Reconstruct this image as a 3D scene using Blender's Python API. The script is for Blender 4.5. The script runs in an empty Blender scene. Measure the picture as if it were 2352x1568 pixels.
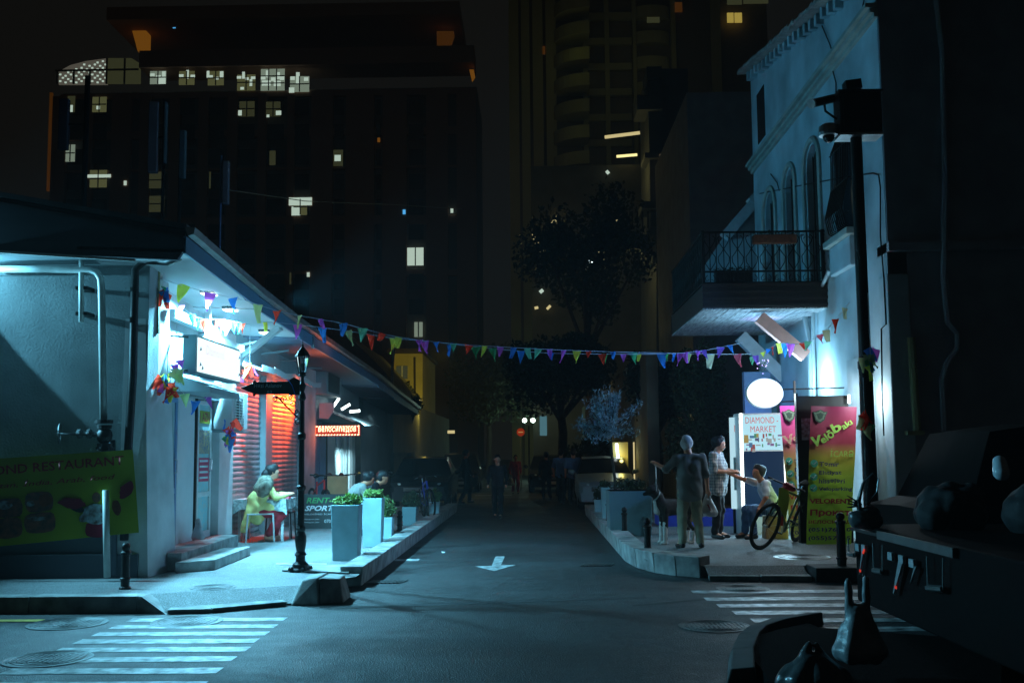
import bpy, bmesh, math, random
import numpy as np
from mathutils import Vector, Matrix
random.seed(7)
SC = bpy.context.scene
COL = SC.collection
# ---------------------------------------------------------------- camera
F = 2287.0
SH = 50.0
PITCH, ROLL, YAW = 5.15, 0.5, 1.13
cam_d = bpy.data.cameras.new('camera')
cam = bpy.data.objects.new('camera', cam_d); COL.objects.link(cam)
cam_d.sensor_width = 36.0; cam_d.lens = F / 2352 * 36.0
cam_d.shift_y = SH / 2352.0
cam_d.clip_end = 600; cam_d.clip_start = 0.1
cam_d.dof.use_dof = False
Rm = Matrix.Rotation(math.radians(YAW), 3, 'Z') @ Matrix.Rotation(math.radians(90 + PITCH), 3, 'X') @ Matrix.Rotation(math.radians(-ROLL), 3, 'Z')
CP = Vector((0, 0, 1.55))
cam.location = CP
cam.rotation_euler = Rm.to_euler()
SC.camera = cam
# ---------------------------------------------------------------- world (night sky)
w = bpy.data.worlds.new('World'); SC.world = w; w.use_nodes = True
bg = w.node_tree.nodes['Background']
bg.inputs[0].default_value = (0.9, 0.86, 0.74, 1); bg.inputs[1].default_value = 0.0050
SC.view_settings.view_transform = 'Standard'; SC.view_settings.look = 'None'
SC.view_settings.exposure = 0.0; SC.view_settings.gamma = 1.0
SC.view_settings.use_curve_mapping = False
SC.cycles.use_denoising = True
SC.cycles.max_bounces = 5; SC.cycles.diffuse_bounces = 3; SC.cycles.glossy_bounces = 3
SC.cycles.transmission_bounces = 4; SC.cycles.caustics_reflective = False; SC.cycles.caustics_refractive = False
SC.cycles.sample_clamp_indirect = 4.0

CYAN = (0.20, 0.68, 0.97)
def aim(o, d):
    o.rotation_euler = Vector(d).to_track_quat('-Z', 'Y').to_euler()
def spot(loc, d, power, ang, col=CYAN, blend=0.5, r=0.04):
    l = bpy.data.lights.new('spot_lamp', 'SPOT'); l.energy = power; l.spot_size = math.radians(ang)
    l.spot_blend = blend; l.color = col; l.shadow_soft_size = r
    o = bpy.data.objects.new('spot_lamp', l); COL.objects.link(o); o.location = loc; aim(o, d); return o
def area(loc, d, power, sx, sy, col=CYAN, spread=180):
    l = bpy.data.lights.new('area_lamp', 'AREA'); l.energy = power; l.shape = 'RECTANGLE'; l.size = sx; l.size_y = sy
    l.color = col; l.spread = math.radians(spread)
    o = bpy.data.objects.new('area_lamp', l); COL.objects.link(o); o.location = loc; aim(o, d); return o
def point(loc, power, col=CYAN, r=0.03):
    l = bpy.data.lights.new('point_lamp', 'POINT'); l.energy = power; l.color = col; l.shadow_soft_size = r
    o = bpy.data.objects.new('point_lamp', l); COL.objects.link(o); o.location = loc; return o
# floodlights under the eave of the left shop (fixtures are built below)
EAVE_L = [(-4.32, 13.15, 3.68), (-4.32, 14.1, 3.6), (-4.32, 16.0, 3.5)]
spot(EAVE_L[0], (-0.16, -0.05, -1), 1750, 155, CYAN, 0.5)
spot(EAVE_L[1], (-0.12, 0.05, -1), 1650, 155, CYAN, 0.5)
spot(EAVE_L[2], (-0.05, 0.1, -1), 650, 150, CYAN, 0.5)
# floodlights on the restaurant wall, just left of the frame: one rakes the wall, one lights the crossing
spot((-7.35, 11.0, 3.72), (1.0, 0.12, 0.0), 150, 83, CYAN, 0.06, 0.02)
spot((-8.2, 11.46, 3.6), (1.0, -0.04, -0.25), 2300, 94, CYAN, 0.7, 0.02)
# roof floodlight of the left building that washes the old facade opposite
spot((-4.75, 19.0, 4.5), (1, -0.02, 0.16), 980, 88, (0.075, 0.50, 0.86), 0.8, 0.08)
# market lights, right side
area((3.95, 16.9, 1.1), (-0.35, -1, -0.15), 45, 0.6, 0.9, (0.4, 0.75, 1.0))
area((3.85, 16.15, 2.54), (0.1, -1, 0.0), 14, 0.5, 0.4, (0.65, 0.88, 1.0))
point((4.85, 17.6, 2.75), 95, (0.36, 0.76, 1.0), 0.08)
spot((4.4, 18.2, 2.7), (-0.05, 0.0, 1), 170, 115, (0.28, 0.66, 1.0), 0.9, 0.06)
spot((4.45, 18.6, 3.2), (-0.1, 0.1, 1), 70, 60, (0.45, 0.30, 1.0), 0.9, 0.06)
point((4.3, 20.3, 2.2), 8, (0.08, 0.16, 1.0), 0.06)
area((4.45, 15.6, 2.75), (-0.05, 0.35, -1), 26, 0.5, 0.05, (0.8, 0.9, 1.0))
spot((4.95, 15.0, 3.1), (-1, 0.3, 0.03), 260, 100, (0.10, 0.38, 1.0), 0.7, 0.05)
point((4.98, 14.85, 2.3), 24, (0.75, 0.93, 1.0), 0.05)
# warm/red shop light, left
spot((-4.5, 20.6, 2.8), (-0.55, -1, -0.5), 820, 76, (1.0, 0.07, 0.006), 0.9, 0.05)
spot((-4.5, 18.3, 2.8), (-0.7, -0.75, -0.5), 90, 90, (1.0, 0.07, 0.02), 0.9, 0.05)
area((-4.60, 18.6, 2.70), (0.1, 0, 1), 26, 0.1, 3.6, (1.0, 0.14, 0.02), 110)
area((-4.3, 22.1, 1.93), (-.5, -1, 0), 3, 0.9, 0.2, (1.0, 0.12, 0.02))
spot((-3.85, 24.0, 2.5), (-0.98, 1.6, -1.2), 700, 70, (0.5, 0.88, 1.0), 0.6)
spot((-3.9, 23.6, 2.6), (-0.7, 0.2, -1.2), 30, 120, (0.4, 0.8, 1.0), 0.6)
# lamps down the street
point((-0.35, 60, 3.6), 60, (0.55, 1.0, 0.75), 0.1)
point((-4.7, 43.0, 3.3), 60, (1.0, 0.8, 0.15), 0.1)
spot((-3.5, 38, 5.5), (-0.12, 1, -0.15), 300, 80, (1.0, 0.78, 0.10), 0.9, 0.1)
point((3.6, 30.5, 1.6), 26, (1.0, 0.8, 0.2), 0.1)
point((1.6, 38, 3.0), 14, (1.0, 0.78, 0.25), 0.1)

# ---------------------------------------------------------------- pixel <-> place helpers (measuring only)
def ray(x, y):
    return (Rm @ Vector(((x - 1176) / F, -(y - SH - 784) / F, -1))).normalized()
def onY(x, y, Y):
    d = ray(x, y); return CP + d * ((Y - CP.y) / d.y)
def onX(x, y, X):
    d = ray(x, y); return CP + d * ((X - CP.x) / d.x)
def onZ(x, y, Z):
    d = ray(x, y); return CP + d * ((Z - CP.z) / d.z)
def onV(x, y, a, b):                      # vertical plane through plan points a and b
    d = ray(x, y); n = Vector((b[1] - a[1], -(b[0] - a[0]), 0)); p = Vector((a[0], a[1], 0))
    return CP + d * ((p - CP).dot(n) / d.dot(n))
# ---------------------------------------------------------------- materials
MATS = {}
def M(name, col=(0.5, 0.5, 0.5), rough=0.7, metal=0.0, var=0.15, vs=6.0, bump=0.0, bs=60.0, emit=None, es=0.0, spec=0.5, col2=None, trans=0.0, stretch=None):
    if name in MATS: return MATS[name]
    m = bpy.data.materials.new(name); m.use_nodes = True; MATS[name] = m
    nt = m.node_tree; N = nt.nodes; L = nt.links; b = N['Principled BSDF']
    b.inputs['Roughness'].default_value = rough; b.inputs['Metallic'].default_value = metal
    b.inputs['Specular IOR Level'].default_value = spec
    tc = N.new('ShaderNodeTexCoord'); src = tc.outputs['Object']
    if stretch:
        mp = N.new('ShaderNodeMapping'); mp.inputs['Scale'].default_value = stretch
        L.new(src, mp.inputs[0]); src = mp.outputs[0]
    if var > 0:
        n = N.new('ShaderNodeTexNoise'); n.inputs['Scale'].default_value = vs; n.inputs['Detail'].default_value = 6
        L.new(src, n.inputs['Vector'])
        r = N.new('ShaderNodeValToRGB'); r.color_ramp.elements[0].position = 0.3; r.color_ramp.elements[1].position = 0.72
        c2 = col2 or tuple(c * (1 - var) for c in col)
        r.color_ramp.elements[0].color = (*c2, 1); r.color_ramp.elements[1].color = (*[min(1, c * (1 + var * 0.6)) for c in col], 1)
        L.new(n.outputs['Fac'], r.inputs[0]); L.new(r.outputs[0], b.inputs['Base Color'])
    else:
        b.inputs['Base Color'].default_value = (*col, 1)
    if bump > 0:
        n2 = N.new('ShaderNodeTexNoise'); n2.inputs['Scale'].default_value = bs; n2.inputs['Detail'].default_value = 4
        L.new(src, n2.inputs['Vector'])
        bp = N.new('ShaderNodeBump'); bp.inputs['Strength'].default_value = bump; bp.inputs['Distance'].default_value = 0.01
        L.new(n2.outputs['Fac'], bp.inputs['Height']); L.new(bp.outputs[0], b.inputs['Normal'])
    if emit:
        b.inputs['Emission Color'].default_value = (*emit, 1); b.inputs['Emission Strength'].default_value = es
    if trans: b.inputs['Transmission Weight'].default_value = trans
    return m
def ramp_mat(name, stops, axis=2, lo=0.0, hi=1.0, rough=0.5, emit=0.0):
    m = bpy.data.materials.new(name); m.use_nodes = True; MATS[name] = m
    nt = m.node_tree; N = nt.nodes; L = nt.links; b = N['Principled BSDF']; b.inputs['Roughness'].default_value = rough
    tc = N.new('ShaderNodeTexCoord'); sp = N.new('ShaderNodeSeparateXYZ'); L.new(tc.outputs['Object'], sp.inputs[0])
    mr = N.new('ShaderNodeMapRange'); mr.inputs[1].default_value = lo; mr.inputs[2].default_value = hi
    L.new(sp.outputs[axis], mr.inputs[0]); r = N.new('ShaderNodeValToRGB')
    while len(r.color_ramp.elements) < len(stops): r.color_ramp.elements.new(0.5)
    for e, (p, c) in zip(r.color_ramp.elements, stops): e.position = p; e.color = (*c, 1)
    L.new(mr.outputs[0], r.inputs[0]); L.new(r.outputs[0], b.inputs['Base Color'])
    if emit:
        L.new(r.outputs[0], b.inputs['Emission Color']); b.inputs['Emission Strength'].default_value = emit
    return m
def asphalt(nm, c0, c1, rbase=0.42):
    m = bpy.data.materials.new(nm); m.use_nodes = True; MATS[nm] = m
    nt = m.node_tree; N = nt.nodes; L = nt.links; b = N['Principled BSDF']
    tc = N.new('ShaderNodeTexCoord')
    def noise(s, d=5):
        n = N.new('ShaderNodeTexNoise'); n.inputs['Scale'].default_value = s; n.inputs['Detail'].default_value = d
        L.new(tc.outputs['Object'], n.inputs['Vector']); return n.outputs['Fac']
    big, fine, mid = noise(0.55, 6), noise(150, 2), noise(5, 6)
    v = N.new('ShaderNodeTexVoronoi'); v.inputs['Scale'].default_value = 85; L.new(tc.outputs['Object'], v.inputs['Vector'])
    r = N.new('ShaderNodeValToRGB'); e = r.color_ramp.elements
    e[0].position = 0.36; e[0].color = (*c0, 1); e[1].position = 0.64; e[1].color = (*c1, 1)
    mx = N.new('ShaderNodeMix'); mx.inputs[0].default_value = 0.45; L.new(big, mx.inputs[2]); L.new(mid, mx.inputs[3])
    mx2 = N.new('ShaderNodeMix'); mx2.inputs[0].default_value = 0.5; L.new(mx.outputs[0], mx2.inputs[2]); L.new(v.outputs['Distance'], mx2.inputs[3])
    L.new(mx2.outputs[0], r.inputs[0]); L.new(r.outputs[0], b.inputs['Base Color'])
    rr = N.new('ShaderNodeMapRange'); rr.inputs[1].default_value = 0.3; rr.inputs[2].default_value = 0.7; rr.inputs[3].default_value = rbase; rr.inputs[4].default_value = 0.8
    L.new(mx.outputs[0], rr.inputs[0]); L.new(rr.outputs[0], b.inputs['Roughness'])
    bp = N.new('ShaderNodeBump'); bp.inputs['Strength'].default_value = 0.9; bp.inputs['Distance'].default_value = 0.007
    L.new(v.outputs['Distance'], bp.inputs['Height']); L.new(bp.outputs[0], b.inputs['Normal'])
    return m
asphalt('asphalt', (0.012, 0.013, 0.014), (0.062, 0.064, 0.066))
M('paint', (0.62, 0.64, 0.64), 0.38, var=0.5, vs=9, bump=0.5, bs=90, col2=(0.045, 0.05, 0.05))
M('yellow_paint', (0.75, 0.6, 0.12), 0.6, var=0.3, vs=14)
asphalt('pavement', (0.10, 0.105, 0.105), (0.32, 0.33, 0.33), 0.6)
M('kerb', (0.38, 0.39, 0.38), 0.75, var=0.55, vs=5, bump=0.6, bs=70)
M('dark_kerb', (0.07, 0.07, 0.07), 0.8, var=0.4, vs=5, bump=0.6, bs=70)
M('soil', (0.007, 0.006, 0.006), 1.0, spec=0.05, var=0.5, vs=20, bump=0.8, bs=60)
M('plaster', (0.72, 0.74, 0.74), 0.75, var=0.32, vs=1.6, bump=0.25, bs=45)
M('rough_plaster', (0.40, 0.46, 0.47), 0.85, var=0.4, vs=1.2, bump=0.9, bs=42)
M('old_plaster', (0.42, 0.54, 0.58), 0.85, var=0.42, vs=0.9, bump=0.3, bs=24)
M('old_trim', (0.38, 0.42, 0.38), 0.85, var=0.25, vs=3, bump=0.3, bs=30)
M('soffit', (0.75, 0.76, 0.76), 0.6, var=0.06, vs=3)
M('fascia', (0.15, 0.31, 0.46), 0.45, var=0.1, vs=4)
M('dark_roof', (0.10, 0.10, 0.11), 0.6, metal=0.2, var=0.2, vs=4)
M('gable', (0.30, 0.31, 0.34), 0.9, var=0.2, vs=2, bump=0.3, bs=30)
M('grey_paint', (0.30, 0.36, 0.38), 0.5, var=0.12, vs=5)
M('pipe_paint', (0.55, 0.58, 0.55), 0.45, var=0.15, vs=9)
M('old_pipe', (0.30, 0.30, 0.14), 0.6, var=0.15, vs=9)
M('dark_metal', (0.030, 0.032, 0.032), 0.45, metal=0.6, var=0.3, vs=12)
M('black', (0.006, 0.006, 0.006), 0.6, var=0.0)
M('black_gloss', (0.012, 0.012, 0.014), 0.2, var=0.0)
M('iron', (0.014, 0.013, 0.012), 0.5, metal=0.4, var=0.3, vs=20, bump=0.3, bs=50)
M('steel', (0.55, 0.57, 0.58), 0.3, metal=0.9, var=0.2, vs=10)
M('galv', (0.42, 0.44, 0.44), 0.4, metal=0.7, var=0.3, vs=6)
M('castiron', (0.15, 0.16, 0.16), 0.5, metal=0.55, var=0.4, vs=8, bump=0.5, bs=60)
M('slat', (0.50, 0.48, 0.50), 0.5, metal=0.2, var=0.35, vs=3.0, bump=0.15, bs=30, col2=(0.22, 0.2, 0.2), stretch=(1, 1, 6))
M('white_metal', (0.78, 0.80, 0.80), 0.4, var=0.08, vs=8)
M('white_plastic', (0.75, 0.77, 0.78), 0.4, var=0.05)
M('planter', (0.36, 0.56, 0.62), 0.6, var=0.28, vs=3, bump=0.2, bs=40)
M('planter_grey', (0.16, 0.27, 0.29), 0.6, var=0.1, vs=4, bump=0.2, bs=40)
M('blue_door', (0.18, 0.30, 0.50), 0.45, var=0.12)
M('glass_dark', (0.015, 0.02, 0.024), 0.12, var=0.0, spec=0.5)
M('glass_lit', (0.5, 0.6, 0.6), 0.15, var=0.3, vs=3)
M('wood', (0.026, 0.014, 0.010), 0.6, var=0.4, vs=4, stretch=(6, 1, 6), bump=0.3, bs=20)
M('plank', (0.42, 0.42, 0.42), 0.55, var=0.7, vs=5, stretch=(10, 0.6, 1), bump=0.4, bs=30, col2=(0.08, 0.08, 0.08))
M('pink_board', (0.95, 0.44, 0.36), 0.7, var=0.15)
M('white_board', (0.60, 0.64, 0.66), 0.7, var=0.15)
M('terracotta', (0.22, 0.065, 0.03), 0.85, var=0.4, vs=14)
M('tile', (0.35, 0.30, 0.27), 0.85, var=0.3, vs=8)
M('skin', (0.58, 0.22, 0.12), 0.5, var=0.06)
M('skin_pale', (0.80, 0.38, 0.24), 0.5, var=0.06)
M('hair_black', (0.010, 0.009, 0.010), 0.5, var=0.3, vs=60, bump=0.8, bs=90)
M('hair_white', (0.92, 0.92, 0.90), 0.7, var=0.12, vs=50, bump=0.8, bs=90)
M('tee_white', (0.66, 0.68, 0.72), 0.85, var=0.1, vs=8, bump=0.3, bs=14)
M('tee_blue', (0.12, 0.2, 0.34), 0.85, var=0.1)
M('shirt_grey', (0.27, 0.28, 0.26), 0.9, var=0.15, bump=0.4, bs=10)
M('trouser_olive', (0.42, 0.42, 0.30), 0.9, var=0.2, bump=0.4, bs=10)
M('trouser_black', (0.012, 0.012, 0.014), 0.9, var=0.1)
M('jeans', (0.05, 0.11, 0.22), 0.9, var=0.3, vs=14, bump=0.3)
M('kurta', (0.95, 0.82, 0.28), 0.75, var=0.12, vs=8, bump=0.4, bs=16)
M('shawl', (0.34, 0.32, 0.24), 0.8, var=0.6, vs=16, bump=0.4, bs=30, col2=(0.08, 0.07, 0.05))
M('red_cloth', (0.50, 0.012, 0.03), 0.7, var=0.3, vs=6, bump=0.4, bs=14)
M('dark_cloth', (0.022, 0.022, 0.026), 0.85, var=0.2)
M('shoe', (0.03, 0.03, 0.032), 0.5, var=0.2)
M('dog_dark', (0.035, 0.028, 0.024), 0.9, var=0.5, vs=30, bump=0.6, bs=80)
M('dog_tan', (0.30, 0.17, 0.09), 0.9, var=0.4, vs=30, bump=0.6, bs=80)
M('dog_white', (0.62, 0.60, 0.56), 0.9, var=0.15, vs=30, bump=0.6, bs=80)
M('table_cloth', (0.45, 0.52, 0.52), 0.7, var=0.6, vs=22, col2=(0.16, 0.19, 0.18))
M('tyre', (0.012, 0.012, 0.012), 0.8, var=0.2)
M('red_part', (0.55, 0.02, 0.02), 0.4, var=0.1)
M('yellow_part', (0.65, 0.75, 0.06), 0.5, var=0.1)
M('green_frame', (0.06, 0.12, 0.03), 0.35, var=0.1)
M('blue_frame', (0.03, 0.06, 0.45), 0.35, var=0.1)
M('cardboard', (0.42, 0.24, 0.11), 0.85, var=0.2)
M('car_dark', (0.020, 0.026, 0.032), 0.22, metal=0.3, var=0.0)
M('car_blue', (0.38, 0.50, 0.56), 0.28, metal=0.3, var=0.0)
M('lens', (0.55, 0.65, 0.7), 0.12, var=0.2, vs=30)
M('plate', (0.6, 0.62, 0.62), 0.5, var=0.0)
M('bag', (0.62, 0.64, 0.66), 0.35, var=0.15, vs=9, bump=0.9, bs=10, trans=0.15)
M('dark_bag', (0.07, 0.085, 0.09), 0.3, var=0.3, vs=9, bump=0.9, bs=12)
M('leaf', (0.085, 0.16, 0.035), 0.6, var=0.5, vs=9)
M('leaf_light', (0.26, 0.42, 0.10), 0.55, var=0.4, vs=9)
M('leaf_dark', (0.03, 0.045, 0.016), 0.7, var=0.4, vs=5)
M('olive_leaf', (0.26, 0.36, 0.40), 0.55, var=0.4, vs=9)
M('bark', (0.06, 0.045, 0.035), 0.9, var=0.4, bump=0.5)
M('hotel', (0.42, 0.24, 0.17), 0.9, var=0.1, vs=0.3)
M('hotel_dark', (0.20, 0.18, 0.17), 0.9, var=0.0)
M('orange_stone', (0.5, 0.24, 0.07), 0.8, var=0.4, vs=0.6)
M('tower', (0.42, 0.38, 0.20), 0.85, var=0.15, vs=0.3)
M('tower_dark', (0.20, 0.15, 0.11), 0.8, var=0.1)
M('yellow_wall', (0.50, 0.44, 0.16), 0.85, var=0.15, vs=1.5)
M('grey_wall', (0.10, 0.115, 0.14), 0.9, var=0.2, vs=1.0)
M('dim_wall', (0.16, 0.16, 0.13), 0.9, var=0.3, vs=0.7)
def glow(name, col, s): return M(name, (0.01, 0.01, 0.01), 0.6, var=0.0, emit=col, es=s, spec=0.1)
glow('led_white', (0.80, 0.97, 1.0), 9.0); glow('tube_white', (0.85, 1.0, 1.0), 5.0)
glow('panel_white', (0.7, 0.95, 1.0), 2.4); glow('poster_white', (0.45, 0.78, 0.90), 1.0); glow('panel_soft', (0.50, 0.80, 0.92), 0.9); glow('sign_face', (0.72, 0.96, 1.0), 1.4)
glow('neon_red', (1.0, 0.10, 0.012), 3.2); glow('neon_text', (1.0, 0.62, 0.36), 4.0); glow('neon_dark', (1.0, 0.05, 0.006), 0.55)
glow('blue_glass', (0.003, 0.04, 0.14), 0.38); glow('blue_glow', (0.10, 0.16, 1.0), 1.2); glow('violet_glow', (0.55, 0.45, 1.0), 3.0)
glow('win_white', (0.62, 0.78, 0.60), 0.30); glow('win_bright', (0.75, 0.95, 0.8), 0.65); glow('win_dim', (0.34, 0.36, 0.16), 0.09)
glow('win_olive', (0.46, 0.48, 0.20), 0.17); glow('win_yellow', (0.85, 0.62, 0.12), 0.42); glow('lamp_yellow', (1.0, 0.85, 0.35), 1.3)
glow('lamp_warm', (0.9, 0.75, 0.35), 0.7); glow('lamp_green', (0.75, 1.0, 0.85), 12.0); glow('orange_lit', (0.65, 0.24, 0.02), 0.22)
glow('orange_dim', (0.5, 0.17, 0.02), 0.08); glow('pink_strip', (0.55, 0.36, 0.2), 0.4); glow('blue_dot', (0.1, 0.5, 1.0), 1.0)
glow('arch_room', (0.50, 0.46, 0.36), 0.17); glow('teal_poster', (0.2, 0.5, 0.6), 0.3)
def cloth(name, c):
    m = bpy.data.materials.new(name); m.use_nodes = True; MATS[name] = m; N = m.node_tree.nodes; L = m.node_tree.links; out = N['Material Output']
    N.remove(N['Principled BSDF']); d = N.new('ShaderNodeBsdfDiffuse'); t = N.new('ShaderNodeBsdfTranslucent'); x = N.new('ShaderNodeMixShader'); x.inputs[0].default_value = 0.5
    for q in (d, t): q.inputs[0].default_value = (*c, 1)
    L.new(d.outputs[0], x.inputs[1]); L.new(t.outputs[0], x.inputs[2]); L.new(x.outputs[0], out.inputs[0])
for n_, c_ in dict(red=(0.95, 0.06, 0.03), blue=(0.06, 0.34, 0.95), purple=(0.75, 0.16, 0.75), mint=(0.25, 0.85, 0.55), green=(0.08, 0.5, 0.2),
                   yellow=(0.95, 0.95, 0.12), lime=(0.8, 0.95, 0.4), pale=(0.95, 0.95, 0.6), pink=(0.95, 0.2, 0.3), violet=(0.4, 0.18, 0.9), olive=(0.5, 0.6, 0.3)).items():
    cloth('flag_' + n_, c_)
M('ink_red', (0.35, 0.015, 0.015), 0.6, var=0); M('ink_maroon', (0.22, 0.008, 0.03), 0.6, var=0); M('ink_navy', (0.03, 0.02, 0.16), 0.6, var=0)
M('ink_green', (0.05, 0.35, 0.10), 0.6, var=0); M('ink_white', (0.75, 0.8, 0.8), 0.6, var=0); M('ink_grey', (0.16, 0.17, 0.18), 0.6, var=0)
M('ink_lime', (0.45, 0.75, 0.12), 0.6, var=0); M('ink_black', (0.01, 0.01, 0.012), 0.6, var=0); M('ink_mint', (0.10, 0.55, 0.35), 0.6, var=0)
M('banner_yellow', (0.30, 0.36, 0.02), 0.55, var=0.12, vs=2); M('board_dark', (0.035, 0.045, 0.045), 0.6, var=0.1)
M('print_food', (0.20, 0.07, 0.04), 0.6, var=0.9, vs=16, col2=(0.05, 0.05, 0.04)); M('print_plate', (0.3, 0.38, 0.4), 0.6, var=0.5, vs=20, col2=(0.1, 0.05, 0.03))
M('print_cyan', (0.15, 0.5, 0.55), 0.6, var=0.6, vs=14, col2=(0.6, 0.65, 0.6)); M('print_goods', (0.5, 0.35, 0.15), 0.6, var=0.9, vs=30, col2=(0.1, 0.2, 0.35))
# ---------------------------------------------------------------- mesh helpers
class MB:
    def __init__(s): s.v = []; s.f = []
    def add(s, vs, fs):
        n = len(s.v); s.v += [tuple(v) for v in vs]; s.f += [tuple(i + n for i in f) for f in fs]; return s
    def box(s, x0, x1, y0, y1, z0, z1):
        v = [(x, y, z) for z in (z0, z1) for x, y in ((x0, y0), (x1, y0), (x1, y1), (x0, y1))]
        return s.add(v, [(3, 2, 1, 0), (4, 5, 6, 7), (0, 1, 5, 4), (1, 2, 6, 5), (2, 3, 7, 6), (3, 0, 4, 7)])
    def obox(s, c, ax, ay, az, hx, hy, hz):
        c, ax, ay, az = Vector(c), Vector(ax).normalized(), Vector(ay).normalized(), Vector(az).normalized()
        v = [c + ax * a * hx + ay * b * hy + az * d * hz for d in (-1, 1) for a, b in ((-1, -1), (1, -1), (1, 1), (-1, 1))]
        return s.add(v, [(3, 2, 1, 0), (4, 5, 6, 7), (0, 1, 5, 4), (1, 2, 6, 5), (2, 3, 7, 6), (3, 0, 4, 7)])
    def beam(s, a, b, w, h, up=(0, 0, 1)):
        a, b = Vector(a), Vector(b); d = (b - a).normalized(); u = Vector(up)
        if abs(d.dot(u)) > 0.95: u = Vector((0, 1, 0))
        sd = d.cross(u).normalized(); u = sd.cross(d)
        return s.obox((a + b) / 2, sd, d, u, w / 2, (b - a).length / 2, h / 2)
    def prism(s, pts, off):          # polygon (3-D points) swept by off
        n = len(pts); off = Vector(off); v = [Vector(p) for p in pts] + [Vector(p) + off for p in pts]
        return s.add(v, [tuple(reversed(range(n))), tuple(range(n, 2 * n))] + [(i, (i + 1) % n, n + (i + 1) % n, n + i) for i in range(n)])
    def frustum(s, b, t):
        n = len(b); return s.add(list(b) + list(t), [tuple(reversed(range(n))), tuple(range(n, 2 * n))] + [(i, (i + 1) % n, n + (i + 1) % n, n + i) for i in range(n)])
    def quad(s, *p): return s.add(p, [tuple(range(len(p)))])
    def tube(s, path, r, n=8, caps=True):
        path = [Vector(p) for p in path]; rs = r if isinstance(r, (list, tuple)) else [r] * len(path)
        rings = []; prev = None
        for i, p in enumerate(path):
            t = (path[min(i + 1, len(path) - 1)] - path[max(i - 1, 0)])
            if t.length < 1e-9: t = Vector((0, 0, 1))
            t.normalize()
            if prev is None:
                u = Vector((0, 0, 1)) if abs(t.z) < 0.9 else Vector((1, 0, 0)); u = (u - t * u.dot(t)).normalized()
            else:
                u = (prev - t * prev.dot(t)).normalized()
            prev = u; w_ = t.cross(u)
            rings.append([p + (u * math.cos(a) + w_ * math.sin(a)) * rs[i] for a in [2 * math.pi * k / n for k in range(n)]])
        v = [q for rg in rings for q in rg]; f = []
        for i in range(len(rings) - 1):
            for k in range(n): f.append((i * n + k, i * n + (k + 1) % n, (i + 1) * n + (k + 1) % n, (i + 1) * n + k))
        if caps: f.append(tuple(reversed(range(n)))); f.append(tuple(range((len(rings) - 1) * n, len(rings) * n)))
        return s.add(v, f)
    def lathe(s, prof, c, n=16, axis=None):
        c = Vector(c); A = Matrix.Identity(3) if axis is None else Vector(axis).to_track_quat('Z', 'Y').to_matrix()
        v = []; f = []
        for r, z in prof:
            for k in range(n):
                a = 2 * math.pi * k / n; v.append(c + A @ Vector((r * math.cos(a), r * math.sin(a), z)))
        for i in range(len(prof) - 1):
            for k in range(n): f.append((i * n + k, i * n + (k + 1) % n, (i + 1) * n + (k + 1) % n, (i + 1) * n + k))
        f.append(tuple(reversed(range(n)))); f.append(tuple(range((len(prof) - 1) * n, len(prof) * n)))
        return s.add(v, f)
    def ring(s, c, axis, R, r, n=28, m=6):
        c = Vector(c); A = Vector(axis).to_track_quat('Z', 'Y').to_matrix(); v = []; f = []
        for i in range(n):
            a = 2 * math.pi * i / n
            for j in range(m):
                b = 2 * math.pi * j / m; rr = R + r * math.cos(b)
                v.append(c + A @ Vector((rr * math.cos(a), rr * math.sin(a), r * math.sin(b))))
        for i in range(n):
            for j in range(m): f.append((i * m + j, ((i + 1) % n) * m + j, ((i + 1) % n) * m + (j + 1) % m, i * m + (j + 1) % m))
        return s.add(v, f)
    def ball(s, c, rx, ry=None, rz=None, n=12, m=8):
        ry = ry or rx; rz = rz or rx; c = Vector(c); v = [c + Vector((0, 0, -rz))]; f = []
        for i in range(1, m):
            t = -math.pi / 2 + math.pi * i / m
            for k in range(n):
                a = 2 * math.pi * k / n; v.append(c + Vector((rx * math.cos(t) * math.cos(a), ry * math.cos(t) * math.sin(a), rz * math.sin(t))))
        v.append(c + Vector((0, 0, rz)))
        for k in range(n): f.append((0, 1 + (k + 1) % n, 1 + k))
        for i in range(m - 2):
            for k in range(n): f.append((1 + i * n + k, 1 + i * n + (k + 1) % n, 1 + (i + 1) * n + (k + 1) % n, 1 + (i + 1) * n + k))
        b = 1 + (m - 2) * n; t = len(v) - 1
        for k in range(n): f.append((b + k, b + (k + 1) % n, t))
        return s.add(v, f)
    def mesh(s, name):
        m = bpy.data.meshes.new(name); m.from_pydata([tuple(v) for v in s.v], [], s.f)
        bm = bmesh.new(); bm.from_mesh(m); bmesh.ops.recalc_face_normals(bm, faces=bm.faces); bm.to_mesh(m); bm.free()
        return m
    def build(s, name, mat, parent=None, bevel=0.0, smooth=False, fixn=True):
        m = s.mesh(name) if fixn else bpy.data.meshes.new(name)
        if not fixn: m.from_pydata([tuple(v) for v in s.v], [], s.f)
        m.materials.append(MATS[mat] if isinstance(mat, str) else mat)
        if smooth: m.shade_smooth()
        return link(name, m, parent, bevel)
def link(name, m, parent=None, bevel=0.0):
    o = bpy.data.objects.new(name, m); COL.objects.link(o)
    if parent:
        o.parent = parent; o.matrix_parent_inverse = parent_inv(parent)
    if bevel:
        b = o.modifiers.new('bevel', 'BEVEL'); b.width = bevel; b.segments = 2; b.limit_method = 'ANGLE'
    return o
def parent_inv(p):
    mats = []; q = p
    while q: mats.append(q); q = q.parent
    Mx = Matrix.Identity(4)
    for q in reversed(mats): Mx = Mx @ q.matrix_parent_inverse @ Matrix.LocRotScale(q.location, q.rotation_euler, q.scale)
    return Mx.inverted()
def tag(o, label=None, cat=None, group=None, kind=None):
    if label: o['label'] = label
    if cat: o['category'] = cat
    if group: o['group'] = group
    if kind: o['kind'] = kind
    return o
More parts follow.
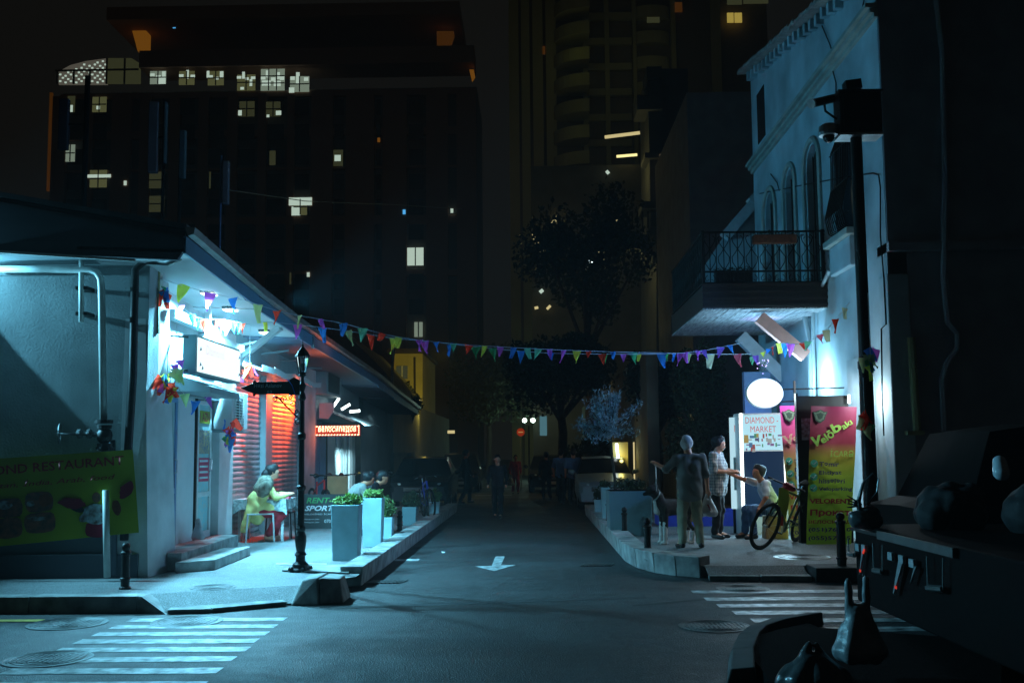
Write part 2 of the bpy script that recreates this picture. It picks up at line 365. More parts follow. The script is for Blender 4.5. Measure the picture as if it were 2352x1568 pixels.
def thing(name, label, cat, loc=(0, 0, 0), group=None):
    o = bpy.data.objects.new(name, None); COL.objects.link(o); o.location = loc; o.empty_display_size = 0.1
    return tag(o, label, cat, group)
def kids(o): return [c for c in COL.objects if c.parent == o]
def copy_tree(o, parent=None):
    c = o.copy(); COL.objects.link(c)
    if parent: c.parent = parent
    for ch in kids(o): copy_tree(ch, c)
    return c
def moved(o, loc=None, rot=None, scale=None, label=None):
    if loc is not None: o.location = loc
    if rot is not None: o.rotation_euler = rot
    if scale is not None: o.scale = scale
    if label: o['label'] = label
    return o
def text(s, mat, parent, p, right, up, width=None, height=None, bold=0.0, name='lettering', shear=0.0, depth=0.0015, spacing=1.0):
    cu = bpy.data.curves.new('t', 'FONT'); cu.body = s; cu.size = 1.0; cu.offset = bold; cu.shear = shear; cu.resolution_u = 2; cu.space_character = spacing
    ob = bpy.data.objects.new('t', cu); COL.objects.link(ob); bpy.context.view_layer.update()
    dg = bpy.context.evaluated_depsgraph_get(); m = bpy.data.meshes.new_from_object(ob.evaluated_get(dg), depsgraph=dg)
    bpy.data.objects.remove(ob)
    if not len(m.vertices): return None
    co = np.empty(len(m.vertices) * 3); m.vertices.foreach_get('co', co); co = co.reshape(-1, 3)
    lo, hi = co.min(0), co.max(0); W, H = hi[0] - lo[0], hi[1] - lo[1]
    sx = width / W if width else height / H
    sy = height / H if height else width / W
    r, u = Vector(right).normalized(), Vector(up).normalized(); n = r.cross(u)
    p = Vector(p) + n * depth
    out = [p + r * ((c[0] - lo[0]) * sx) + u * ((c[1] - lo[1]) * sy) for c in co]
    for v, q in zip(m.vertices, out): v.co = q
    m.materials.clear(); m.materials.append(MATS[mat]); m.name = name
    return link(name, m, parent)
# smooth-union bodies -> one continuous surface
def nets(f, org, h):
    s = f < 0; nx, ny, nz = f.shape
    c = np.zeros((nx - 1, ny - 1, nz - 1, 3)); cnt = np.zeros((nx - 1, ny - 1, nz - 1))
    cor = [(i, j, k) for i in (0, 1) for j in (0, 1) for k in (0, 1)]
    g = lambda a, o: a[o[0]:nx - 1 + o[0], o[1]:ny - 1 + o[1], o[2]:nz - 1 + o[2]]
    for ax in range(3):
        for o in cor:
            if o[ax]: continue
            p = list(o); p[ax] = 1; a, b = g(f, o), g(f, p); m = (a < 0) != (b < 0)
            t = np.where(m, a / np.where(m, a - b, 1), 0)
            for d in range(3): c[..., d] += np.where(m, o[d] + (t if d == ax else 0), 0)
            cnt += m
    act = cnt > 0; idx = -np.ones(act.shape, int); idx[act] = np.arange(act.sum())
    ii = np.argwhere(act); V = (ii + c[act] / cnt[act][:, None]) * h + org
    Fs = []
    for ax in range(3):
        sl0 = [slice(1, -1)] * 3; sl1 = [slice(1, -1)] * 3; sl0[ax] = slice(0, -1); sl1[ax] = slice(1, None)
        a, b = s[tuple(sl0)], s[tuple(sl1)]; e = np.argwhere(a != b); off = np.ones(3, int); off[ax] = 0; e = e + off
        u, v = [(1, 2), (2, 0), (0, 1)][ax]; du = np.zeros(3, int); du[u] = 1; dv = np.zeros(3, int); dv[v] = 1
        q = np.stack([idx[tuple((e - du - dv).T)], idx[tuple((e - dv).T)], idx[tuple(e.T)], idx[tuple((e - du).T)]], 1)
        flip = ~s[tuple(e.T)]; q[flip] = q[flip][:, ::-1]; Fs.append(q)
    return V, np.concatenate(Fs)
def blob(name, caps, mat, parent=None, vox=0.014, k=0.03, fold=0.0, seed=0):
    P = np.array([[*c[0], *c[1]] for c in caps], float); R = np.array([[c[2], c[3] if len(c) > 3 else c[2]] for c in caps])
    lo = np.minimum(P[:, :3], P[:, 3:]).min(0) - R.max() - 2.5 * vox; hi = np.maximum(P[:, :3], P[:, 3:]).max(0) + R.max() + 2.5 * vox
    n = np.ceil((hi - lo) / vox).astype(int) + 1
    f = np.full(n, 1.0, np.float32)
    for (p, r) in zip(P, R):
        a, b = p[:3], p[3:]; m = r.max() + 3 * vox + k
        i0 = np.maximum(0, np.floor((np.minimum(a, b) - m - lo) / vox).astype(int)); i1 = np.minimum(n, np.ceil((np.maximum(a, b) + m - lo) / vox).astype(int) + 1)
        ax = [lo[d] + vox * np.arange(i0[d], i1[d]) for d in range(3)]
        X, Y, Z = np.meshgrid(*ax, indexing='ij'); ab = b - a; L2 = max(ab.dot(ab), 1e-9)
        t = np.clip(((X - a[0]) * ab[0] + (Y - a[1]) * ab[1] + (Z - a[2]) * ab[2]) / L2, 0, 1)
        d = np.sqrt((X - a[0] - t * ab[0]) ** 2 + (Y - a[1] - t * ab[1]) ** 2 + (Z - a[2] - t * ab[2]) ** 2) - (r[0] + t * (r[1] - r[0]))
        sl = tuple(slice(i0[q], i1[q]) for q in range(3)); g = f[sl]; hh = np.maximum(k - np.abs(g - d), 0) / k
        f[sl] = np.minimum(g, d) - hh * hh * k * 0.25
    if fold:
        X, Y, Z = [lo[d] + vox * np.arange(n[d]) for d in range(3)]
        X, Y, Z = np.meshgrid(X, Y, Z, indexing='ij')
        f += fold * (np.sin(X * 34 + Z * 9 + seed) * np.sin(Y * 31 + Z * 12 + seed * 2) + 0.5 * np.sin(Z * 42 + X * 22 + seed))
    V, Q = nets(f, lo, vox)
    m = bpy.data.meshes.new(name); m.from_pydata(V.tolist(), [], Q.tolist()); m.materials.append(MATS[mat] if isinstance(mat, str) else mat); m.shade_smooth()
    return link(name, m, parent)
# leaves
def leaves(name, mat, parent, pts, size, asp=0.45, kind='stuff', droop=0.3, seed=1):
    rnd = random.Random(seed); v = []; f = []
    for p in pts:
        d = Vector((rnd.gauss(0, 1), rnd.gauss(0, 1), rnd.gauss(0, 1) + droop)).normalized(); u = Vector((rnd.gauss(0, 1), rnd.gauss(0, 1), rnd.gauss(0, 1)))
        w_ = d.cross(u).normalized(); L = size * rnd.uniform(0.6, 1.3); W = L * asp; p = Vector(p); n = d.cross(w_) * L * 0.15; k = len(v)
        v += [p, p + d * L * 0.5 + w_ * W * 0.5 + n, p + d * L, p + d * L * 0.5 - w_ * W * 0.5 + n]; f += [(k, k + 1, k + 2), (k, k + 2, k + 3)]
    m = bpy.data.meshes.new(name); m.from_pydata([tuple(q) for q in v], [], f); m.materials.append(MATS[mat]); o = link(name, m, parent)
    if kind: o['kind'] = kind
    return o
def cloud(c, rx, ry, rz, n, seed=1, lumps=9, hollow=0.35):
    rnd = random.Random(seed); c = Vector(c); L = []
    for i in range(lumps):
        a = rnd.uniform(0, 6.28); e = rnd.uniform(-0.8, 1.0); rr = rnd.uniform(0.35, 0.75)
        L.append((Vector((math.cos(a) * rr * math.cos(e), math.sin(a) * rr * math.cos(e), math.sin(e) * rr)), rnd.uniform(0.3, 0.5)))
    out = []
    while len(out) < n:
        q, r = rnd.choice(L); d = Vector((rnd.gauss(0, 1), rnd.gauss(0, 1), rnd.gauss(0, 1))).normalized() * r * (hollow + (1 - hollow) * rnd.random() ** 0.5)
        p = q + d; out.append((c.x + p.x * rx, c.y + p.y * ry, c.z + p.z * rz))
    return out
# ================================================================ THE SETTING
PZ = 0.15                                   # pavement height
XL = -4.85                                  # line of the left shop fronts
XR = 5.2                                    # line of the old facade on the right
tag(MB().quad((-200, -30, 0), (200, -30, 0), (200, 250, 0), (-200, 250, 0)).build('road', 'asphalt'), kind='structure')
# left pavement with a dropped corner
pl = MB()
pl.add([(-30, 10.2, PZ), (-4.0, 10.2, PZ), (-3.7, 10.38, PZ), (-2.5, 10.9, PZ), (-2.05, 11.6, PZ), (-2.05, 27, PZ), (-30, 27, PZ)], [(0, 1, 2, 3, 4, 5, 6)])
pl.add([(-4.0, 10.2, PZ), (-3.66, 9.95, .02), (-2.45, 10.5, .02), (-2.5, 10.9, PZ), (-3.7, 10.38, PZ)], [(0, 1, 4), (1, 2, 3, 4)])
tag(pl.build('left_pavement', 'pavement'), kind='structure')
pr = MB()
pr.add([(1.45, 13.2, PZ), (2.1, 12.45, PZ), (12, 12.45, PZ), (12, 26, PZ), (1.45, 26, PZ)], [(0, 1, 2, 3, 4)])
pr.add([(2.1, 12.45, PZ), (2.1, 12.2, 0.06), (3.3, 12.2, 0.06), (3.3, 12.45, PZ)], [(0, 1, 2, 3)])
tag(pr.build('right_pavement', 'pavement'), kind='structure')
# kerbs: each stone is its own piece
def kerb(name, label, path, wid, h, seg, mat='kerb', z0=0.0, bev=0.012, inset=0.025):
    t = thing(name, label, 'kerb', (path[0][0], path[0][1], 0)); del t['category']; t['kind'] = 'structure'
    for a, b in zip(path[:-1], path[1:]):
        a, b = Vector((*a, 0)), Vector((*b, 0)); L = (b - a).length; n = max(1, round(L / seg)); d = (b - a).normalized(); s = Vector((d.y, -d.x, 0))
        for i in range(n):
            p, q = a + d * (L * i / n + 0.006), a + d * (L * (i + 1) / n - 0.006); hh = h + random.uniform(-.004, .004); o_ = s * wid; ins = s * inset
            MB().frustum([(p.x, p.y, z0), (q.x, q.y, z0), (q.x + o_.x, q.y + o_.y, z0), (p.x + o_.x, p.y + o_.y, z0)],
                         [(p.x + ins.x, p.y + ins.y, z0 + hh), (q.x + ins.x, q.y + ins.y, z0 + hh), (q.x + o_.x, q.y + o_.y, z0 + hh), (p.x + o_.x, p.y + o_.y, z0 + hh)]).build('kerb_stone', mat, t, bevel=bev)
    return t
kl = kerb('left_street_kerb', 'tall pale concrete kerb running beside the white planters', [(-2.04, 11.9), (-2.04, 26.8)], -0.25, 0.235, 1.0)
kr = kerb('right_street_kerb', 'tall pale concrete kerb curving round the right corner', [(1.3, 25.0), (1.3, 14.4), (1.38, 13.6), (1.55, 13.0), (1.78, 12.65), (2.05, 12.45)], -0.27, 0.26, 1.0)
kerb('front_left_kerb', 'dark fronted kerb below the restaurant wall', [(-3.95, 9.995), (-30, 9.995)], 0.22, 0.165, 1.1, 'kerb', bev=0.004, inset=0.0)
kc = tag(MB().frustum([(-3.95, 10.0, 0), (-3.62, 9.9, 0), (-3.62, 10.12, 0), (-3.95, 10.2, 0)], [(-3.95, 10.0, .165), (-3.9, 9.98, .165), (-3.9, 10.2, .165), (-3.95, 10.2, .165)]).build('kerb_end', 'kerb'), kind='structure')
kerb('dropped_kerb', 'low kerb strip at the dropped left corner', [(-3.62, 9.92), (-3.2, 9.98), (-2.55, 10.42)], -0.22, 0.05, 0.9)
kerb('right_low_kerb', 'low flat kerb strip in front of the right pavement', [(2.1, 12.2), (3.3, 12.05)], -0.16, 0.07, 0.6)
kerb('right_dark_kerb', 'dark stone kerb in front of the bicycle banner', [(3.32, 12.0), (12, 12.0)], -0.42, 0.17, 1.0, 'dark_kerb')
# chunky corner kerb block
p = [onZ(x, y, 0.03) for x, y in ((672, 1375), (738, 1386), (785, 1372))]
blk = thing('corner_kerb_block', 'broken chunky concrete kerb block at the foot of the lamp post', 'kerb block', p[0])
MB().frustum([(-2.52, 10.42, 0), (-2.22, 10.42, 0), (-2.2, 11.0, 0), (-2.5, 11.05, 0)], [(-2.42, 10.52, .25), (-2.25, 10.50, .28), (-2.24, 10.95, .28), (-2.46, 11.0, .25)]).build('block', 'kerb', blk, bevel=0.02)
MB().frustum([(-2.215, 10.43, 0), (-1.99, 10.58, 0), (-2.0, 11.05, 0), (-2.19, 11.02, 0)], [(-2.24, 10.52, .27), (-2.04, 10.62, .25), (-2.06, 10.98, .25), (-2.23, 10.96, .27)]).build('block', 'kerb', blk, bevel=0.02)
# shallow tree-pit step beside the post
MB().prism([onZ(648, 1312, PZ + .004) , onZ(672, 1301, PZ + .004), onZ(815, 1299, PZ + .004), onZ(800, 1318, PZ + .004)], (0, 0, .02)).build('corner_slab', 'kerb')['kind'] = 'structure'
MB().prism([onZ(634, 1292.5, PZ + .004), onZ(634, 1296, PZ + .004), onZ(750, 1296.5, PZ + .004), onZ(750, 1293, PZ + .004)], (0, 0, .004)).build('worn_paint_mark', 'paint')['kind'] = 'structure'
# crossings
def stripes(name, ys, x0s, x1s, wid=0.19):
    t = thing(name, None, None); t['kind'] = 'structure'
    for Y, a, b in zip(ys, x0s, x1s):
        m = MB(); n = 10; r = [random.uniform(-.012, .012) for _ in range(2 * n + 2)]
        v = [(a + (b - a) * i / n, Y - wid / 2 + r[i], .004) for i in range(n + 1)] + [(a + (b - a) * i / n, Y + wid / 2 + r[n + i], .004) for i in range(n + 1)]
        m.add(v, [(i, i + 1, n + 2 + i, n + 1 + i) for i in range(n)]).build('stripe', 'paint', t)
ly = [9.57, 9.19, 8.83, 8.48, 8.12, 7.74, 7.33, 6.9, 6.45]
stripes('left_zebra_crossing', ly, [-3.85 + .0 * i for i in range(9)], [-2.36, -2.35, -2.33, -2.33, -2.3, -2.3, -2.28, -2.25, -2.25])
stripes('right_zebra_crossing', [11.25, 10.7, 10.25, 9.8, 9.35, 8.88], [1.75, 1.8, 1.85, 1.92, 2.0, 2.05], [6.5] * 6, 0.22)
MB().prism([(-7.5, 9.5, .004), (-4.68, 9.5, .004), (-4.68, 9.62, .004), (-7.5, 9.62, .004)], (0, 0, .003)).build('yellow_line', 'yellow_paint')['kind'] = 'structure'
a = [onZ(1033.6 + x / 5.851, 1234.6 + y / 5.851, .004) for x, y in ((610, 248), (735, 246), (712, 310), (683, 362), (890, 362), (590, 443), (335, 380), (562, 374))]
MB().quad(*[(q.x, q.y, .004) for q in a]).build('road_arrow', 'paint')['kind'] = 'structure'
for (x0, x1, y) in ((905, 960, 1288), (1000, 1040, 1136), (1090, 1130, 1138), (1140, 1175, 1137)):
    a, b = onZ(x0, y, 0), onZ(x1, y, 0); MB().quad((a.x, a.y, .004), (b.x, a.y, .004), (b.x, a.y + .25, .004), (a.x, a.y + .25, .004)).build('road_mark', 'paint')['kind'] = 'structure'
# dark patched trench lines in the road
M('patch', (0.02, 0.021, 0.022), 0.8, var=0.4, vs=3)
for (a, b, w_) in (((-2.1, 10.25), (1.2, 10.9), .16), ((-1.9, 14.3), (-.6, 14.8), .3), ((1.0, 10.3), (3.0, 11.3), .1), ((-2, 16.6), (-.9, 17.2), .4)):
    a, b = Vector((*a, .002)), Vector((*b, .002)); s_ = Vector((0, w_ / 2, 0)); MB().quad(a - s_, b - s_, b + s_, a + s_).build('road_patch', 'patch')['kind'] = 'structure'
# manhole covers
def manhole(c, r, label, z=0.002, mat='castiron'):
    t = thing('manhole_cover', label, 'manhole cover', (c[0], c[1], z))
    MB().lathe([(r, 0), (r, .005), (r * .95, .006), (r * .94, .003)], (c[0], c[1], z), 32).build('rim', mat, t)
    for k, rr in enumerate((.82, .66, .5, .34, .18)): MB().ring((c[0], c[1], z + .003), (0, 0, 1), r * rr, .005, 30, 4).build('ridge', mat, t)
    m = MB()
    for i in range(-6, 7): m.box(c[0] + i * r * .12 - .008, c[0] + i * r * .12 + .008, c[1] - r * .5, c[1] + r * .5, z + .003, z + .007)
    m.build('grid', mat, t)
    return t
c = onZ(468, 1357, PZ); c.y += .30; manhole(c, .24, 'round manhole cover set in the left pavement by the dropped kerb', PZ)
for (x, y, r, lab) in ((430, 1427, .33, 'round manhole cover lying across the second stripe of the left crossing'), (155, 1432, .36, 'faint round manhole cover in the road under the restaurant kerb'),
                       (110, 1513, .33, 'large round manhole cover in the bottom left corner of the road'), (1641, 1438, .32, 'round manhole cover in the road at the left end of the right crossing'),
                       (1706, 1352, .3, 'round manhole cover at the top stripe of the right crossing')):
    c = onZ(x, y, 0); manhole(c, r, lab, .002)
c = onZ(1842, 1279, PZ); manhole(c, .37, 'shiny round manhole cover on the pavement before the bicycle banner', PZ, 'steel')
# drain gratings
for (x, y, lab, dx) in ((885, 1337, 'slotted drain grating at the foot of the left kerb', 1), (1370, 1298, 'slotted drain grating beside the right kerb', 1)):
    c = onZ(x, y, 0); t = thing('drain_grating', lab, 'drain', (c.x, c.y, 0))
    MB().box(c.x - .2, c.x + .2, c.y - .13, c.y + .13, .001, .005).build('pit', 'black', t)
    for i in range(9):
        xx = c.x - .2 + i * .05; MB().beam((xx - .03, c.y - .13, .01), (xx + .05, c.y + .13, .01), .022, .008).build('bar', 'castiron', t)
# ================================================================ LEFT CORNER BUILDING (restaurant wall + shops)
WA = 11.75
CX = -4.57
B = thing('corner_shop_building', 'low plastered shop building with deep lit eaves on the left corner', 'building', (-5, 14, 0))
MB().box(-30, CX, WA, WA + .3, 0, 3.9).build('side_wall', 'rough_plaster', B)
q = onY(171, 700, WA)
MB().prism([(q.x, WA - .035, .1), (CX, WA - .035, .1), (CX, WA - .035, 3.85), (-30, WA - .035, 3.85), (-30, WA - .035, onY(80, 632, WA).z), (q.x, WA - .035, onY(170, 632, WA).z)], (0, .03, 0)).build('raised_plaster_margin', 'rough_plaster', B)
MB().box(-30, CX - .02, WA - .16, WA, 0, .42).build('plinth', 'grey_wall', B)
MB().box(-30, onY(270, 1200, WA).x, WA - .1, WA, .42, .62).build('ledge', 'grey_wall', B)
# battered corner pier
MB().frustum([(CX - .28, WA - .12, 0), (CX + .10, WA - .12, 0), (CX + .10, 12.55, 0), (CX - .28, 12.55, 0)], [(CX - .28, WA - .02, 3.75), (CX - .06, WA - .02, 3.75), (CX - .06, 12.5, 3.75), (CX - .28, 12.5, 3.75)]).build('corner_pier', 'plaster', B)
# street front
MB().box(XL - .3, XL, 12.5, 15.75, 0, 4.0).build('shop_front_wall', 'plaster', B)
MB().box(XL - .3, XL + .12, 15.02, 15.72, 0, 3.6).build('plaster_pier', 'plaster', B, bevel=.01)
MB().box(XL - .32, XL - .02, 15.72, 22.3, 2.98, 4.0).build('wall_over_shutters', 'grey_paint', B)
MB().box(XL - .3, XL + .06, 20.75, 21.95, 0, 3.4).build('pier', 'plaster', B)
MB().box(XL - .3, XL, 21.95, 22.4, 0, 3.6).build('pier', 'grey_paint', B)
MB().box(XL - .3, XL - .02, 22.4, 28.4, 2.35, 4.0).build('wall_over_rental_shop', 'grey_paint', B)
MB().box(XL - .3, XL - .02, 27.9, 34, 0, 4.0).build('far_wall', 'grey_wall', B)
# eave outer edge (roof line sags away from the camera)
EX = -3.9
pts = [onX(x, y, EX) for x, y in ((428, 522), (595, 665), (690, 738), (870, 862), (905, 892))]
pts[0] = Vector((EX, pts[0].y, pts[0].z)); Z0 = pts[0].z; Y0 = pts[0].y
zf = lambda Y: float(np.interp(Y, [q.y for q in pts], [q.z for q in pts]))
far = pts[-1].y + 6; pts.append(Vector((EX, far, pts[-1].z - .25)))
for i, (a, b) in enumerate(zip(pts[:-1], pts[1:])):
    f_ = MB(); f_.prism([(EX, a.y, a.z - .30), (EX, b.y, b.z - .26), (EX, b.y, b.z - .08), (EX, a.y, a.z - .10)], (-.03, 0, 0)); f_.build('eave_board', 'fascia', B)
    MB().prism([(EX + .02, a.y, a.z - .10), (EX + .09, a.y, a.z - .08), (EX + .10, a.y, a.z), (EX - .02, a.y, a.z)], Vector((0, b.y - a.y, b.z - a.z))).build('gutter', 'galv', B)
    MB().prism([(EX - .03, a.y, a.z - .29), (XL - .3, a.y, a.z - .24), (XL - .3, a.y, a.z - .20), (EX - .03, a.y, a.z - .25)], Vector((0, b.y - a.y, b.z - a.z + .02))).build('soffit', 'soffit' if i < 2 else M('shaded_soffit', (.10, .12, .17), .7), B)  # far segments get a darker colour that carries the shade
    MB().prism([(EX, a.y, a.z - .02), (XL - 4.5, a.y, a.z + 1.0), (XL - 4.5, a.y, a.z + 1.06), (EX, a.y, a.z + .04)], Vector((0, b.y - a.y, b.z - a.z))).build('roof_slope', 'dark_roof', B)
MB().box(EX - .02, EX + .03, 17.55, 17.62, zf(17.6) - .33, zf(17.6) + .02).build('fascia_joint', 'grey_paint', B)
# facing fascia, soffit and parapet above the restaurant wall
fy = Y0
tl, tr = onY(-60, 428, fy), onY(428, 522, fy); bl, br = onY(-60, 575, fy), onY(392, 597, fy); ml, mr = onY(-60, 458, fy), onY(420, 548, fy)
MB().prism([bl, (EX - .1, fy, br.z), (EX - .02, fy, Z0 - .25), (EX, fy, mr.z), ml], (0, .06, 0)).build('end_fascia', 'grey_wall', B)
tl2, tr2 = onY(-60, 425, fy + .25), onY(422, 520, fy + .25)
for k in range(4):
    f0, f1 = k / 4, (k + 1) / 4
    MB().prism([ml.lerp(tl, f0) + Vector((0, .02 * k, 0)), mr.lerp(tr, f0) + Vector((0, .02 * k, 0)), mr.lerp(tr, f1 - .04) + Vector((0, .02 * k, 0)), ml.lerp(tl, f1 - .04) + Vector((0, .02 * k, 0))], (0, .05, 0)).build('roof_edge_sheet', 'dark_roof', B)
MB().beam(bl + Vector((0, -.01, 0)), (CX + .1, fy - .01, br.z), .03, .03).build('drip_edge', 'pipe_paint', B)
MB().box(-30, EX - .1, fy + .06, WA + .3, 3.86, 3.9).build('end_soffit', 'grey_paint', B)
# two roller shutters: curved slats one by one
def slat_mesh(y0, y1):
    m = MB(); n = 5; v = []
    for i in range(n + 1):
        a = math.pi * i / n; v.append((math.sin(a) * .014, -.045 + .09 * i / n))
    for i in range(n):
        m.add([(XL - .05 + v[i][0], y0, v[i][1]), (XL - .05 + v[i][0], y1, v[i][1]), (XL - .05 + v[i + 1][0], y1, v[i + 1][1]), (XL - .05 + v[i + 1][0], y0, v[i + 1][1])], [(0, 1, 2, 3)])
    return m.mesh('slat')
for (y0, y1, lab) in ((15.8, 17.85, 'left roller shutter behind the seated woman, washed red from above'), (18.32, 20.7, 'right roller shutter glowing orange red behind the lamp post')):
    t = thing('roller_shutter', lab, 'roller shutter', (XL, y0, PZ), 'roller shutters under the orange canopy')
    me = slat_mesh(y0, y1); me.materials.append(MATS['slat'])
    for i in range(31):
        o = link('slat', me, t); o.location = (XL * 0 + t.location.x * 0, 0, 0); o.parent = None
        o.location = (0, 0, PZ + .1 + i * .09); o.parent = t; o.matrix_parent_inverse = parent_inv(t)
    MB().box(XL - .07, XL - .01, y0, y1, PZ, PZ + .06).build('bottom_bar', 'galv', t)
MB().box(XL - .08, XL + .06, 17.86, 18.30, PZ, 2.98).build('shutter_post', 'grey_paint', B)
MB().box(XL - .08, XL + .03, 20.7, 20.78, PZ, 2.98).build('shutter_rail', 'grey_paint', B)
MB().box(XL - .08, XL + .03, 15.72, 15.8, PZ, 2.98).build('shutter_rail', 'grey_paint', B)
for y in (16.2, 17.6, 19.0, 20.4): MB().tube([(XL + .02, y, 3.35), (XL + .5, y + .1, zf(y) - .35)], .02, 6).build('stay', 'grey_paint', B)
# sheet canopy over the shutters
t = thing('sheet_canopy', 'narrow bent metal canopy lit orange above the roller shutters', 'canopy', (XL, 16.3, 3))
for i in range(6):
    y0, y1 = 16.2 + i * .76, 16.2 + (i + 1) * .76 - .01; dz = .03 * math.sin(i * 2.1)
    MB().prism([(XL + .02, y0, 3.10), (XL + .42, y0, 2.93 + dz), (XL + .42, y1, 2.93 - dz), (XL + .02, y1, 3.10)], (0, 0, .012)).build('sheet', 'white_metal', t)
    MB().prism([(XL + .42, y0, 2.93 + dz), (XL + .42, y1, 2.93 - dz), (XL + .43, y1, 3.03 - dz), (XL + .43, y0, 3.03 + dz)], (.012, 0, 0)).build('lip', 'white_metal', t)
# steps and shop doors
t = thing('shop_steps', 'two grey concrete steps before the glass shop door', 'steps', (-4.5, 13, PZ))
MB().prism([(XL + .02, 12.25, PZ), (-4.3, 12.25, PZ), (-4.42, 15.0, PZ), (XL + .02, 15.0, PZ)], (0, 0, .22)).build('step', 'kerb', t, bevel=.01)
MB().prism([(-4.29, 12.0, PZ), (-3.92, 12.35, PZ), (-3.98, 14.1, PZ), (-4.31, 13.9, PZ)], (0, 0, .13)).build('step', 'kerb', t, bevel=.01)
def door(y0, y1, z0, z1, frame, panes, lab, panel='glass_lit', x=XL + .05, low=.35):
    t = thing('shop_door', lab, 'door', (x, y0, z0)); fw = .055
    for (a, b, c, d) in ((y0, y0 + fw, z0, z1), (y1 - fw, y1, z0, z1), (y0 + fw, y1 - fw, z1 - fw, z1), (y0 + fw, y1 - fw, z0, z0 + .1), (y0 + fw, y1 - fw, z0 + (z1 - z0) * low, z0 + (z1 - z0) * low + .07)):
        MB().box(x - .03, x + .03, a, b, c, d).build('frame', frame, t)
    MB().box(x - .008, x + .008, y0 + fw, y1 - fw, z0 + .1, z0 + (z1 - z0) * low).build('pane', panel if panes == 2 else 'blue_door', t)
    MB().box(x - .008, x + .008, y0 + fw, y1 - fw, z0 + (z1 - z0) * low + .07, z1 - fw).build('pane', panel, t)
    MB().tube([(x + .04, y1 - .1, z0 + .95), (x + .07, y1 - .1, z0 + .97), (x + .07, y1 - .1, z0 + 1.12), (x + .04, y1 - .1, z0 + 1.14)], .009, 6).build('handle', 'steel', t)
    return t
D0 = PZ + .22
door(12.72, 13.32, D0, 2.32, 'blue_door', 2, 'narrow blue framed glass door next to the corner pier', 'glass_lit')
MB().box(XL + .02, XL + .07, 13.36, 14.03, D0, 2.36).build('white_panel', 'white_plastic', B)
MB().box(XL + .02, XL + .09, 14.06, 14.1, D0, 2.36).build('door_jamb', 'dark_metal', B)
# open display doorway with goods
t = door(14.15, 14.75, D0, 2.34, 'white_metal', 2, 'white framed door papered with notices under the yellow price sign', 'print_cyan', low=.3)
x_ = XL + .06
MB().box(x_, x_ + .012, 14.22, 14.72, 2.02, 2.2).build('price_sign', 'banner_yellow', t)
text('1 AZN', 'ink_red', t, (x_ + .012, 14.25, 2.045), (0, 1, 0), (0, 0, 1), .42, .13, .02)
MB().box(x_, x_ + .008, 14.24, 14.70, 1.18, 1.52).build('notice', 'flag_pink', t)
for z in (1.22, 1.30, 1.38, 1.46): MB().box(x_ + .008, x_ + .011, 14.28, 14.64, z, z + .03).build('notice_line', 'ink_white', t)
MB().box(x_, x_ + .008, 14.24, 14.70, 1.58, 1.92).build('notice', 'print_goods', t)
MB().box(XL + .0, XL + .16, 12.75, 14.95, 2.36, 2.62).build('shutter_box', 'grey_paint', B, bevel=.01)
for z in (2.40, 2.47, 2.54): MB().box(XL + .16, XL + .165, 14.0, 14.95, z, z + .05).build('cladding_strip', 'white_metal', B)
# small grey tray awning under the sign box
MB().prism([(XL + .16, 12.95, 2.62), (XL + .62, 12.95, 2.46), (XL + .62, 12.95, 2.38), (XL + .16, 12.95, 2.40)], (0, 1.35, -.02)).build('tray_awning', 'grey_paint', B)
# projecting sign box
t = thing('shop_sign_box', 'white shop sign box with faint pink lettering over the shop door', 'sign', (-4.4, 12.7, 2.8))
MB().box(-4.47, -4.3, 12.62, 14.55, 2.60, 3.10).build('box', 'planter_grey', t)
MB().box(-4.298, -4.288, 12.66, 14.51, 2.63, 3.07).build('face', 'sign_face', t)
M('ink_faint', (0.95, 0.45, 0.6), 0.6, var=0, emit=(.9, .5, .62), es=.8)
text('Diamond', 'ink_faint', t, (-4.288, 12.98, 2.88), (0, 1, 0), (0, 0, 1), .75, .12)
M('ink_blue', (0.02, 0.09, 0.22), 0.6, var=0)
for (y, z) in ((12.72, 2.7), (12.72, 2.9), (12.8, 2.66), (14.42, 2.7), (14.42, 2.95)): MB().prism([(-4.286, y, z), (-4.286, y + .08, z + .02), (-4.286, y + .04, z + .06)], (.002, 0, 0)).build('print_mark', 'ink_blue', t)
for z in (3.07, 2.64): MB().tube([(XL, 12.58, z + .02), (-4.4, 12.62, z)], .014, 6).build('arm', 'dark_metal', t)
# ladder-like bracket beside the downpipe
t = thing('wall_bracket', 'dark square bar bracket with three rungs beside the black downpipe', 'bracket', (CX, 11.7, 3))
a, b = onY(359, 608, 12.0), onY(359, 765, 12.0)
MB().beam(a, b, .075, .05, (0, 1, 0)).build('upright', 'old_pipe', t)
for y in (629, 690, 755):
    p, q = onY(313, y - 1, 12.0), onY(353, y, 12.0); MB().beam(p, q, .03, .055).build('rung', 'old_pipe', t)
# downpipe
dp = [onY(x, y, Y) for x, y, Y in ((424, 538, 11.2), (428, 562, 11.25), (412, 590, 11.35), (386, 601, 11.45), (335, 598, 11.6), (310, 620, 11.6), (305, 860, 11.6), (294, 1040, 11.6), (285, 1240, 11.62))]
tag(MB().tube(dp, .048, 10).build('downpipe', 'dark_metal', smooth=True), 'black rain downpipe bending from the gutter down the restaurant corner', 'drainpipe')
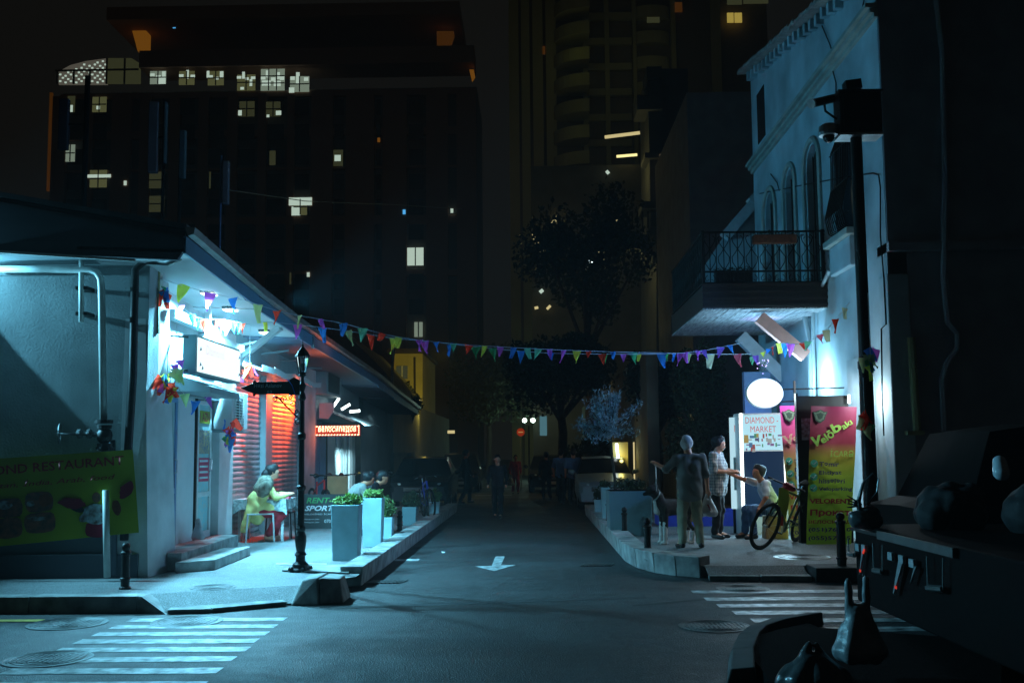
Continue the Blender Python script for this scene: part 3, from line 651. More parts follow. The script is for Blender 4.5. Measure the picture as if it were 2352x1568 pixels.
# gas pipes on the wall
def pipe(pix, Y, r, mat, label, name='wall_pipe'):
    pp = [onY(x, y, Y) for x, y in pix]; t = thing(name, label, 'pipe', pp[-1]); MB().tube(pp, r, 10).build('pipe', mat, t, smooth=True); return t
pipe([(-60, 592), (120, 592), (168, 594), (176, 600)], 11.6, .03, 'pipe_paint', 'upper horizontal gas pipe close under the grey fascia')
t = pipe([(187, 585), (187, 739)], 11.5, .03, 'pipe_paint', 'short vertical pipe stub with two clamps on the restaurant wall')
for y in (661, 720): p = onY(181, y, 11.5); MB().box(p.x - .035, p.x + .1, 11.49, 11.7, p.z - .02, p.z + .02).build('clamp', 'dark_metal', t)
t = pipe([(-60, 618), (100, 618), (205, 620), (222, 626), (231, 640), (233, 660), (238, 965)], 11.5, .042, 'pipe_paint', 'long gas pipe bending down to the valve on the restaurant wall')
for (x, y, r) in ((239, 968, .10), (240, 980, .085), (241, 1022, .085), (241, 1030, .10)): p = onY(x, y, 11.48); MB().lathe([(r, -.02), (r, .02)], p, 16).build('flange', 'iron', t)
p = onY(240, 1000, 11.48); MB().ball(p, .09, .09, .1).build('valve_body', 'iron', t, smooth=True)
q = onY(137, 996, 11.42); MB().tube([p, onY(205, 996, 11.44), q], [.05, .022, .014], 8).build('valve_stem', 'castiron', t)
for x in (183, 205): w_ = onY(x, 996, 11.45); MB().lathe([(.055, -.018), (.055, .018)], w_, 10, (1, 0, .05)).build('valve_collar', 'castiron', t)
MB().ring(q, (1, .35, 0), .11, .012, 20, 6).build('hand_wheel', 'castiron', t)
for a_ in (0, 1.57): d_ = Vector((-.35 * math.cos(a_), math.cos(a_), math.sin(a_))) * .1; MB().tube([q - d_, q + d_], .008, 5).build('wheel_spoke', 'castiron', t)
pipe([(243, 1030), (245, 1120)], 11.45, .05, 'grey_wall', 'dark upper length of the pipe in front of the yellow banner')
pipe([(243, 1125), (246, 1325)], 11.32, .038, 'pipe_paint', 'pale standing pipe rising from the pavement before the yellow banner')
pipe([(258, 1010), (263, 1320)], 11.6, .035, 'grey_wall', 'thin shadowed pipe just right of the pale standing pipe')  # dark wall colour carries the shade on this pipe
tag(MB().box(-7.86, -7.83, 11.468, 11.72, 2.6, 3.85).build('added_light_blocker', 'dark_metal'), 'sheet metal shield beside the wall floodlight left of the picture', 'shield')  # unseen plate added to keep the spot's light off the wall
# restaurant banner
BY = 11.38
t = thing('restaurant_banner', 'yellow green restaurant banner with food pictures slung across the dark wall', 'banner', onY(150, 1250, BY))
c4 = [onY(x, y, BY) for x, y in ((-560, 1310), (320, 1222), (305, 1032), (-560, 1090))]
g = MB(); n = 24; vv = []
for j in range(7):
    for i in range(n + 1):
        u, v_ = i / n, j / 6; p = c4[0].lerp(c4[1], u).lerp(c4[3].lerp(c4[2], u), v_); vv.append(p + Vector((0, .012 * math.sin(u * 30 + v_ * 3) * (1 - v_), 0)))
g.add(vv, [(j * (n + 1) + i, j * (n + 1) + i + 1, (j + 1) * (n + 1) + i + 1, (j + 1) * (n + 1) + i) for j in range(6) for i in range(n)]).build('sheet', 'banner_yellow', t, smooth=True)
R_ = (onY(290, 1042, BY) - onY(0, 1066, BY)).normalized(); U_ = Vector((-R_.z, 0, R_.x))
def on(px, py): return onY(px, py, BY - .013)
text('DIAMOND RESTAURANT', 'ink_red', t, on(-96, 1098), R_, U_, (on(285, 1070) - on(-96, 1098)).length, .105, .012)
text('Pakistan, İndia, Arab, food', 'ink_red', t, on(-62, 1128), R_, U_, (on(265, 1104) - on(-62, 1128)).length, .085, .004, shear=.25)
def blobpoly(cx, cy, w_, h_, mat, name, rot=0.0, jag=0.06, n=22, dz=0.0, sq=0.0):
    pp = []
    for i in range(n):
        a = 2 * math.pi * i / n; k = 1 + random.uniform(-jag, jag)
        if sq: k *= 1 / max(abs(math.cos(a)), abs(math.sin(a))) * sq + (1 - sq)
        x_, y_ = w_ * math.cos(a) * k, h_ * math.sin(a) * k; pp.append(on(cx + x_ * math.cos(rot) - y_ * math.sin(rot), cy + x_ * math.sin(rot) + y_ * math.cos(rot)) + Vector((0, -dz, 0)))
    MB().prism(pp, (0, -.002, 0)).build(name, mat, t)
for (cx, cy, w_, h_) in ((90, 1152, 33, 23), (92, 1200, 36, 24), (20, 1166, 32, 22), (18, 1212, 34, 24), (-60, 1178, 34, 22)): blobpoly(cx, cy, w_, h_, 'print_food', 'food_picture', -.1, .03, 28, 0, .55)
blobpoly(104, 1148, 16, 15, 'terracotta', 'food_detail', 0, .1, 16, .003); blobpoly(70, 1156, 9, 7, 'print_plate', 'food_detail', 0, .15, 14, .003); blobpoly(10, 1160, 18, 10, 'print_plate', 'food_detail', 0, .1, 14, .003); blobpoly(85, 1190, 20, 5, 'print_plate', 'food_detail', 0, .2, 14, .003)
# printed cook: white shirt, dark trousers, a tray of meat in one hand and a skewer in the other
blobpoly(222, 1216, 26, 18, 'ink_maroon', 'cook_print', 0, .02, 18, .001, .5); blobpoly(220, 1180, 30, 24, 'print_plate', 'cook_print', 0, .03, 22, .003); blobpoly(195, 1188, 14, 10, 'print_plate', 'cook_print', -.5, .04, 14, .002)
blobpoly(222, 1142, 10, 12, 'print_food', 'cook_print', 0, .03, 14, .003); blobpoly(175, 1165, 20, 9, 'ink_black', 'cook_print', .4, .05, 14, .003); blobpoly(167, 1155, 32, 12, 'ink_maroon', 'cook_print', .1, .14, 24, .005)
blobpoly(268, 1165, 10, 18, 'terracotta', 'cook_print', -.2, .06, 14, .004); blobpoly(290, 1125, 13, 22, 'ink_maroon', 'cook_print', .5, .14, 20, .005)
# floodlight fixtures under the eave
for i, (L_, lab) in enumerate(zip(EAVE_L, ('first of three floodlights under the eave, nearest the corner', 'middle floodlight under the shop eave', 'last floodlight under the eave, beside the white strut'))):
    x_, y_, z_ = L_; t = thing('eave_floodlight', lab, 'floodlight', L_, 'floodlights under the shop eave')
    MB().box(x_ - .09, x_ + .09, y_ - .13, y_ + .13, z_ + .035, z_ + .07).build('housing', 'dark_metal', t, bevel=.01)
    for k in range(-3, 4): MB().box(x_ - .085, x_ + .085, y_ + k * .034 - .005, y_ + k * .034 + .005, z_ + .07, z_ + .09).build('fin', 'dark_metal', t)
    MB().box(x_ - .075, x_ + .075, y_ - .11, y_ + .11, z_ + .018, z_ + .03).build('led_glass', 'led_white', t)
    MB().tube([(x_, y_ - .14, z_ + .05), (x_, y_ - .15, z_ + .16), (x_, y_ + .15, z_ + .16), (x_, y_ + .14, z_ + .05)], .01, 6).build('yoke', 'dark_metal', t)
# white strut
tag(MB().beam(onX(644, 752, -3.98), onX(538, 832, XL + .03), .08, .09).build('eave_strut', 'white_metal'), 'white diagonal strut holding up the eave past the floodlights', 'strut')
tag(MB().box(-4.62, -4.55, 13.9, 13.97, 3.1, 3.75).build('sign_post', 'white_metal'), 'short white upright behind the shop sign box', 'post')
tag(MB().beam((-4.75, 12.9, 3.42), (-4.75, 15.6, 3.38), .14, .12).build('cable_duct', 'white_plastic'), 'white cable duct along the wall above the sign box', 'duct')
tag(MB().box(XL - .02, XL + .2, 14.3, 15.95, 2.98, 3.32).build('spare_shutter_box', 'white_metal', bevel=.01), 'white shutter housing behind the sign box and strut', 'shutter housing')
# air conditioner
t = thing('air_conditioner', 'white outdoor air conditioner unit on the wall by the red shutters', 'air conditioner', (-4.65, 15.2, 2.2))
MB().box(-4.78, -4.5, 14.85, 15.68, 1.95, 2.52).build('casing', 'white_plastic', t, bevel=.012)
MB().ring((-4.49, 15.15, 2.235), (1, 0, 0), .2, .012, 24, 5).build('fan_ring', 'white_plastic', t)
MB().lathe([(.2, 0), (.2, .004)], (-4.5, 15.15, 2.235), 24, (1, 0, 0)).build('fan_opening', 'black', t)
for k in range(12): MB().box(-4.494, -4.478, 14.9, 15.5, 2.0 + k * .042, 2.008 + k * .042).build('grille_bar', 'white_plastic', t)
for k in range(3): MB().box(-4.492, -4.476, 14.98 + k * .2, 14.99 + k * .2, 1.98, 2.49).build('grille_bar', 'white_plastic', t)
MB().box(-4.85, -4.5, 14.9, 15.65, 1.90, 1.94).build('bracket', 'grey_paint', t)
# bicycle rental shop front
t = thing('rental_shop_front', 'curtained bicycle rental shop front under the red sign', 'shop front', (XL, 22.4, PZ)); x_ = XL + .02
def panel(px0, px1, y1, mat, name, d=0.0):
    a = onX(px0, 1190, x_ + d).y; b = onX(px1, 1190, x_ + d).y; MB().box(x_ - .03, x_ + d, a, b, PZ, onX((px0 + px1) / 2, y1, x_).z).build(name, mat, t); return a, b
panel(722, 733, 998, 'blue_door', 'door_leaf'); panel(734, 747, 998, 'blue_door', 'door_leaf', .01); panel(748, 752, 998, 'black', 'gap', -.01); panel(752, 768, 998, 'white_plastic', 'curtain')
for i, (a_, b_) in enumerate(((769, 774), (775, 781), (782, 788), (789, 794), (795, 801), (802, 808))): panel(a_, b_, 996, 'white_plastic' if i % 2 else 'glass_lit', 'curtain', .02 * (i % 3))
panel(809, 815, 998, 'grey_paint', 'frame'); panel(816, 828, 1000, 'glass_dark', 'window_pane')
t = thing('shop_awning', 'small sagging fabric awning over the red bicycle sign', 'awning', (XL, 23, 2.5))
for i in range(5):
    y0, y1 = 22.7 + i * .8, 22.7 + (i + 1) * .8; s1, s2 = .04 * math.sin(i * 1.9), .04 * math.sin((i + 1) * 1.9)
    MB().prism([(XL, y0, 2.62), (XL + .75, y0, 2.28 + s1), (XL + .75, y1, 2.28 + s2), (XL, y1, 2.62)], (0, 0, .015)).build('cloth_panel', 'grey_paint', t)
p0, p1 = onY(733, 970, 22.3), onY(766, 925, 22.3)
tag(MB().prism([(p0.x, 22.3, p0.z + .1), (p0.x, 22.3, p1.z), (p1.x, 22.3, p1.z), (p1.x, 22.3, p0.z + .25), (p1.x - .12, 22.3, p0.z + .08)], (0, .08, 0)).build('blank_sign_board', 'white_plastic'), 'small blank board reddened by the bicycle sign below it', 'board')
for (x, y, dx, dz, lab) in ((772, 924, .07, .10, 'left tube spotlight above the bicycle sign'), (794, 934, .10, .06, 'middle tube spotlight above the bicycle sign'), (815, 944, .12, .01, 'right glaring tube spotlight above the bicycle sign')):
    c = onY(x, y, 23.6); t = thing('tube_spotlight', lab, 'spotlight', c, 'tube spotlights above the rental shop')
    MB().tube([c - Vector((dx, 0, dz)), c + Vector((dx, 0, dz))], .032, 8).build('tube', 'tube_white', t); MB().obox(c + Vector((-.02, .03, .05)), (dx, 0, dz), (0, 1, 0), (-dz, 0, dx), .1, .04, .03).build('holder', 'dark_metal', t)
t = thing('split_air_unit', 'dark outdoor air unit high on the rental shop wall', 'air conditioner', (XL, 24, 3)); p0, p1 = onX(752, 905, XL + .3), onX(785, 862, XL + .3)
MB().box(XL, XL + .3, p0.y, p1.y, p0.z, p0.z + .6).build('casing', 'grey_paint', t, bevel=.02); MB().box(XL + .3, XL + .31, p0.y + .1, p1.y - .3, p0.z + .06, p0.z + .54).build('grille', 'black', t)
# red led sign
LY = 22.2; a, b = onY(724, 1001, LY), onY(826, 976, LY)
t = thing('bicycle_led_sign', 'red neon sign reading велосипедов with a dashed light border', 'neon sign', (a.x, LY, a.z))
MB().box(a.x, b.x, LY, LY + .07, a.z, b.z).build('casing', 'neon_dark', t)
text('велосипедов', 'neon_text', t, (a.x + .07, LY - .004, a.z + .065), (1, 0, 0), (0, 0, 1), b.x - a.x - .15, .13, 0, depth=.003, spacing=1.08)
n = 15; wd = (b.x - a.x) / n
for i in range(n):
    for z in (a.z + .012, b.z - .034): MB().prism([(a.x + i * wd + .01, LY - .006, z), (a.x + i * wd + .045, LY - .006, z), (a.x + i * wd + .058, LY - .006, z + .022), (a.x + i * wd + .023, LY - .006, z + .022)], (0, .006, 0)).build('led_dash', 'neon_text', t)
for i in range(5): MB().box(b.x - .026, b.x - .008, LY - .006, LY, a.z + .02 + i * .045, a.z + .05 + i * .045).build('led_dash', 'neon_text', t)
MB().box(a.x - .02, a.x + .012, LY - .01, LY, a.z, b.z).build('led_edge', 'neon_red', t)
tag(MB().box(XL + .005, XL + .03, 21.97, 22.0, 1.0, 2.9).build('led_strip', 'neon_red'), 'thin vertical red light strip on the pier left of the bicycle sign', 'light strip')
# rental board
by_ = 19.1; a, b = onY(697, 1208, by_), onY(800, 1134, by_)
t = thing('rental_board', 'dark board reading RENT SPORT standing behind the lamp post', 'sign board', (a.x, by_, PZ))
MB().box(a.x, b.x, by_, by_ + .03, PZ, b.z).build('board', 'board_dark', t)
def rb(s, x, y0, y1, x1, mat, bold=0.0, sh=0.0):
    p, q = onY(x, y1, by_), onY(x1, y0, by_); text(s, mat, t, (p.x, by_ - .002, p.z), (1, 0, 0), (0, 0, 1), q.x - p.x, q.z - p.z, bold, shear=sh)
rb('RENT', 704, 1142, 1155, 758, 'ink_green', .02, .25); rb('SPORT', 700, 1160, 1173, 768, 'ink_white', .035, .3)
rb('VELOSİPED İCARƏSİ VƏ', 699, 1177, 1182, 790, 'ink_white'); rb('Veniospoort_baku', 699, 1190, 1194, 733, 'ink_white'); rb('Veniospoort_baku', 699, 1197, 1201, 733, 'ink_white'); rb('070 515', 745, 1192, 1200, 778, 'ink_white')
# ---- lamp post with street name arrow
lp = onZ(690, 1312, PZ); LX, LYY = lp.x, lp.y
t = thing('street_lamp', 'ornate black lamp post with a glass lantern and arrow street sign', 'street lamp', (LX, LYY, PZ))
prof = [(.115, 0), (.12, .03), (.10, .05), (.095, .09), (.06, .12), (.055, .18), (.075, .2), (.06, .22), (.05, .24), (.062, .30), (.07, .36), (.065, .42), (.045, .47), (.055, .49), (.06, .51), (.05, .53), (.042, .55), (.040, .95), (.055, .97), (.055, 1.0), (.036, 1.02), (.034, 1.55), (.05, 1.57), (.05, 1.62), (.033, 1.64), (.030, 2.02), (.048, 2.05), (.04, 2.09), (.025, 2.13), (.045, 2.2), (.025, 2.24), (.018, 2.3), (.05, 2.33), (.03, 2.345), (.055, 2.355)]
MB().lathe([(r, z * 1.02) for r, z in prof], (LX, LYY, PZ), 16).build('post', 'iron', t, smooth=False)
for k in range(4): a_ = k * 1.57 + .6; MB().ball((LX + .115 * math.cos(a_), LYY + .115 * math.sin(a_), PZ + .035), .04, .04, .035, 8, 6).build('claw_foot', 'iron', t, smooth=True)
z0 = PZ + 2.40; n = 6
MB().lathe([(.04, 0), (.045, .012)], (LX, LYY, z0), 6).build('lantern_floor', 'iron', t)
for k in range(n):
    a_, b_ = 2 * math.pi * k / n, 2 * math.pi * (k + 1) / n; p0, p1 = (math.cos(a_), math.sin(a_)), (math.cos(b_), math.sin(b_))
    MB().beam((LX + .046 * p0[0], LYY + .046 * p0[1], z0 + .01), (LX + .078 * p0[0], LYY + .078 * p0[1], z0 + .2), .008, .008).build('lantern_rib', 'iron', t)
    MB().quad((LX + .045 * p0[0], LYY + .045 * p0[1], z0 + .012), (LX + .045 * p1[0], LYY + .045 * p1[1], z0 + .012), (LX + .076 * p1[0], LYY + .076 * p1[1], z0 + .2), (LX + .076 * p0[0], LYY + .076 * p0[1], z0 + .2)).build('lantern_pane', M('lantern_glass', (0.9, 0.95, 1), 0.05, var=0, trans=0.95), t)
MB().lathe([(.018, 0), (.022, .05), (.012, .09)], (LX, LYY, z0 + .03), 8).build('bulb', 'glass_lit', t)
MB().lathe([(.092, .2), (.09, .215), (.06, .27), (.025, .31), (.012, .325), (.014, .34), (.004, .36), (.003, .42)], (LX, LYY, z0), 6).build('lantern_cap', 'iron', t)
# arrow sign
p0, p1 = onY(553, 890, LYY - .03), onY(688, 890, LYY - .03); z1, z2 = onY(600, 906, LYY).z, onY(600, 877, LYY).z; zc = (z1 + z2) / 2; xa = p0.x
sg = MB().prism([(xa, LYY - .05, zc), (xa + .14, LYY - .05, z2 - .02), (xa + .2, LYY - .05, z2), (LX - .03, LYY - .05, z2), (LX - .03, LYY - .05, z1), (xa + .2, LYY - .05, z1), (xa + .14, LYY - .05, z1 + .02)], (0, .025, 0)).build('name_arrow', 'iron', t, bevel=.004)
M('sign_ink', (0.35, 0.42, 0.42), 0.5, var=0)
text('Həzi Aslanov', 'sign_ink', sg, (xa + .17, LYY - .052, zc + .005), (1, 0, 0), (0, 0, 1), .34, .05, .004); text('63', 'sign_ink', sg, (xa + .33, LYY - .052, z1 + .012), (1, 0, 0), (0, 0, 1), .06, .035)
for (x, y) in ((xa + .17, z2), (xa + .17, z1), (LX - .12, z2), (LX - .12, z1)): MB().ball((x, LYY - .04, y), .022, .02, .022, 8, 6).build('knob', 'iron', t)
MB().prism([(LX - .16, LYY - .06, z2 + .01), (LX - .09, LYY - .06, z2 + .05), (LX - .02, LYY - .06, z2 + .01), (LX - .02, LYY - .06, z1 - .01), (LX - .16, LYY - .06, z1 - .01)], (0, .03, 0)).build('sign_bracket', 'iron', t)
def spiral(cx, cz, r, turns, a0, d=1, n=22): return [(cx + r * (1 - i / n * .85) * math.cos(a0 + d * turns * 6.283 * i / n), LYY, cz + r * (1 - i / n * .85) * math.sin(a0 + d * turns * 6.283 * i / n)) for i in range(n + 1)]
MB().tube([(LX - .03, LYY, z1 - .30), (LX - .1, LYY, z1 - .24), (LX - .2, LYY, z1 - .14), (LX - .28, LYY, z1 - .05), (LX - .33, LYY, z1 - .02)], .010, 6).build('scroll', 'iron', t)
for (cx, cz, r, a0, d) in ((LX - .33, z1 - .055, .035, 1.5, 1), (LX - .22, z1 - .06, .045, 3.6, -1), (LX - .12, z1 - .12, .045, 2.0, -1), (LX - .07, z1 - .22, .04, 4.0, 1), (LX - .05, z1 - .34, .04, 1.0, 1), (LX - .14, z1 - .04, .03, .5, 1)):
    MB().tube(spiral(cx, cz, r, 1.3, a0, d), .007, 5).build('scroll', 'iron', t)
MB().tube([(LX - .16, LYY - .07, z2 + .02), (LX - .11, LYY - .07, z2 - .05), (LX - .08, LYY - .07, z1 + .02), (LX - .07, LYY - .07, z1 - .02)], .005, 5).build('cable_tie', 'flag_blue', t)
# ---- bollards
def bollard(x, yb, yt, label, r=.045):
    b = onZ(x, yb, PZ); h = onY(x, yt, b.y).z - PZ; t = thing('bollard', label, 'bollard', (b.x, b.y, PZ), 'black pavement bollards')
    MB().lathe([(r * 1.35, 0), (r * 1.35, .02), (r, .03), (r, .09), (r * 1.2, .10), (r * 1.2, .115), (r, .125), (r * .95, h - .13), (r * 1.2, h - .12), (r * 1.2, h - .10), (r * .8, h - .085)], (b.x, b.y, PZ), 14).build('shaft', 'iron', t)
    MB().ball((b.x, b.y, PZ + h - .045), r * 1.02, r * 1.02, .05, 12, 8).build('cap', 'iron', t, smooth=True); return t
bollard(287, 1352, 1246, 'black bollard before the restaurant banner'); bollard(1488, 1277, 1190, 'black bollard nearest the right kerb, left of the old man')
bollard(1435, 1233, 1164, 'black bollard in front of the large grey planter'); bollard(1398, 1208, 1145, 'black bollard against the left edge of the large grey planter')
bollard(1934, 1302, 1177, 'black bollard before the foot of the bicycle banner', .055); bollard(918, 1219, 1172, 'black bollard between the small planters on the left')
# ---- planters
def planter(px0, px1, yt, yb, mat, label, dep=None, leafm='leaf', lr=.16, lh=.09, n=420, seed=1, size=.05, cat='planter'):
    b = onZ((px0 + px1) / 2, yb, PZ); Y = b.y; x0, x1 = onY(px0, yb, Y).x, onY(px1, yb, Y).x; zt = onY(px0, yt, Y).z; dep = dep or (x1 - x0)
    t = thing('planter', label, cat, ((x0 + x1) / 2, Y + dep / 2, PZ), 'square planters along the kerbs')
    e = .02; MB().frustum([(x0 + e, Y + e, PZ), (x1 - e, Y + e, PZ), (x1 - e, Y + dep - e, PZ), (x0 + e, Y + dep - e, PZ)], [(x0, Y, zt), (x1, Y, zt), (x1, Y + dep, zt), (x0, Y + dep, zt)]).build('tub', mat, t, bevel=.008)
    MB().box(x0 + .03, x1 - .03, Y + .03, Y + dep - .03, zt + .001, zt + .006).build('earth', 'soil', t)
    cx, cy = (x0 + x1) / 2, Y + dep / 2
    leaves('foliage', leafm, t, [p for p in cloud((cx, cy, zt + lh * .5), (x1 - x0) * .62 if lr is None else lr, dep * .55, lh, n, seed, 10) if p[2] > zt], size, .55, seed=seed); return t
planter(759, 823, 1160, 1288, 'planter', 'tall pale planter of leafy green plants, nearest the lamp post', .33, 'leaf_light', .2, .10, 900, 1, .045)
planter(830, 877, 1144, 1257, 'planter', 'tallest pale planter with a mound of small leaves, second from the lamp post', .3, 'leaf_light', .18, .09, 900, 2, .04)
planter(870, 901, 1188, 1238, 'planter', 'short pale planter with a big yellow green bush behind the tall ones', .3, 'leaf', .24, .26, 1400, 3, .045)
planter(923, 956, 1164, 1207, 'planter_grey', 'low grey planter with a dark bush left of the blue bicycle', .3, 'leaf_dark', .2, .24, 900, 4, .05)
planter(984, 1009, 1152, 1187, 'planter', 'small white planter behind the blue bicycle wheel', .25, 'leaf', .17, .2, 600, 5, .05)
planter(1400, 1500, 1128, 1231, 'planter_grey', 'large grey box planter with a clipped hedge and the olive tree', .75, 'leaf_dark', .34, .14, 1600, 6, .045)
planter(1383, 1402, 1119, 1203, 'planter', 'narrow pale blue planter behind the large grey one', .3, 'leaf_dark', .16, .1, 400, 7, .045)
planter(1366, 1383, 1147, 1187, 'planter', 'lowest blue planter at the far end of the right kerb', .25, 'leaf_dark', .14, .18, 500, 8, .05)
# olive tree
b = onY(1415, 1128, 18.2); t = thing('olive_tree', 'small olive tree with silvery blue leaves growing from the large planter', 'tree', (b.x, 18.2, b.z))
tc = onY(1400, 968, 18.2)
MB().tube([(b.x, 18.2, b.z - .2), (b.x - .02, 18.2, b.z + .25), (b.x - .06, 18.22, b.z + .6), (tc.x + .02, 18.2, tc.z - .25)], [.035, .028, .024, .02], 8).build('trunk', 'bark', t)
rnd = random.Random(5); lp_ = []; br = MB()
for i in range(46):
    a_ = rnd.uniform(0, 6.28); e_ = rnd.uniform(-.45, 1.5); R = rnd.uniform(.36, .66); d_ = Vector((math.cos(a_) * math.cos(e_), math.sin(a_) * math.cos(e_), math.sin(e_) * .95)); s_ = Vector((tc.x, 18.2, tc.z - .18)) + d_ * .06
    e2 = s_ + d_ * R + Vector((0, 0, rnd.uniform(.0, .16))); md = s_.lerp(e2, .5) + Vector((0, 0, .04 * rnd.random())); br.tube([s_, md, e2], [.012, .007, .003], 5)
    for k in range(64): u = rnd.uniform(.2, 1.05); p = (s_.lerp(md, u * 2) if u < .5 else md.lerp(e2, u * 2 - 1)); lp_.append(p + Vector((rnd.gauss(0, .035), rnd.gauss(0, .035), rnd.gauss(0, .035))))
br.build('branches', 'bark', t); leaves('foliage', 'olive_leaf', t, lp_, .075, .2, droop=.9, seed=3)
# ================================================================ RIGHT SIDE: old facade
B = thing('old_facade_building', 'old pale blue lit stucco building with arched windows and a slanting tiled roof edge', 'building', (XR, 18, 0))
yc = onX(2030, 420, XR).y                    # near corner
ye = onX(1730, 380, XR).y
zr = lambda Y: float(np.interp(Y, [yc - 1, onX(1935, 0, XR).y, ye], [8.9, onX(1935, 0, XR).z, onX(1722, 178, XR).z]))
# wall with real openings, made from vertical strips
ops = []                                      # y0, y1, z0, z1, arched
def op(xa, xb, ztop, zbot, arch): ops.append((onX(xb, 500, XR).y, onX(xa, 500, XR).y, zbot, ztop, arch))
Z1 = 4.25
op(1922, 1962, onX(1942, 300, XR).z, onX(1942, 540, XR).z, False)
op(1856, 1886, 7.15, Z1 + .2, True); op(1806, 1829, 7.15, Z1 + .2, True); op(1758, 1782, 7.12, Z1 + .2, True)
ops.sort()
m = MB(); TH = .28
def wall_cell(y0, y1, z0a, z0b, z1a, z1b): m.prism([(XR, y0, z0a), (XR, y1, z0b), (XR, y1, z1b), (XR, y0, z1a)], (TH, 0, 0))
ycur = yc
for (y0, y1, z0, z1, ar) in ops:
    wall_cell(ycur, y0, 0, 0, zr(ycur), zr(y0)); wall_cell(y0, y1, 0, 0, z0, z0)
    if ar:
        n = 10; mid = (y0 + y1) / 2; hw = (y1 - y0) / 2; zs = z1 - hw
        for i in range(n):
            ya, yb = y0 + (y1 - y0) * i / n, y0 + (y1 - y0) * (i + 1) / n
            za, zb = zs + hw * math.sqrt(max(0, 1 - ((ya - mid) / hw) ** 2)), zs + hw * math.sqrt(max(0, 1 - ((yb - mid) / hw) ** 2)); wall_cell(ya, yb, za, zb, zr(ya), zr(yb))
    else: wall_cell(y0, y1, z1, z1, zr(y0), zr(y1))
    ycur = y1
wall_cell(ycur, ye, 0, 0, zr(ycur), zr(ye)); m.build('stucco_wall', 'old_plaster', B)
MB().box(XR + .2, XR + .24, yc + .1, ye - .05, 0, 8).build('dark_rooms', 'glass_dark', B)
for i, (y0, y1, z0, z1, ar) in enumerate(ops):
    if ar:
        wn = MB().box(XR + .12, XR + .15, y0, y1, z0, z1).build('arched_window', 'wood', B)
        mid, hw = (y0 + y1) / 2, (y1 - y0) / 2 + .09; zs = z1 - hw + .09
        pth = [(XR - .02, y1 + .09, z0)] + [(XR - .02, mid + hw * math.cos(a_), zs + hw * math.sin(a_)) for a_ in [math.pi * k / 12 for k in range(13)]] + [(XR - .02, y0 - .09, z0)]
        MB().tube(pth, .055, 6).build('moulding', 'old_trim', wn)
        for k in range(4): yy = y0 + (y1 - y0) * (k + .5) / 4; MB().tube([(XR + .1, yy, z0), (XR + .1, yy, z1 - .1)], .012, 5).build('slat_edge', 'iron', wn)
    else:
        wn = MB().box(XR + .13, XR + .15, y0, y1, z0, z1).build('barred_window', 'glass_dark', B)
        for k in range(11):
            yy = y0 + (y1 - y0) * k / 10; MB().tube([(XR + .02, yy, z1), (XR - .06, yy, z1 - .2), (XR - .08, yy, (z0 + z1) / 2), (XR - .2, yy, z0 + .35), (XR - .14, yy, z0 + .1), (XR + .02, yy, z0 + .02)], .012, 5).build('bar', 'iron', wn)
        for zz in (z0 + .3, (z0 + z1) / 2, z1 - .25): MB().tube([(XR - .08, y0 - .02, zz), (XR - .08, y1 + .02, zz)], .012, 5).build('cross_bar', 'iron', wn)
        MB().prism([(XR - .2, y0 - .2, z0 - .12), (XR - .2, y1 + .2, z0 - .12), (XR - .2, y1 + .2, z0), (XR - .2, y0 - .2, z0)], (.2, 0, 0)).build('sill', 'old_trim', wn, bevel=.02)
        MB().prism([(XR - .12, y0 - .1, z0 - .6), (XR - .12, y1 + .1, z0 - .6), (XR - .12, y1 + .1, z0 - .12), (XR - .12, y0 - .1, z0 - .12)], (.12, 0, 0)).build('apron', 'old_plaster', wn, bevel=.02)
# slot window near the far end
y0, y1 = onX(1757, 260, XR).y, onX(1740, 260, XR).y
MB().box(XR - .012, XR, y0, y1, onX(1748, 325, XR).z, onX(1748, 205, XR).z).build('slot_window', 'glass_dark', B)
# string course and roof tiles
zl = onX(1757, 366, XR).z
for dz, dx in ((0, .06), (.07, .12), (.15, .18)): MB().box(XR - dx, XR, yc - .05, ye + .02, zl + dz, zl + dz + .065).build('string_course', 'old_trim', B)
rt = MB(); nt_ = 46
for i in range(nt_):
    yy = yc + (ye - yc) * (i + .5) / nt_; zz = zr(yy); r_ = random.uniform(-.03, .03)
    MB().obox((XR - .05, yy, zz + .10 + r_ * .4), (1, 0, random.uniform(-.05, .12)), (0, 1, 0), (0, 0, 1), .26, (ye - yc) / nt_ * .46, .035).build('roof_tile', 'tile', B)
    if i % 2 == 0: MB().box(XR - .14, XR, yy - .06, yy + .06, zz - .14 + r_, zz + .05 + r_).build('eave_brick', 'old_plaster', B)
# wall cables
for pix in ([(1888, 60), (1905, 100), (1915, 130), (1912, 160), (1920, 190), (1920, 320), (1921, 520)], [(1745, 445), (1830, 428), (1925, 410), (2005, 398), (2018, 402), (2022, 430), (2022, 540), (2030, 640), (2035, 745), (2024, 755), (2026, 900), (2030, 1000)], [(1985, 0), (1975, 45), (1990, 62)], [(1770, 400), (1785, 420), (1790, 438)]):
    MB().tube([onX(x, y, XR - .03) for x, y in pix], .012, 5).build('wall_cable', 'iron', B)
for pix, r in (([(1845, 700), (1862, 790), (1866, 960)], .06), ([(1905, 620), (1868, 700), (1868, 800), (1872, 960)], .035)):
    MB().tube([onX(x, y, XR - .08) for x, y in pix], r, 8).build('drain_pipe', 'grey_paint', B)
MB().box(XR - .02, XR + .3, yc - .02, yc + .35, .1, 4.1).build('corner_quoin', 'old_plaster', B, bevel=.02)
MB().box(XR - .06, XR, 15.2, 16.3, .15, 3.0).build('flat_pilaster', 'old_plaster', B)
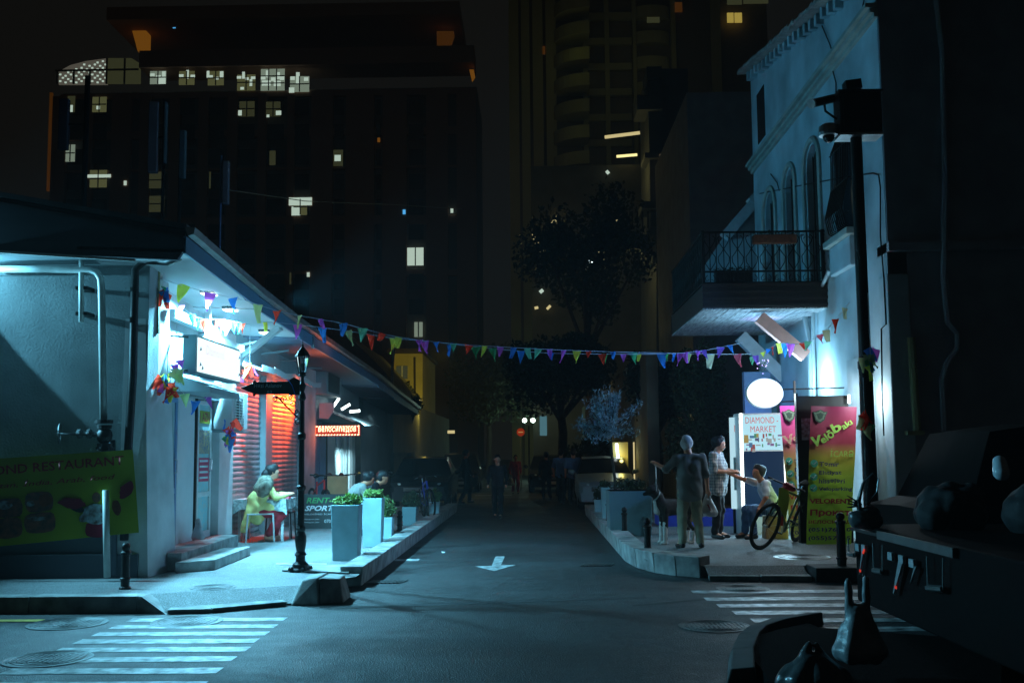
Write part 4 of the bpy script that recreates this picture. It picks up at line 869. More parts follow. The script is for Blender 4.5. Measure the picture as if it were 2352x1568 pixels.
# gable wall facing the camera with dead pipes
G = thing('dark_gable_building', 'plain dark rendered gable wall filling the right edge', 'building', (8, yc, 0))
MB().box(XR + .02, 16, yc, yc + .4, 0, 4.42).build('lower_wall', 'gable', G); MB().box(XR + .0, 16, yc - .10, yc + .4, 4.42, 4.56).build('band', 'gable', G); MB().box(XR + .01, 16, yc - .03, yc + .4, 4.56, 16).build('upper_wall', 'gable', G)
MB().tube([onY(2093, 775, yc - .06), onY(2107, 992, yc - .06)], .06, 8).build('standing_pipe', 'old_pipe', G)
MB().tube([onY(x, y, yc - .08) for x, y in ((2150, -20), (2165, 120), (2172, 400), (2168, 640), (2178, 740), (2200, 765), (2200, 800), (2175, 835), (2165, 870), (2170, 990))], .05, 8).build('standing_pipe', 'gable', G)
p = onY(2102, 994, yc - .1); MB().box(p.x - .12, p.x + .12, yc - .14, yc, p.z - .03, p.z + .03).build('pipe_shoe', 'old_pipe', G)
# side gable behind the balcony with sloping coping
t = thing('back_gable_wall', 'dim wall with a pale sloping coping behind the balcony', 'wall', (4, 23.6, 4))
Yb = 23.7; c = [onY(x, y, Yb) for x, y in ((1745, 760), (1560, 760), (1600, 640), (1668, 535), (1745, 462))]
MB().prism(c, (0, .2, 0)).build('wall', 'old_plaster', t); a, b = onY(1664, 545, Yb - .1), onY(1728, 470, Yb - .1)
MB().beam(a, b, .3, .24, (0, 0, 1)).build('coping', 'white_board', t); MB().beam(b, onY(1742, 455, Yb - .1), .34, .34).build('coping_head', 'white_board', t)
# balcony
BX0 = onY(1615, 710, 17.4).x; BY0, BY1 = 17.4, 21.4; BZ = onY(1700, 709, 17.4).z; BT = onY(1700, 656, 17.4).z; RT = onY(1700, 532, 17.4).z
t = thing('balcony', 'wooden balcony with a scrolled iron railing on the old blue facade', 'balcony', (XR, 19, BZ))
MB().box(BX0, XR, BY0, BY0 + .08, BZ + .02, BT).build('end_board', 'wood', t)
for k in range(4): MB().box(BX0 - .01, XR, BY0 - .03, BY0, BZ + .04 + k * .12, BZ + .04 + k * .12 + .05).build('moulding', 'wood', t)
MB().box(BX0, BX0 + .08, BY0 + .08, BY1, BZ + .02, BT).build('side_board', 'wood', t); MB().box(BX0, XR, BY1 - .08, BY1, BZ + .02, BT).build('far_board', 'wood', t)
npk = 19; wpk = (XR - BX0) / npk
for i in range(npk): MB().box(BX0 + i * wpk + .004, BX0 + (i + 1) * wpk - .004, BY0, BY1, BZ - .005 + random.uniform(-.004, .006), BZ + .018).build('floor_plank', 'plank', t)
for (a, b) in (((BX0 + .03, BY0 + .04, RT), (XR, BY0 + .04, RT)), ((BX0 + .03, BY0 + .04, RT), (BX0 + .03, BY1 - .04, RT)), ((BX0 + .03, BY1 - .04, RT), (XR, BY1 - .04, RT)),
               ((BX0 + .03, BY0 + .04, BT + .06), (XR, BY0 + .04, BT + .06)), ((BX0 + .03, BY0 + .04, BT + .06), (BX0 + .03, BY1 - .04, BT + .06)), ((BX0 + .03, BY0 + .04, BT + .26), (XR, BY0 + .04, BT + .26))):
    MB().beam(a, b, .03, .03).build('rail', 'iron', t)
def scrollset(base, d):   # d unit vector along the rail
    P = lambda u, z: (base[0] + d[0] * u, base[1] + d[1] * u, BT + z); H = RT - BT; mm = MB()
    for s_ in (1, -1):
        mm.tube([P(0, .28), P(s_ * .09, .42), P(s_ * .10, .52), P(s_ * .04, .6), P(0, .66 * H / .95)], .008, 5)
        mm.tube([P(0, .66), P(s_ * .08, H - .18), P(s_ * .10, H - .10), P(s_ * .06, H - .06), P(s_ * .03, H - .10), P(s_ * .06, H - .13)], .008, 5)
        mm.tube([P(s_ * .02, .12), P(s_ * .07, .09), P(s_ * .09, .15), P(s_ * .05, .2)], .007, 5)
    mm.build('scroll', 'iron', t); MB().tube([P(.115, .06), P(.115, H)], .009, 5).build('baluster', 'iron', t); MB().tube([P(0, .06), P(0, H)], .009, 5).build('baluster', 'iron', t)
for i in range(9): scrollset((BX0 + .15 + i * .245, BY0 + .04), (1, 0))
for i in range(15): scrollset((BX0 + .03, BY0 + .25 + i * .25), (0, 1))
for x in (BX0 + .03, XR - .04): MB().box(x - .025, x + .025, BY0 + .015, BY0 + .065, BT, RT + .03).build('corner_post', 'iron', t)
a, b = onY(1728, 561, 17.35), onY(1826, 541, 17.35)
t2 = thing('flower_trough', 'brown flower trough hung on the top rail of the balcony', 'flower box', (a.x, 17.3, a.z)); MB().box(a.x, b.x, 17.22, 17.38, a.z, b.z).build('trough', 'terracotta', t2, bevel=.01)
leaves('foliage', 'leaf_dark', t2, [(random.uniform(a.x, b.x), random.uniform(17.22, 17.38), b.z + random.uniform(0, .05)) for _ in range(160)], .05)
a, b = onY(1642, 643, 17.55), onY(1726, 622, 17.55)
t2 = thing('flower_trough', 'dark flower trough low behind the left end of the balcony railing', 'flower box', (a.x, 17.5, a.z)); MB().box(a.x, b.x, 17.48, 17.64, BT, b.z).build('trough', 'black', t2)
leaves('foliage', 'leaf_dark', t2, [(random.uniform(a.x, b.x), random.uniform(17.45, 17.65), b.z + random.uniform(0, .05)) for _ in range(160)], .05)
# raking boards under the balcony
a, b = onY(1744, 729, 17.75), onY(1850, 818, 17.75); tag(MB().beam(a, b, .22, .16, (0, -1, 0)).build('balcony_brace', 'pink_board'), 'near pinkish raking brace under the balcony', 'brace')
a, b = onY(1700, 772, 20.9), onY(1800, 868, 20.9); tag(MB().beam(a, b, .26, .2, (0, -1, 0)).build('balcony_brace', 'white_board'), 'far pale blue raking brace under the balcony', 'brace')
# ---- camera pole
py = 12.5; pb = onZ(1993, 1320, PZ)
px_ = onY(1990, 900, py).x
t = thing('camera_pole', 'tall black pole carrying the surveillance cabinet and cameras', 'pole', (px_, py, PZ)); zt = onY(1970, 312, py).z
MB().lathe([(.09, 0), (.085, 2.4), (.095, 2.42), (.095, 2.5), (.075, 2.52), (.07, zt - PZ)], (px_, py, PZ), 16).build('shaft', 'iron', t, smooth=False)
a, b = onY(1924, 313, py), onY(2016, 218, py); MB().box(a.x, b.x, py - .14, py + .14, a.z, b.z).build('cabinet', 'dark_metal', t, bevel=.012)
MB().box(a.x - .02, b.x + .01, py - .16, py + .16, b.z, b.z + .02).build('cabinet_lid', 'dark_metal', t); MB().box(a.x - .01, b.x, py - .15, py + .15, a.z - .03, a.z).build('cabinet_base', 'galv', t)
MB().box(a.x + .04, b.x - .03, py - .155, py - .14, a.z + .05, b.z - .05).build('cabinet_door', 'black', t)
c1 = onY(1957, 198, py); MB().obox(c1, (1, 0, .12), (0, 1, 0), (-.12, 0, 1), .10, .08, .06).build('radio_box', 'dark_metal', t); MB().box(c1.x - .02, c1.x + .06, py - .03, py + .03, b.z, c1.z).build('radio_neck', 'iron', t)
p0, p1 = onY(1866, 238, py - .15), onY(1915, 226, py + .1)
cm = thing('bullet_camera', 'bullet surveillance camera pointing left from the pole cabinet', 'camera', p0); MB().tube([p0, p1], .055, 12).build('body', 'dark_metal', cm, smooth=False); MB().tube([p0 + (p0 - p1) * .06, p0], .062, 12).build('hood', 'galv', cm)
MB().tube([p0.lerp(p1, .55) + Vector((0, 0, -.04)), p0.lerp(p1, .58) + Vector((0, 0, -.14)), Vector((a.x, py, p0.z - .16))], .016, 6).build('arm', 'dark_metal', cm)
c2 = onY(1903, 302, py); cm = thing('dome_camera', 'dome surveillance camera hanging under the left side of the pole cabinet', 'camera', c2)
MB().lathe([(.12, -.06), (.13, -.02), (.12, .06), (.08, .09)], c2, 16).build('shroud', 'galv', cm); MB().ball(c2 + Vector((0, 0, -.07)), .075, .075, .08).build('dome', 'black_gloss', cm, smooth=True); MB().box(c2.x, a.x + .05, py - .03, py + .03, c2.z + .02, c2.z + .08).build('arm', 'dark_metal', cm)
# ---- market signs and stands
KY = 17.0; a, b = onY(1704, 1215, KY), onY(1803, 948, KY)
t = thing('market_stand', 'lit market kiosk panel reading DIAMOND - 1 MARKET with blue glass below', 'kiosk', (a.x, KY, PZ)); zm = onY(1750, 1033, KY).z
MB().box(a.x, b.x, KY, KY + .45, PZ, b.z).build('cabinet', 'white_metal', t)
MB().box(a.x + .06, b.x - .02, KY - .012, KY, zm, b.z - .03).build('poster', 'poster_white', t)
MB().box(a.x + .06, b.x - .05, KY - .012, KY, PZ + .3, zm - .02).build('glass_pane', 'blue_glass', t)
MB().box(a.x + .02, a.x + .055, KY - .03, KY, PZ + .45, b.z).build('light_tube', 'tube_white', t)
MB().box(b.x - .04, b.x - .01, KY - .03, KY, PZ + .6, zm).build('light_tube', 'tube_white', t)
X_ = lambda x: onY(x, 1000, KY - .015).x; Zz = lambda y: onY(1750, y, KY - .015).z
M('ink_market', (0.30, 0.03, 0.03), 0.7, var=0, emit=(.42, .09, .11), es=.9)
for i_, c_ in enumerate(((.1, .3, .55), (.6, .45, .15), (.5, .12, .12), (.1, .45, .25), (.15, .15, .3), (.55, .6, .6), (.35, .2, .45))): glow('goods%d' % i_, c_, .55)
text('DIAMOND - 1', 'ink_market', t, (X_(1713), KY - .015, Zz(972)), (1, 0, 0), (0, 0, 1), X_(1797) - X_(1713), Zz(957) - Zz(972), 0)
text('MARKET', 'ink_market', t, (X_(1724), KY - .015, Zz(992)), (1, 0, 0), (0, 0, 1), X_(1783) - X_(1724), Zz(978) - Zz(992), 0)
for i in range(30):
    gx, gy = 1716 + (i % 9) * 9.0 + random.uniform(-4, 4), 999 + (i // 9) * 11 + random.uniform(-3, 3); w_ = random.uniform(.010, .040); h_ = random.uniform(.012, .055)
    MB().box(X_(gx) - w_, X_(gx) + w_, KY - .016, KY - .0125, Zz(gy) - h_, Zz(gy) + h_ * .5).build('goods_picture', 'goods%d' % random.randint(0, 6), t)
a2, b2 = onY(1682, 1168, KY + .35), onY(1712, 958, KY + .35)
t = thing('toy_poster_stand', 'narrow lit poster panel half hidden behind the market kiosk', 'poster stand', (a2.x, KY + .35, PZ))
MB().box(a2.x, b2.x, KY + .35, KY + .42, a2.z, b2.z).build('panel', 'panel_soft', t); q = KY + .345; X2 = lambda x: onY(x, 1000, q).x; Z2 = lambda y: onY(1700, y, q).z
text('DI', 'ink_market', t, (X2(1687), q, Z2(991)), (1, 0, 0), (0, 0, 1), X2(1702) - X2(1687), Z2(976) - Z2(991), .02); text('T', 'ink_market', t, (X2(1692), q, Z2(1008)), (1, 0, 0), (0, 0, 1), X2(1700) - X2(1692), Z2(996) - Z2(1008), .02)
for y in (1024, 1033): text('00', 'ink_grey', t, (X2(1696), q, Z2(y)), (1, 0, 0), (0, 0, 1), X2(1703) - X2(1696), .045)
MB().box(X2(1683), X2(1703), q - .002, q, Z2(1125), Z2(1050)).build('printed_picture', 'print_cyan', t); MB().box(a2.x + .02, a2.x + .06, KY + .36, KY + .40, PZ, a2.z).build('leg', 'iron', t)
# oval light box
c = onY(1755, 903, 16.3); t = thing('oval_sign', 'glowing white oval light box sign bracketed to the facade', 'sign', c)
d = MB().lathe([(.30, -.05), (.31, 0), (.30, .05)], (0, 0, 0), 36).build('casing', 'white_plastic', t); d.matrix_parent_inverse = Matrix.Identity(4); d.rotation_euler = (math.pi / 2, 0, 0); d.scale = (1, .80, 1)
d = MB().lathe([(.285, 0), (.285, .012)], (0, 0, 0), 36).build('face', 'panel_white', t); d.matrix_parent_inverse = Matrix.Identity(4); d.rotation_euler = (math.pi / 2, 0, 0); d.scale = (1, .80, 1); d.location = (0, -.053, 0)
M('ink_pale', (0.30, 0.45, 0.50), 0.6, var=0, emit=(.35, .62, .68), es=1.0)
text('DIAMOND', 'ink_pale', t, (c.x - .15, 16.23, c.z + .02), (1, 0, 0), (0, 0, 1), .3, .06); text('MARKET', 'ink_pale', t, (c.x - .13, 16.23, c.z - .09), (1, 0, 0), (0, 0, 1), .26, .06)
for z in (c.z + .06, c.z - .14): MB().tube([(c.x + .28, 16.3, z), (XR - .1, 16.35, z + .02)], .012, 5).build('arm', 'iron', t)
bx = onY(1826, 900, 16.3); MB().box(bx.x - .02, bx.x + .01, 16.28, 16.32, c.z - .25, c.z + .2).build('hanger', 'iron', t)
# fairy lights
t = thing('fairy_lights', 'cluster of tiny violet fairy lights hanging above the oval sign', 'fairy lights', onY(1752, 843, 17.2)); rnd = random.Random(9); prev = None; cb = MB()
for i in range(16):
    p = onY(1736 + rnd.uniform(0, 32), 826 + rnd.uniform(0, 34), 17.2 + rnd.uniform(-.2, .2)); MB().ball(p, .010, n=6, m=4).build('bulb', 'violet_glow', t)
    if prev: cb.tube([prev, p], .003, 4)
    prev = p
cb.build('wire', 'iron', t)
tag(MB().box(4.45, 5.0, 20.9, 21.1, PZ, 3.2).build('blue_lit_wall', 'blue_door'), 'short pier lit deep blue behind the market kiosk', 'wall')  # blue material puts the blue light into the pier's colour
tag(MB().box(2.4, 3.9, 19.0, 19.9, PZ, PZ + .28).build('blue_step', M('blue_mat', (0.05, 0.07, 0.55), 0.6)), 'low blue step or mat behind the standing men', 'step')
# velo banners
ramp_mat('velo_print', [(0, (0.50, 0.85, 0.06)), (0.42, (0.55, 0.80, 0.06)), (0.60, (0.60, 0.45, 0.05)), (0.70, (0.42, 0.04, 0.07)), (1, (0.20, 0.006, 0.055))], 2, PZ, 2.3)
ramp_mat('velo_print_lit', [(0, (0.80, 0.85, 0.15)), (0.42, (0.85, 0.80, 0.15)), (0.60, (0.85, 0.45, 0.15)), (0.72, (0.80, 0.12, 0.25)), (1, (0.75, 0.06, 0.35))], 2, PZ, 2.3)  # brighter copy of the same print, lamp light put into its colours
M('emblem_dark', (.05, .09, .06), .6, var=0); M('emblem_mid', (.22, .30, .20), .6, var=.5, vs=40)
def velo(p00, p10, p11, p01, lab, mat, inks, full=True):
    t = thing('velo_banner', lab, 'banner', p00, 'bicycle rental banners'); n, mm = 10, 24; v = []
    for j in range(mm + 1):
        for i in range(n + 1):
            u, w_ = i / n, j / mm; q = p00.lerp(p10, u).lerp(p01.lerp(p11, u), w_); v.append(q + Vector((0, .012 * math.sin(u * 7 + w_ * 5) + .01 * math.sin(w_ * 11 - u * 9), 0)))
    MB().add(v, [(j * (n + 1) + i, j * (n + 1) + i + 1, (j + 1) * (n + 1) + i + 1, (j + 1) * (n + 1) + i) for j in range(mm) for i in range(n)]).build('cloth', mat, t, smooth=True)
    R = (p10 - p00).normalized(); U = (p01 - p00).normalized(); W = (p10 - p00).length; H = (p01 - p00).length; O = Vector((0, -.028, 0))
    P = lambda u, w_: p00.lerp(p10, u).lerp(p01.lerp(p11, u), w_) + O
    def T(s, u0, w0, u1, h, ink, bold=0.0, ang=0.0, sh=0.0):
        r = R * math.cos(ang) + U * math.sin(ang); uu = U * math.cos(ang) - R * math.sin(ang)
        text(s, inks[ink], t, P(u0, w0), r, uu, W * (u1 - u0), H * h, bold, shear=sh)
    T('(055)576  5', .03, .035, .97, .036, 'n', .02); T('(051)760  0', .03, .095, .97, .036, 'n', .02); T('ВЕЛОСИПЕД', .02, .155, .97, .028, 'r', .025); T('Прокат', .05, .205, .95, .055, 'r', .04); T('VELORENT', .03, .30, .97, .036, 'r', .04)
    T('Veloparking', .22, .385, .97, .034, 'n', .02); T('hissələri', .22, .445, .80, .034, 'n', .02); T('Ehtiyat', .22, .50, .72, .036, 'n', .02); T('Təmir', .22, .565, .66, .034, 'n', .02)
    T('İCARƏ', .45, .635, .97, .058, 'l', 0); T('V', .05, .70, .30, .075, 'l', .05, .25); T('elō', .28, .725, .62, .06, 'l', .03, .6); T('b', .52, .80, .74, .07, 'l', .03, .5); T('akı', .72, .83, .98, .045, 'l', .02, .6)
    for w_ in (.40, .48, .575):
        c = P(.105, w_ + .012); MB().lathe([(W * .085, 0), (W * .085, .002)], c, 18, (0, -1, 0)).build('tick_disc', inks['g'], t)
        MB().tube([c + Vector((-.03, -.004, .0)), c + Vector((-.008, -.004, -.02)), c + Vector((.035, -.004, .025))], .006, 4).build('tick_mark', 'ink_white', t)
    c = P(.2, .93); s_ = W * .17
    for (sc, mt, dd) in ((1.0, 'emblem_dark', 0), (.82, 'emblem_mid', .0003), (.5, 'emblem_dark', .0006)):
        pp = [(-1, .55), (-.6, .5), (0, .85), (.6, .5), (1, .55), (.75, 0), (.6, -.6), (0, -1), (-.6, -.6), (-.75, 0)]
        MB().prism([c + R * (x * s_ * sc) + U * (y * s_ * sc) + Vector((0, -dd * 2, 0)) for x, y in pp], (0, -.0004, 0)).build('emblem', mt, t)
    return t
ik = dict(n='ink_navy', r='ink_red', l='ink_lime', g='ink_mint', e='print_plate')
VY = 15.2
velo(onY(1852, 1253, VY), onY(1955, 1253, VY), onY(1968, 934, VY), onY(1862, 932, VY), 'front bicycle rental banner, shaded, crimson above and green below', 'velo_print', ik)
VY = 15.95; ik2 = dict(n='ink_navy', r='ink_red_lit', l='flag_pale', g='ink_mint', e='print_plate'); M('ink_red_lit', (0.75, 0.10, 0.02), 0.6, var=0)  # brighter red ink, lamp light put into its colour
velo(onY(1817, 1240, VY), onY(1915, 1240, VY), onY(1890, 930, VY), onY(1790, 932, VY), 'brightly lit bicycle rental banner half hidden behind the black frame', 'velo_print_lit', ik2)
FY = 15.42; a, b = onY(1840, 1253, FY), onY(1948, 908, FY)
t = thing('black_display_board', 'tall black board standing between the two bicycle banners', 'board', (a.x, FY, PZ)); MB().box(a.x, b.x, FY, FY + .05, PZ, b.z).build('panel', 'black', t)
MB().box(a.x - .01, a.x + .02, FY - .03, FY + .08, PZ, b.z + .04).build('edge_post', 'iron', t); q0, q1 = onY(1842, 1010, FY - .01), onY(1862, 960, FY - .01); MB().box(q0.x, q1.x, FY - .012, FY, q0.z, q1.z).build('small_poster', 'print_plate', t)
c = onY(1950, 917, FY - .1); t = thing('banner_lamp', 'small glaring white lamp clipped to the top right of the black frame', 'lamp', c); MB().box(c.x - .015, c.x + .015, FY - .12, FY - .09, c.z - .06, c.z + .07).build('tube', 'led_white', t); MB().box(c.x - .02, c.x + .02, FY - .09, FY, c.z + .02, c.z + .06).build('clip', 'iron', t)
# ================================================================ DISTANCE
# hotel
HY = 110.0; Hq = lambda x, y: onY(x, y, HY)
H = thing('hotel_building', 'huge dark office block with scattered lit windows behind the left shops', 'building', (Hq(600, 1000).x, HY, 0))
a, b = Hq(118, 1000), Hq(1095, 200); MB().box(a.x, b.x, HY, HY + 12, 0, b.z).build('facade', 'hotel_dark', H)
for i, (x0, x1) in enumerate(((118, 150), (200, 212), (255, 300), (320, 345), (388, 412), (455, 478), (522, 545), (592, 612), (660, 676), (715, 765), (795, 860), (880, 935), (980, 1030), (1050, 1095))):
    MB().box(Hq(x0, 500).x, Hq(x1, 500).x, HY - .6, HY, 0, Hq(600, 218).z).build('pier', 'hotel', H)
for (y0, y1) in ((213, 226), (300, 318), (388, 393), (500, 520), (625, 640)): MB().box(a.x, b.x, HY - .45, HY - .01, Hq(600, y1).z, Hq(600, y0).z).build('floor_band', 'hotel', H)
MB().box(Hq(330, 100).x, Hq(1090, 100).x, HY - 1.2, HY + 3, Hq(600, 160).z, Hq(600, 122).z).build('parapet', 'hotel', H)
MB().box(Hq(270, 60).x, Hq(1060, 60).x, HY - 3, HY + 10, Hq(600, 66).z, Hq(600, 38).z).build('roof_canopy', 'hotel', H)
MB().prism([Hq(298, 50), Hq(336, 50), Hq(334, 118), Hq(316, 118)], (0, 1.5, 0)).build('roof_support', 'orange_lit', H); MB().prism([Hq(1003, 72), Hq(1042, 72), Hq(1020, 139), Hq(1004, 139)], (0, 1.5, 0)).build('roof_support', 'orange_dim', H)  # supports given emission, standing in for the uplights on them
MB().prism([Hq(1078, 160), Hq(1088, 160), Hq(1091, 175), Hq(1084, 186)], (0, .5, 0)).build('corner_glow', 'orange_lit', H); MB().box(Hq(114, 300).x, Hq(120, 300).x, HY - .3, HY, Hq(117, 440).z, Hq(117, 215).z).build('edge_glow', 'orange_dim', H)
def window(x0, y0, x1, y1, mat, mull=1, trans=1, spots=()):
    p, q = Hq(x0, y1), Hq(x1, y0); w_ = MB().box(p.x, q.x, HY - .62, HY - .55, p.z, q.z).build('window', mat, H)
    for k in range(1, mull + 1): xx = p.x + (q.x - p.x) * k / (mull + 1); MB().box(xx - .06, xx + .06, HY - .68, HY - .62, p.z, q.z).build('mullion', 'hotel_dark', w_)
    for k in range(1, trans + 1): zz = p.z + (q.z - p.z) * k / (trans + 1); MB().box(p.x, q.x, HY - .685, HY - .625, zz - .06, zz + .06).build('transom', 'hotel_dark', w_)
    for (sx, sy, sw, sh_) in spots: u, v_ = Hq(sx, sy).x, Hq(sx, sy).z; MB().box(u - sw, u + sw, HY - .66, HY - .625, v_ - sh_, v_ + sh_).build('ceiling_light', 'win_bright', w_)
window(349, 168, 386, 198, 'win_white', spots=((355, 177, .25, .15), (369, 181, .25, .15), (381, 177, .2, .4), (377, 190, .4, .4)))
window(415, 168, 451, 200, 'win_olive', spots=((421, 179, .25, .15), (435, 176, .15, .5), (447, 180, .25, .15)))
window(481, 168, 518, 201, 'win_olive', spots=((482, 176, .15, .4), (488, 181, .25, .15), (502, 185, .2, .15), (513, 177, .2, .4)))
window(548, 176, 590, 213, 'win_olive', 1, 1, ((553, 183, .25, .15), (563, 178, .15, .4), (571, 186, .2, .15), (585, 184, .25, .15), (580, 195, .15, .4), (560, 208, .2, .15)))
window(602, 163, 657, 213, 'win_white', 2, 2, ((608, 184, .25, .2), (617, 175, .15, .4), (631, 187, .25, .2), (643, 179, .15, .4), (651, 185, .25, .2), (615, 196, .5, .3), (640, 197, .4, .3)))
window(669, 180, 713, 216, 'win_white', 1, 1, ((675, 185, .25, .2), (687, 185, .2, .7), (706, 187, .25, .2), (673, 212, .3, .3)))
window(553, 237, 588, 272, 'win_dim', spots=((555, 264, .2, .3),)); window(614, 238, 647, 272, 'win_dim', spots=((619, 271, .15, .15), (643, 264, .3, .25)))
window(217, 227, 250, 262, 'win_olive', spots=((231, 252, .2, .2),)); window(156, 336, 178, 375, 'win_white'); window(160, 225, 178, 262, 'win_dim', 0, 0, ((167, 254, .3, .4),))
window(211, 394, 251, 434, 'win_olive', 1, 1, ((232, 408, 1.4, .18),)); window(347, 398, 382, 436, 'win_dim', 0); window(347, 453, 382, 490, 'win_dim', 0)
window(768, 348, 790, 385, 'win_dim', 0, 0, ((778, 367, .35, .35),)); window(622, 350, 636, 383, 'win_dim', 0, 0); window(677, 460, 708, 497, 'win_olive', 1, 1, ((693, 466, 1.3, .45), (683, 488, .5, .5)))
window(937, 571, 974, 612, 'win_bright', 1, 0); window(484, 398, 488, 436, 'win_dim', 0, 0); window(953, 741, 972, 775, 'win_white', 1, 0); window(668, 628, 672, 655, 'win_dim', 0, 0)
for (x, y, mt) in ((405, 66, 'blue_dot'), (711, 633, 'win_bright'), (293, 424, 'win_bright'), (1039, 487, 'win_bright'), (872, 326, 'orange_lit'), (930, 490, 'blue_dot')): c = Hq(x, y); MB().box(c.x - .15, c.x + .15, HY - .7, HY - .62, c.z - .25, c.z + .25).build('small_light', mt, H)
for r_ in range(9):                         # unlit windows, each with its own reveal
    for (x0, x1) in ((158, 196), (216, 250), (350, 386), (416, 451), (482, 518), (550, 588), (616, 655), (680, 712), (770, 792), (866, 876), (940, 974)):
        y0 = 232 + r_ * 57; p, q = Hq(x0, y0 + 36), Hq(x1, y0); MB().box(p.x, q.x, HY - .54, HY - .50, p.z, q.z).build('dark_window', 'glass_dark', H)
# glazed roof room with an arched top
pp = [(137, 196), (137, 167), (165, 152), (200, 143), (245, 137), (248, 137), (248, 196)]
rm = MB().prism([Hq(x, y) for x, y in pp], (0, -.3, 0)).build('arched_room', 'arch_room', H); MB().prism([Hq(x, y) + Vector((0, -.3, 0)) for x, y in ((250, 196), (250, 137), (305, 137), (326, 150), (326, 196))], (0, -.1, 0)).build('arched_room', 'win_dim', H)
for x in (137, 174, 211, 249, 290): MB().box(Hq(x, 160).x - .1, Hq(x, 160).x + .1, HY - .5, HY - .32, Hq(x, 196).z, Hq(x, 166 if x < 240 else 138).z).build('mullion', 'hotel_dark', rm)
MB().box(Hq(137, 0).x, Hq(326, 0).x, HY - .5, HY - .33, Hq(200, 167).z, Hq(200, 163).z).build('transom', 'hotel_dark', rm)
for i in range(9):
    for j in range(7):
        x, y = 142 + i * 12.2 + (j % 2) * 6, 144 + j * 7.6 + (i % 2) * 3
        if y > 172 - (x - 137) * .35 if x < 220 else y > 143:
            if x < 246: c = Hq(x, y); MB().box(c.x - .11, c.x + .11, HY - .42, HY - .33, c.z - .09, c.z + .09).build('ceiling_light', 'win_bright', rm)
# tower with curved balconies
TY = 70.0; Tq = lambda x, y: onY(x, y, TY); T = thing('balcony_tower', 'dim yellowish tower block with rounded balconies at the top centre', 'building', (Tq(1400, 900).x, TY, 0))
MB().box(Tq(1168, 0).x, Tq(1760, 0).x, TY, TY + 10, 0, Tq(1400, -60).z).build('facade', 'tower_dark', T)
for x0, x1 in ((1168, 1190), (1196, 1215), (1222, 1245), (1252, 1275), (1336, 1346), (1386, 1396), (1450, 1458), (1538, 1548), (1630, 1650)): MB().box(Tq(x0, 0).x, Tq(x1, 0).x, TY - .5, TY, 0, Tq(1400, -60).z).build('column', 'tower', T)
for k in range(8):
    y = -30 + k * 58 + 20; c = Tq(1310, y); R = (Tq(1345, y).x - Tq(1265, y).x)
    MB().prism([(c.x + R * .5 + R * 1.0 * math.cos(a_) , TY - R * .9 * math.sin(a_), c.z) for a_ in [math.pi * (.5 + q / 16) for q in range(9)]] + [(c.x + R * .5, TY, c.z)], (0, 0, .9)).build('rounded_balcony', 'tower', T)
    c = Tq(1495, y); R = (Tq(1540, y).x - Tq(1455, y).x)
    if k < 5: MB().prism([(c.x + R * .5 * math.cos(a_), TY - R * .25 * math.sin(a_), c.z) for a_ in [math.pi * q / 12 for q in range(13)]], (0, 0, .9)).build('rounded_balcony', 'tower', T)
    MB().box(Tq(1346, y).x, Tq(1450, y).x, TY - .4, TY - .02, c.z, c.z + .5).build('floor_band', 'tower', T)
def tw(x0, y0, x1, y1, mat): p, q = Tq(x0, y1), Tq(x1, y0); MB().box(p.x, q.x, TY - .6, TY - .5, p.z, q.z).build('window', mat, T)
tw(1667, 38, 1681, 60, 'win_yellow'); tw(1684, 38, 1700, 60, 'win_yellow'); tw(1667, 5, 1700, 19, 'win_dim'); tw(1548, 14, 1564, 36, 'orange_dim'); tw(1295, 86, 1310, 104, 'win_dim'); tw(1246, 114, 1252, 132, 'orange_dim'); tw(1484, 28, 1512, 60, 'win_dim'); tw(1704, 5, 1760, 17, 'win_dim')
point((Tq(1310, 120).x, TY - 4, Tq(1310, 160).z), 5, (0.75, 0.9, 0.25), .5); point((Tq(1495, 120).x, TY - 4, Tq(1495, 150).z), 4, (0.8, 0.9, 0.4), .5); point((Tq(1200, 400).x, TY - 5, Tq(1200, 420).z), 4, (1, .7, .2), .5); point((Tq(1310, 340).x, TY - 5, Tq(1310, 330).z), 4, (0.7, 0.9, 0.3), .5)
# grey ornamented house and plain block
Y_ = 42.0; q_ = lambda x, y: onY(x, y, Y_); t = thing('grey_corner_house', 'dark grey house with a bracketed bay rising behind the tree', 'building', (q_(1500, 900).x, Y_, 0))
MB().prism([q_(1508, 1040), q_(1580, 1040), q_(1580, 158), q_(1520, 158), q_(1508, 260)], (0, 6, 0)).build('wall', 'grey_wall', t)
for (y0, y1, x0) in ((165, 190, 1478), (230, 262, 1455), (360, 372, 1470), (470, 486, 1462)): MB().box(q_(x0, 0).x, q_(1512, 0).x, Y_ - .6, Y_ + 1, q_(1500, y1).z, q_(1500, y0).z).build('cornice', 'grey_wall', t)
MB().box(q_(1482, 0).x, q_(1510, 0).x, Y_ - .3, Y_ + 3, q_(1500, 525).z, q_(1500, 170).z).build('bay', 'grey_wall', t)
MB().prism([q_(1424, 528), q_(1490, 540), q_(1490, 600), q_(1470, 572), q_(1430, 566)], (0, 1.2, 0)).build('bracket', 'grey_wall', t)
MB().box(q_(1503, 0).x, q_(1506.5, 0).x, Y_ - .66, Y_ - .6, q_(1505, 468).z, q_(1505, 365).z).build('light_strip', 'pink_strip', t)
for k in range(6): MB().tube([q_(1440 + k * 12, 486), q_(1440 + k * 12, 524)], .03, 5).build('railing_bar', 'iron', t)
Y_ = 30.0; t = thing('plain_dark_block', 'featureless dark wall between the grey house and the balcony', 'building', (onY(1650, 900, Y_).x, Y_, 0)); MB().box(onY(1572, 0, Y_).x, 12, Y_, Y_ + 8, 0, onY(1650, 212, Y_).z).build('wall', 'gable', t)
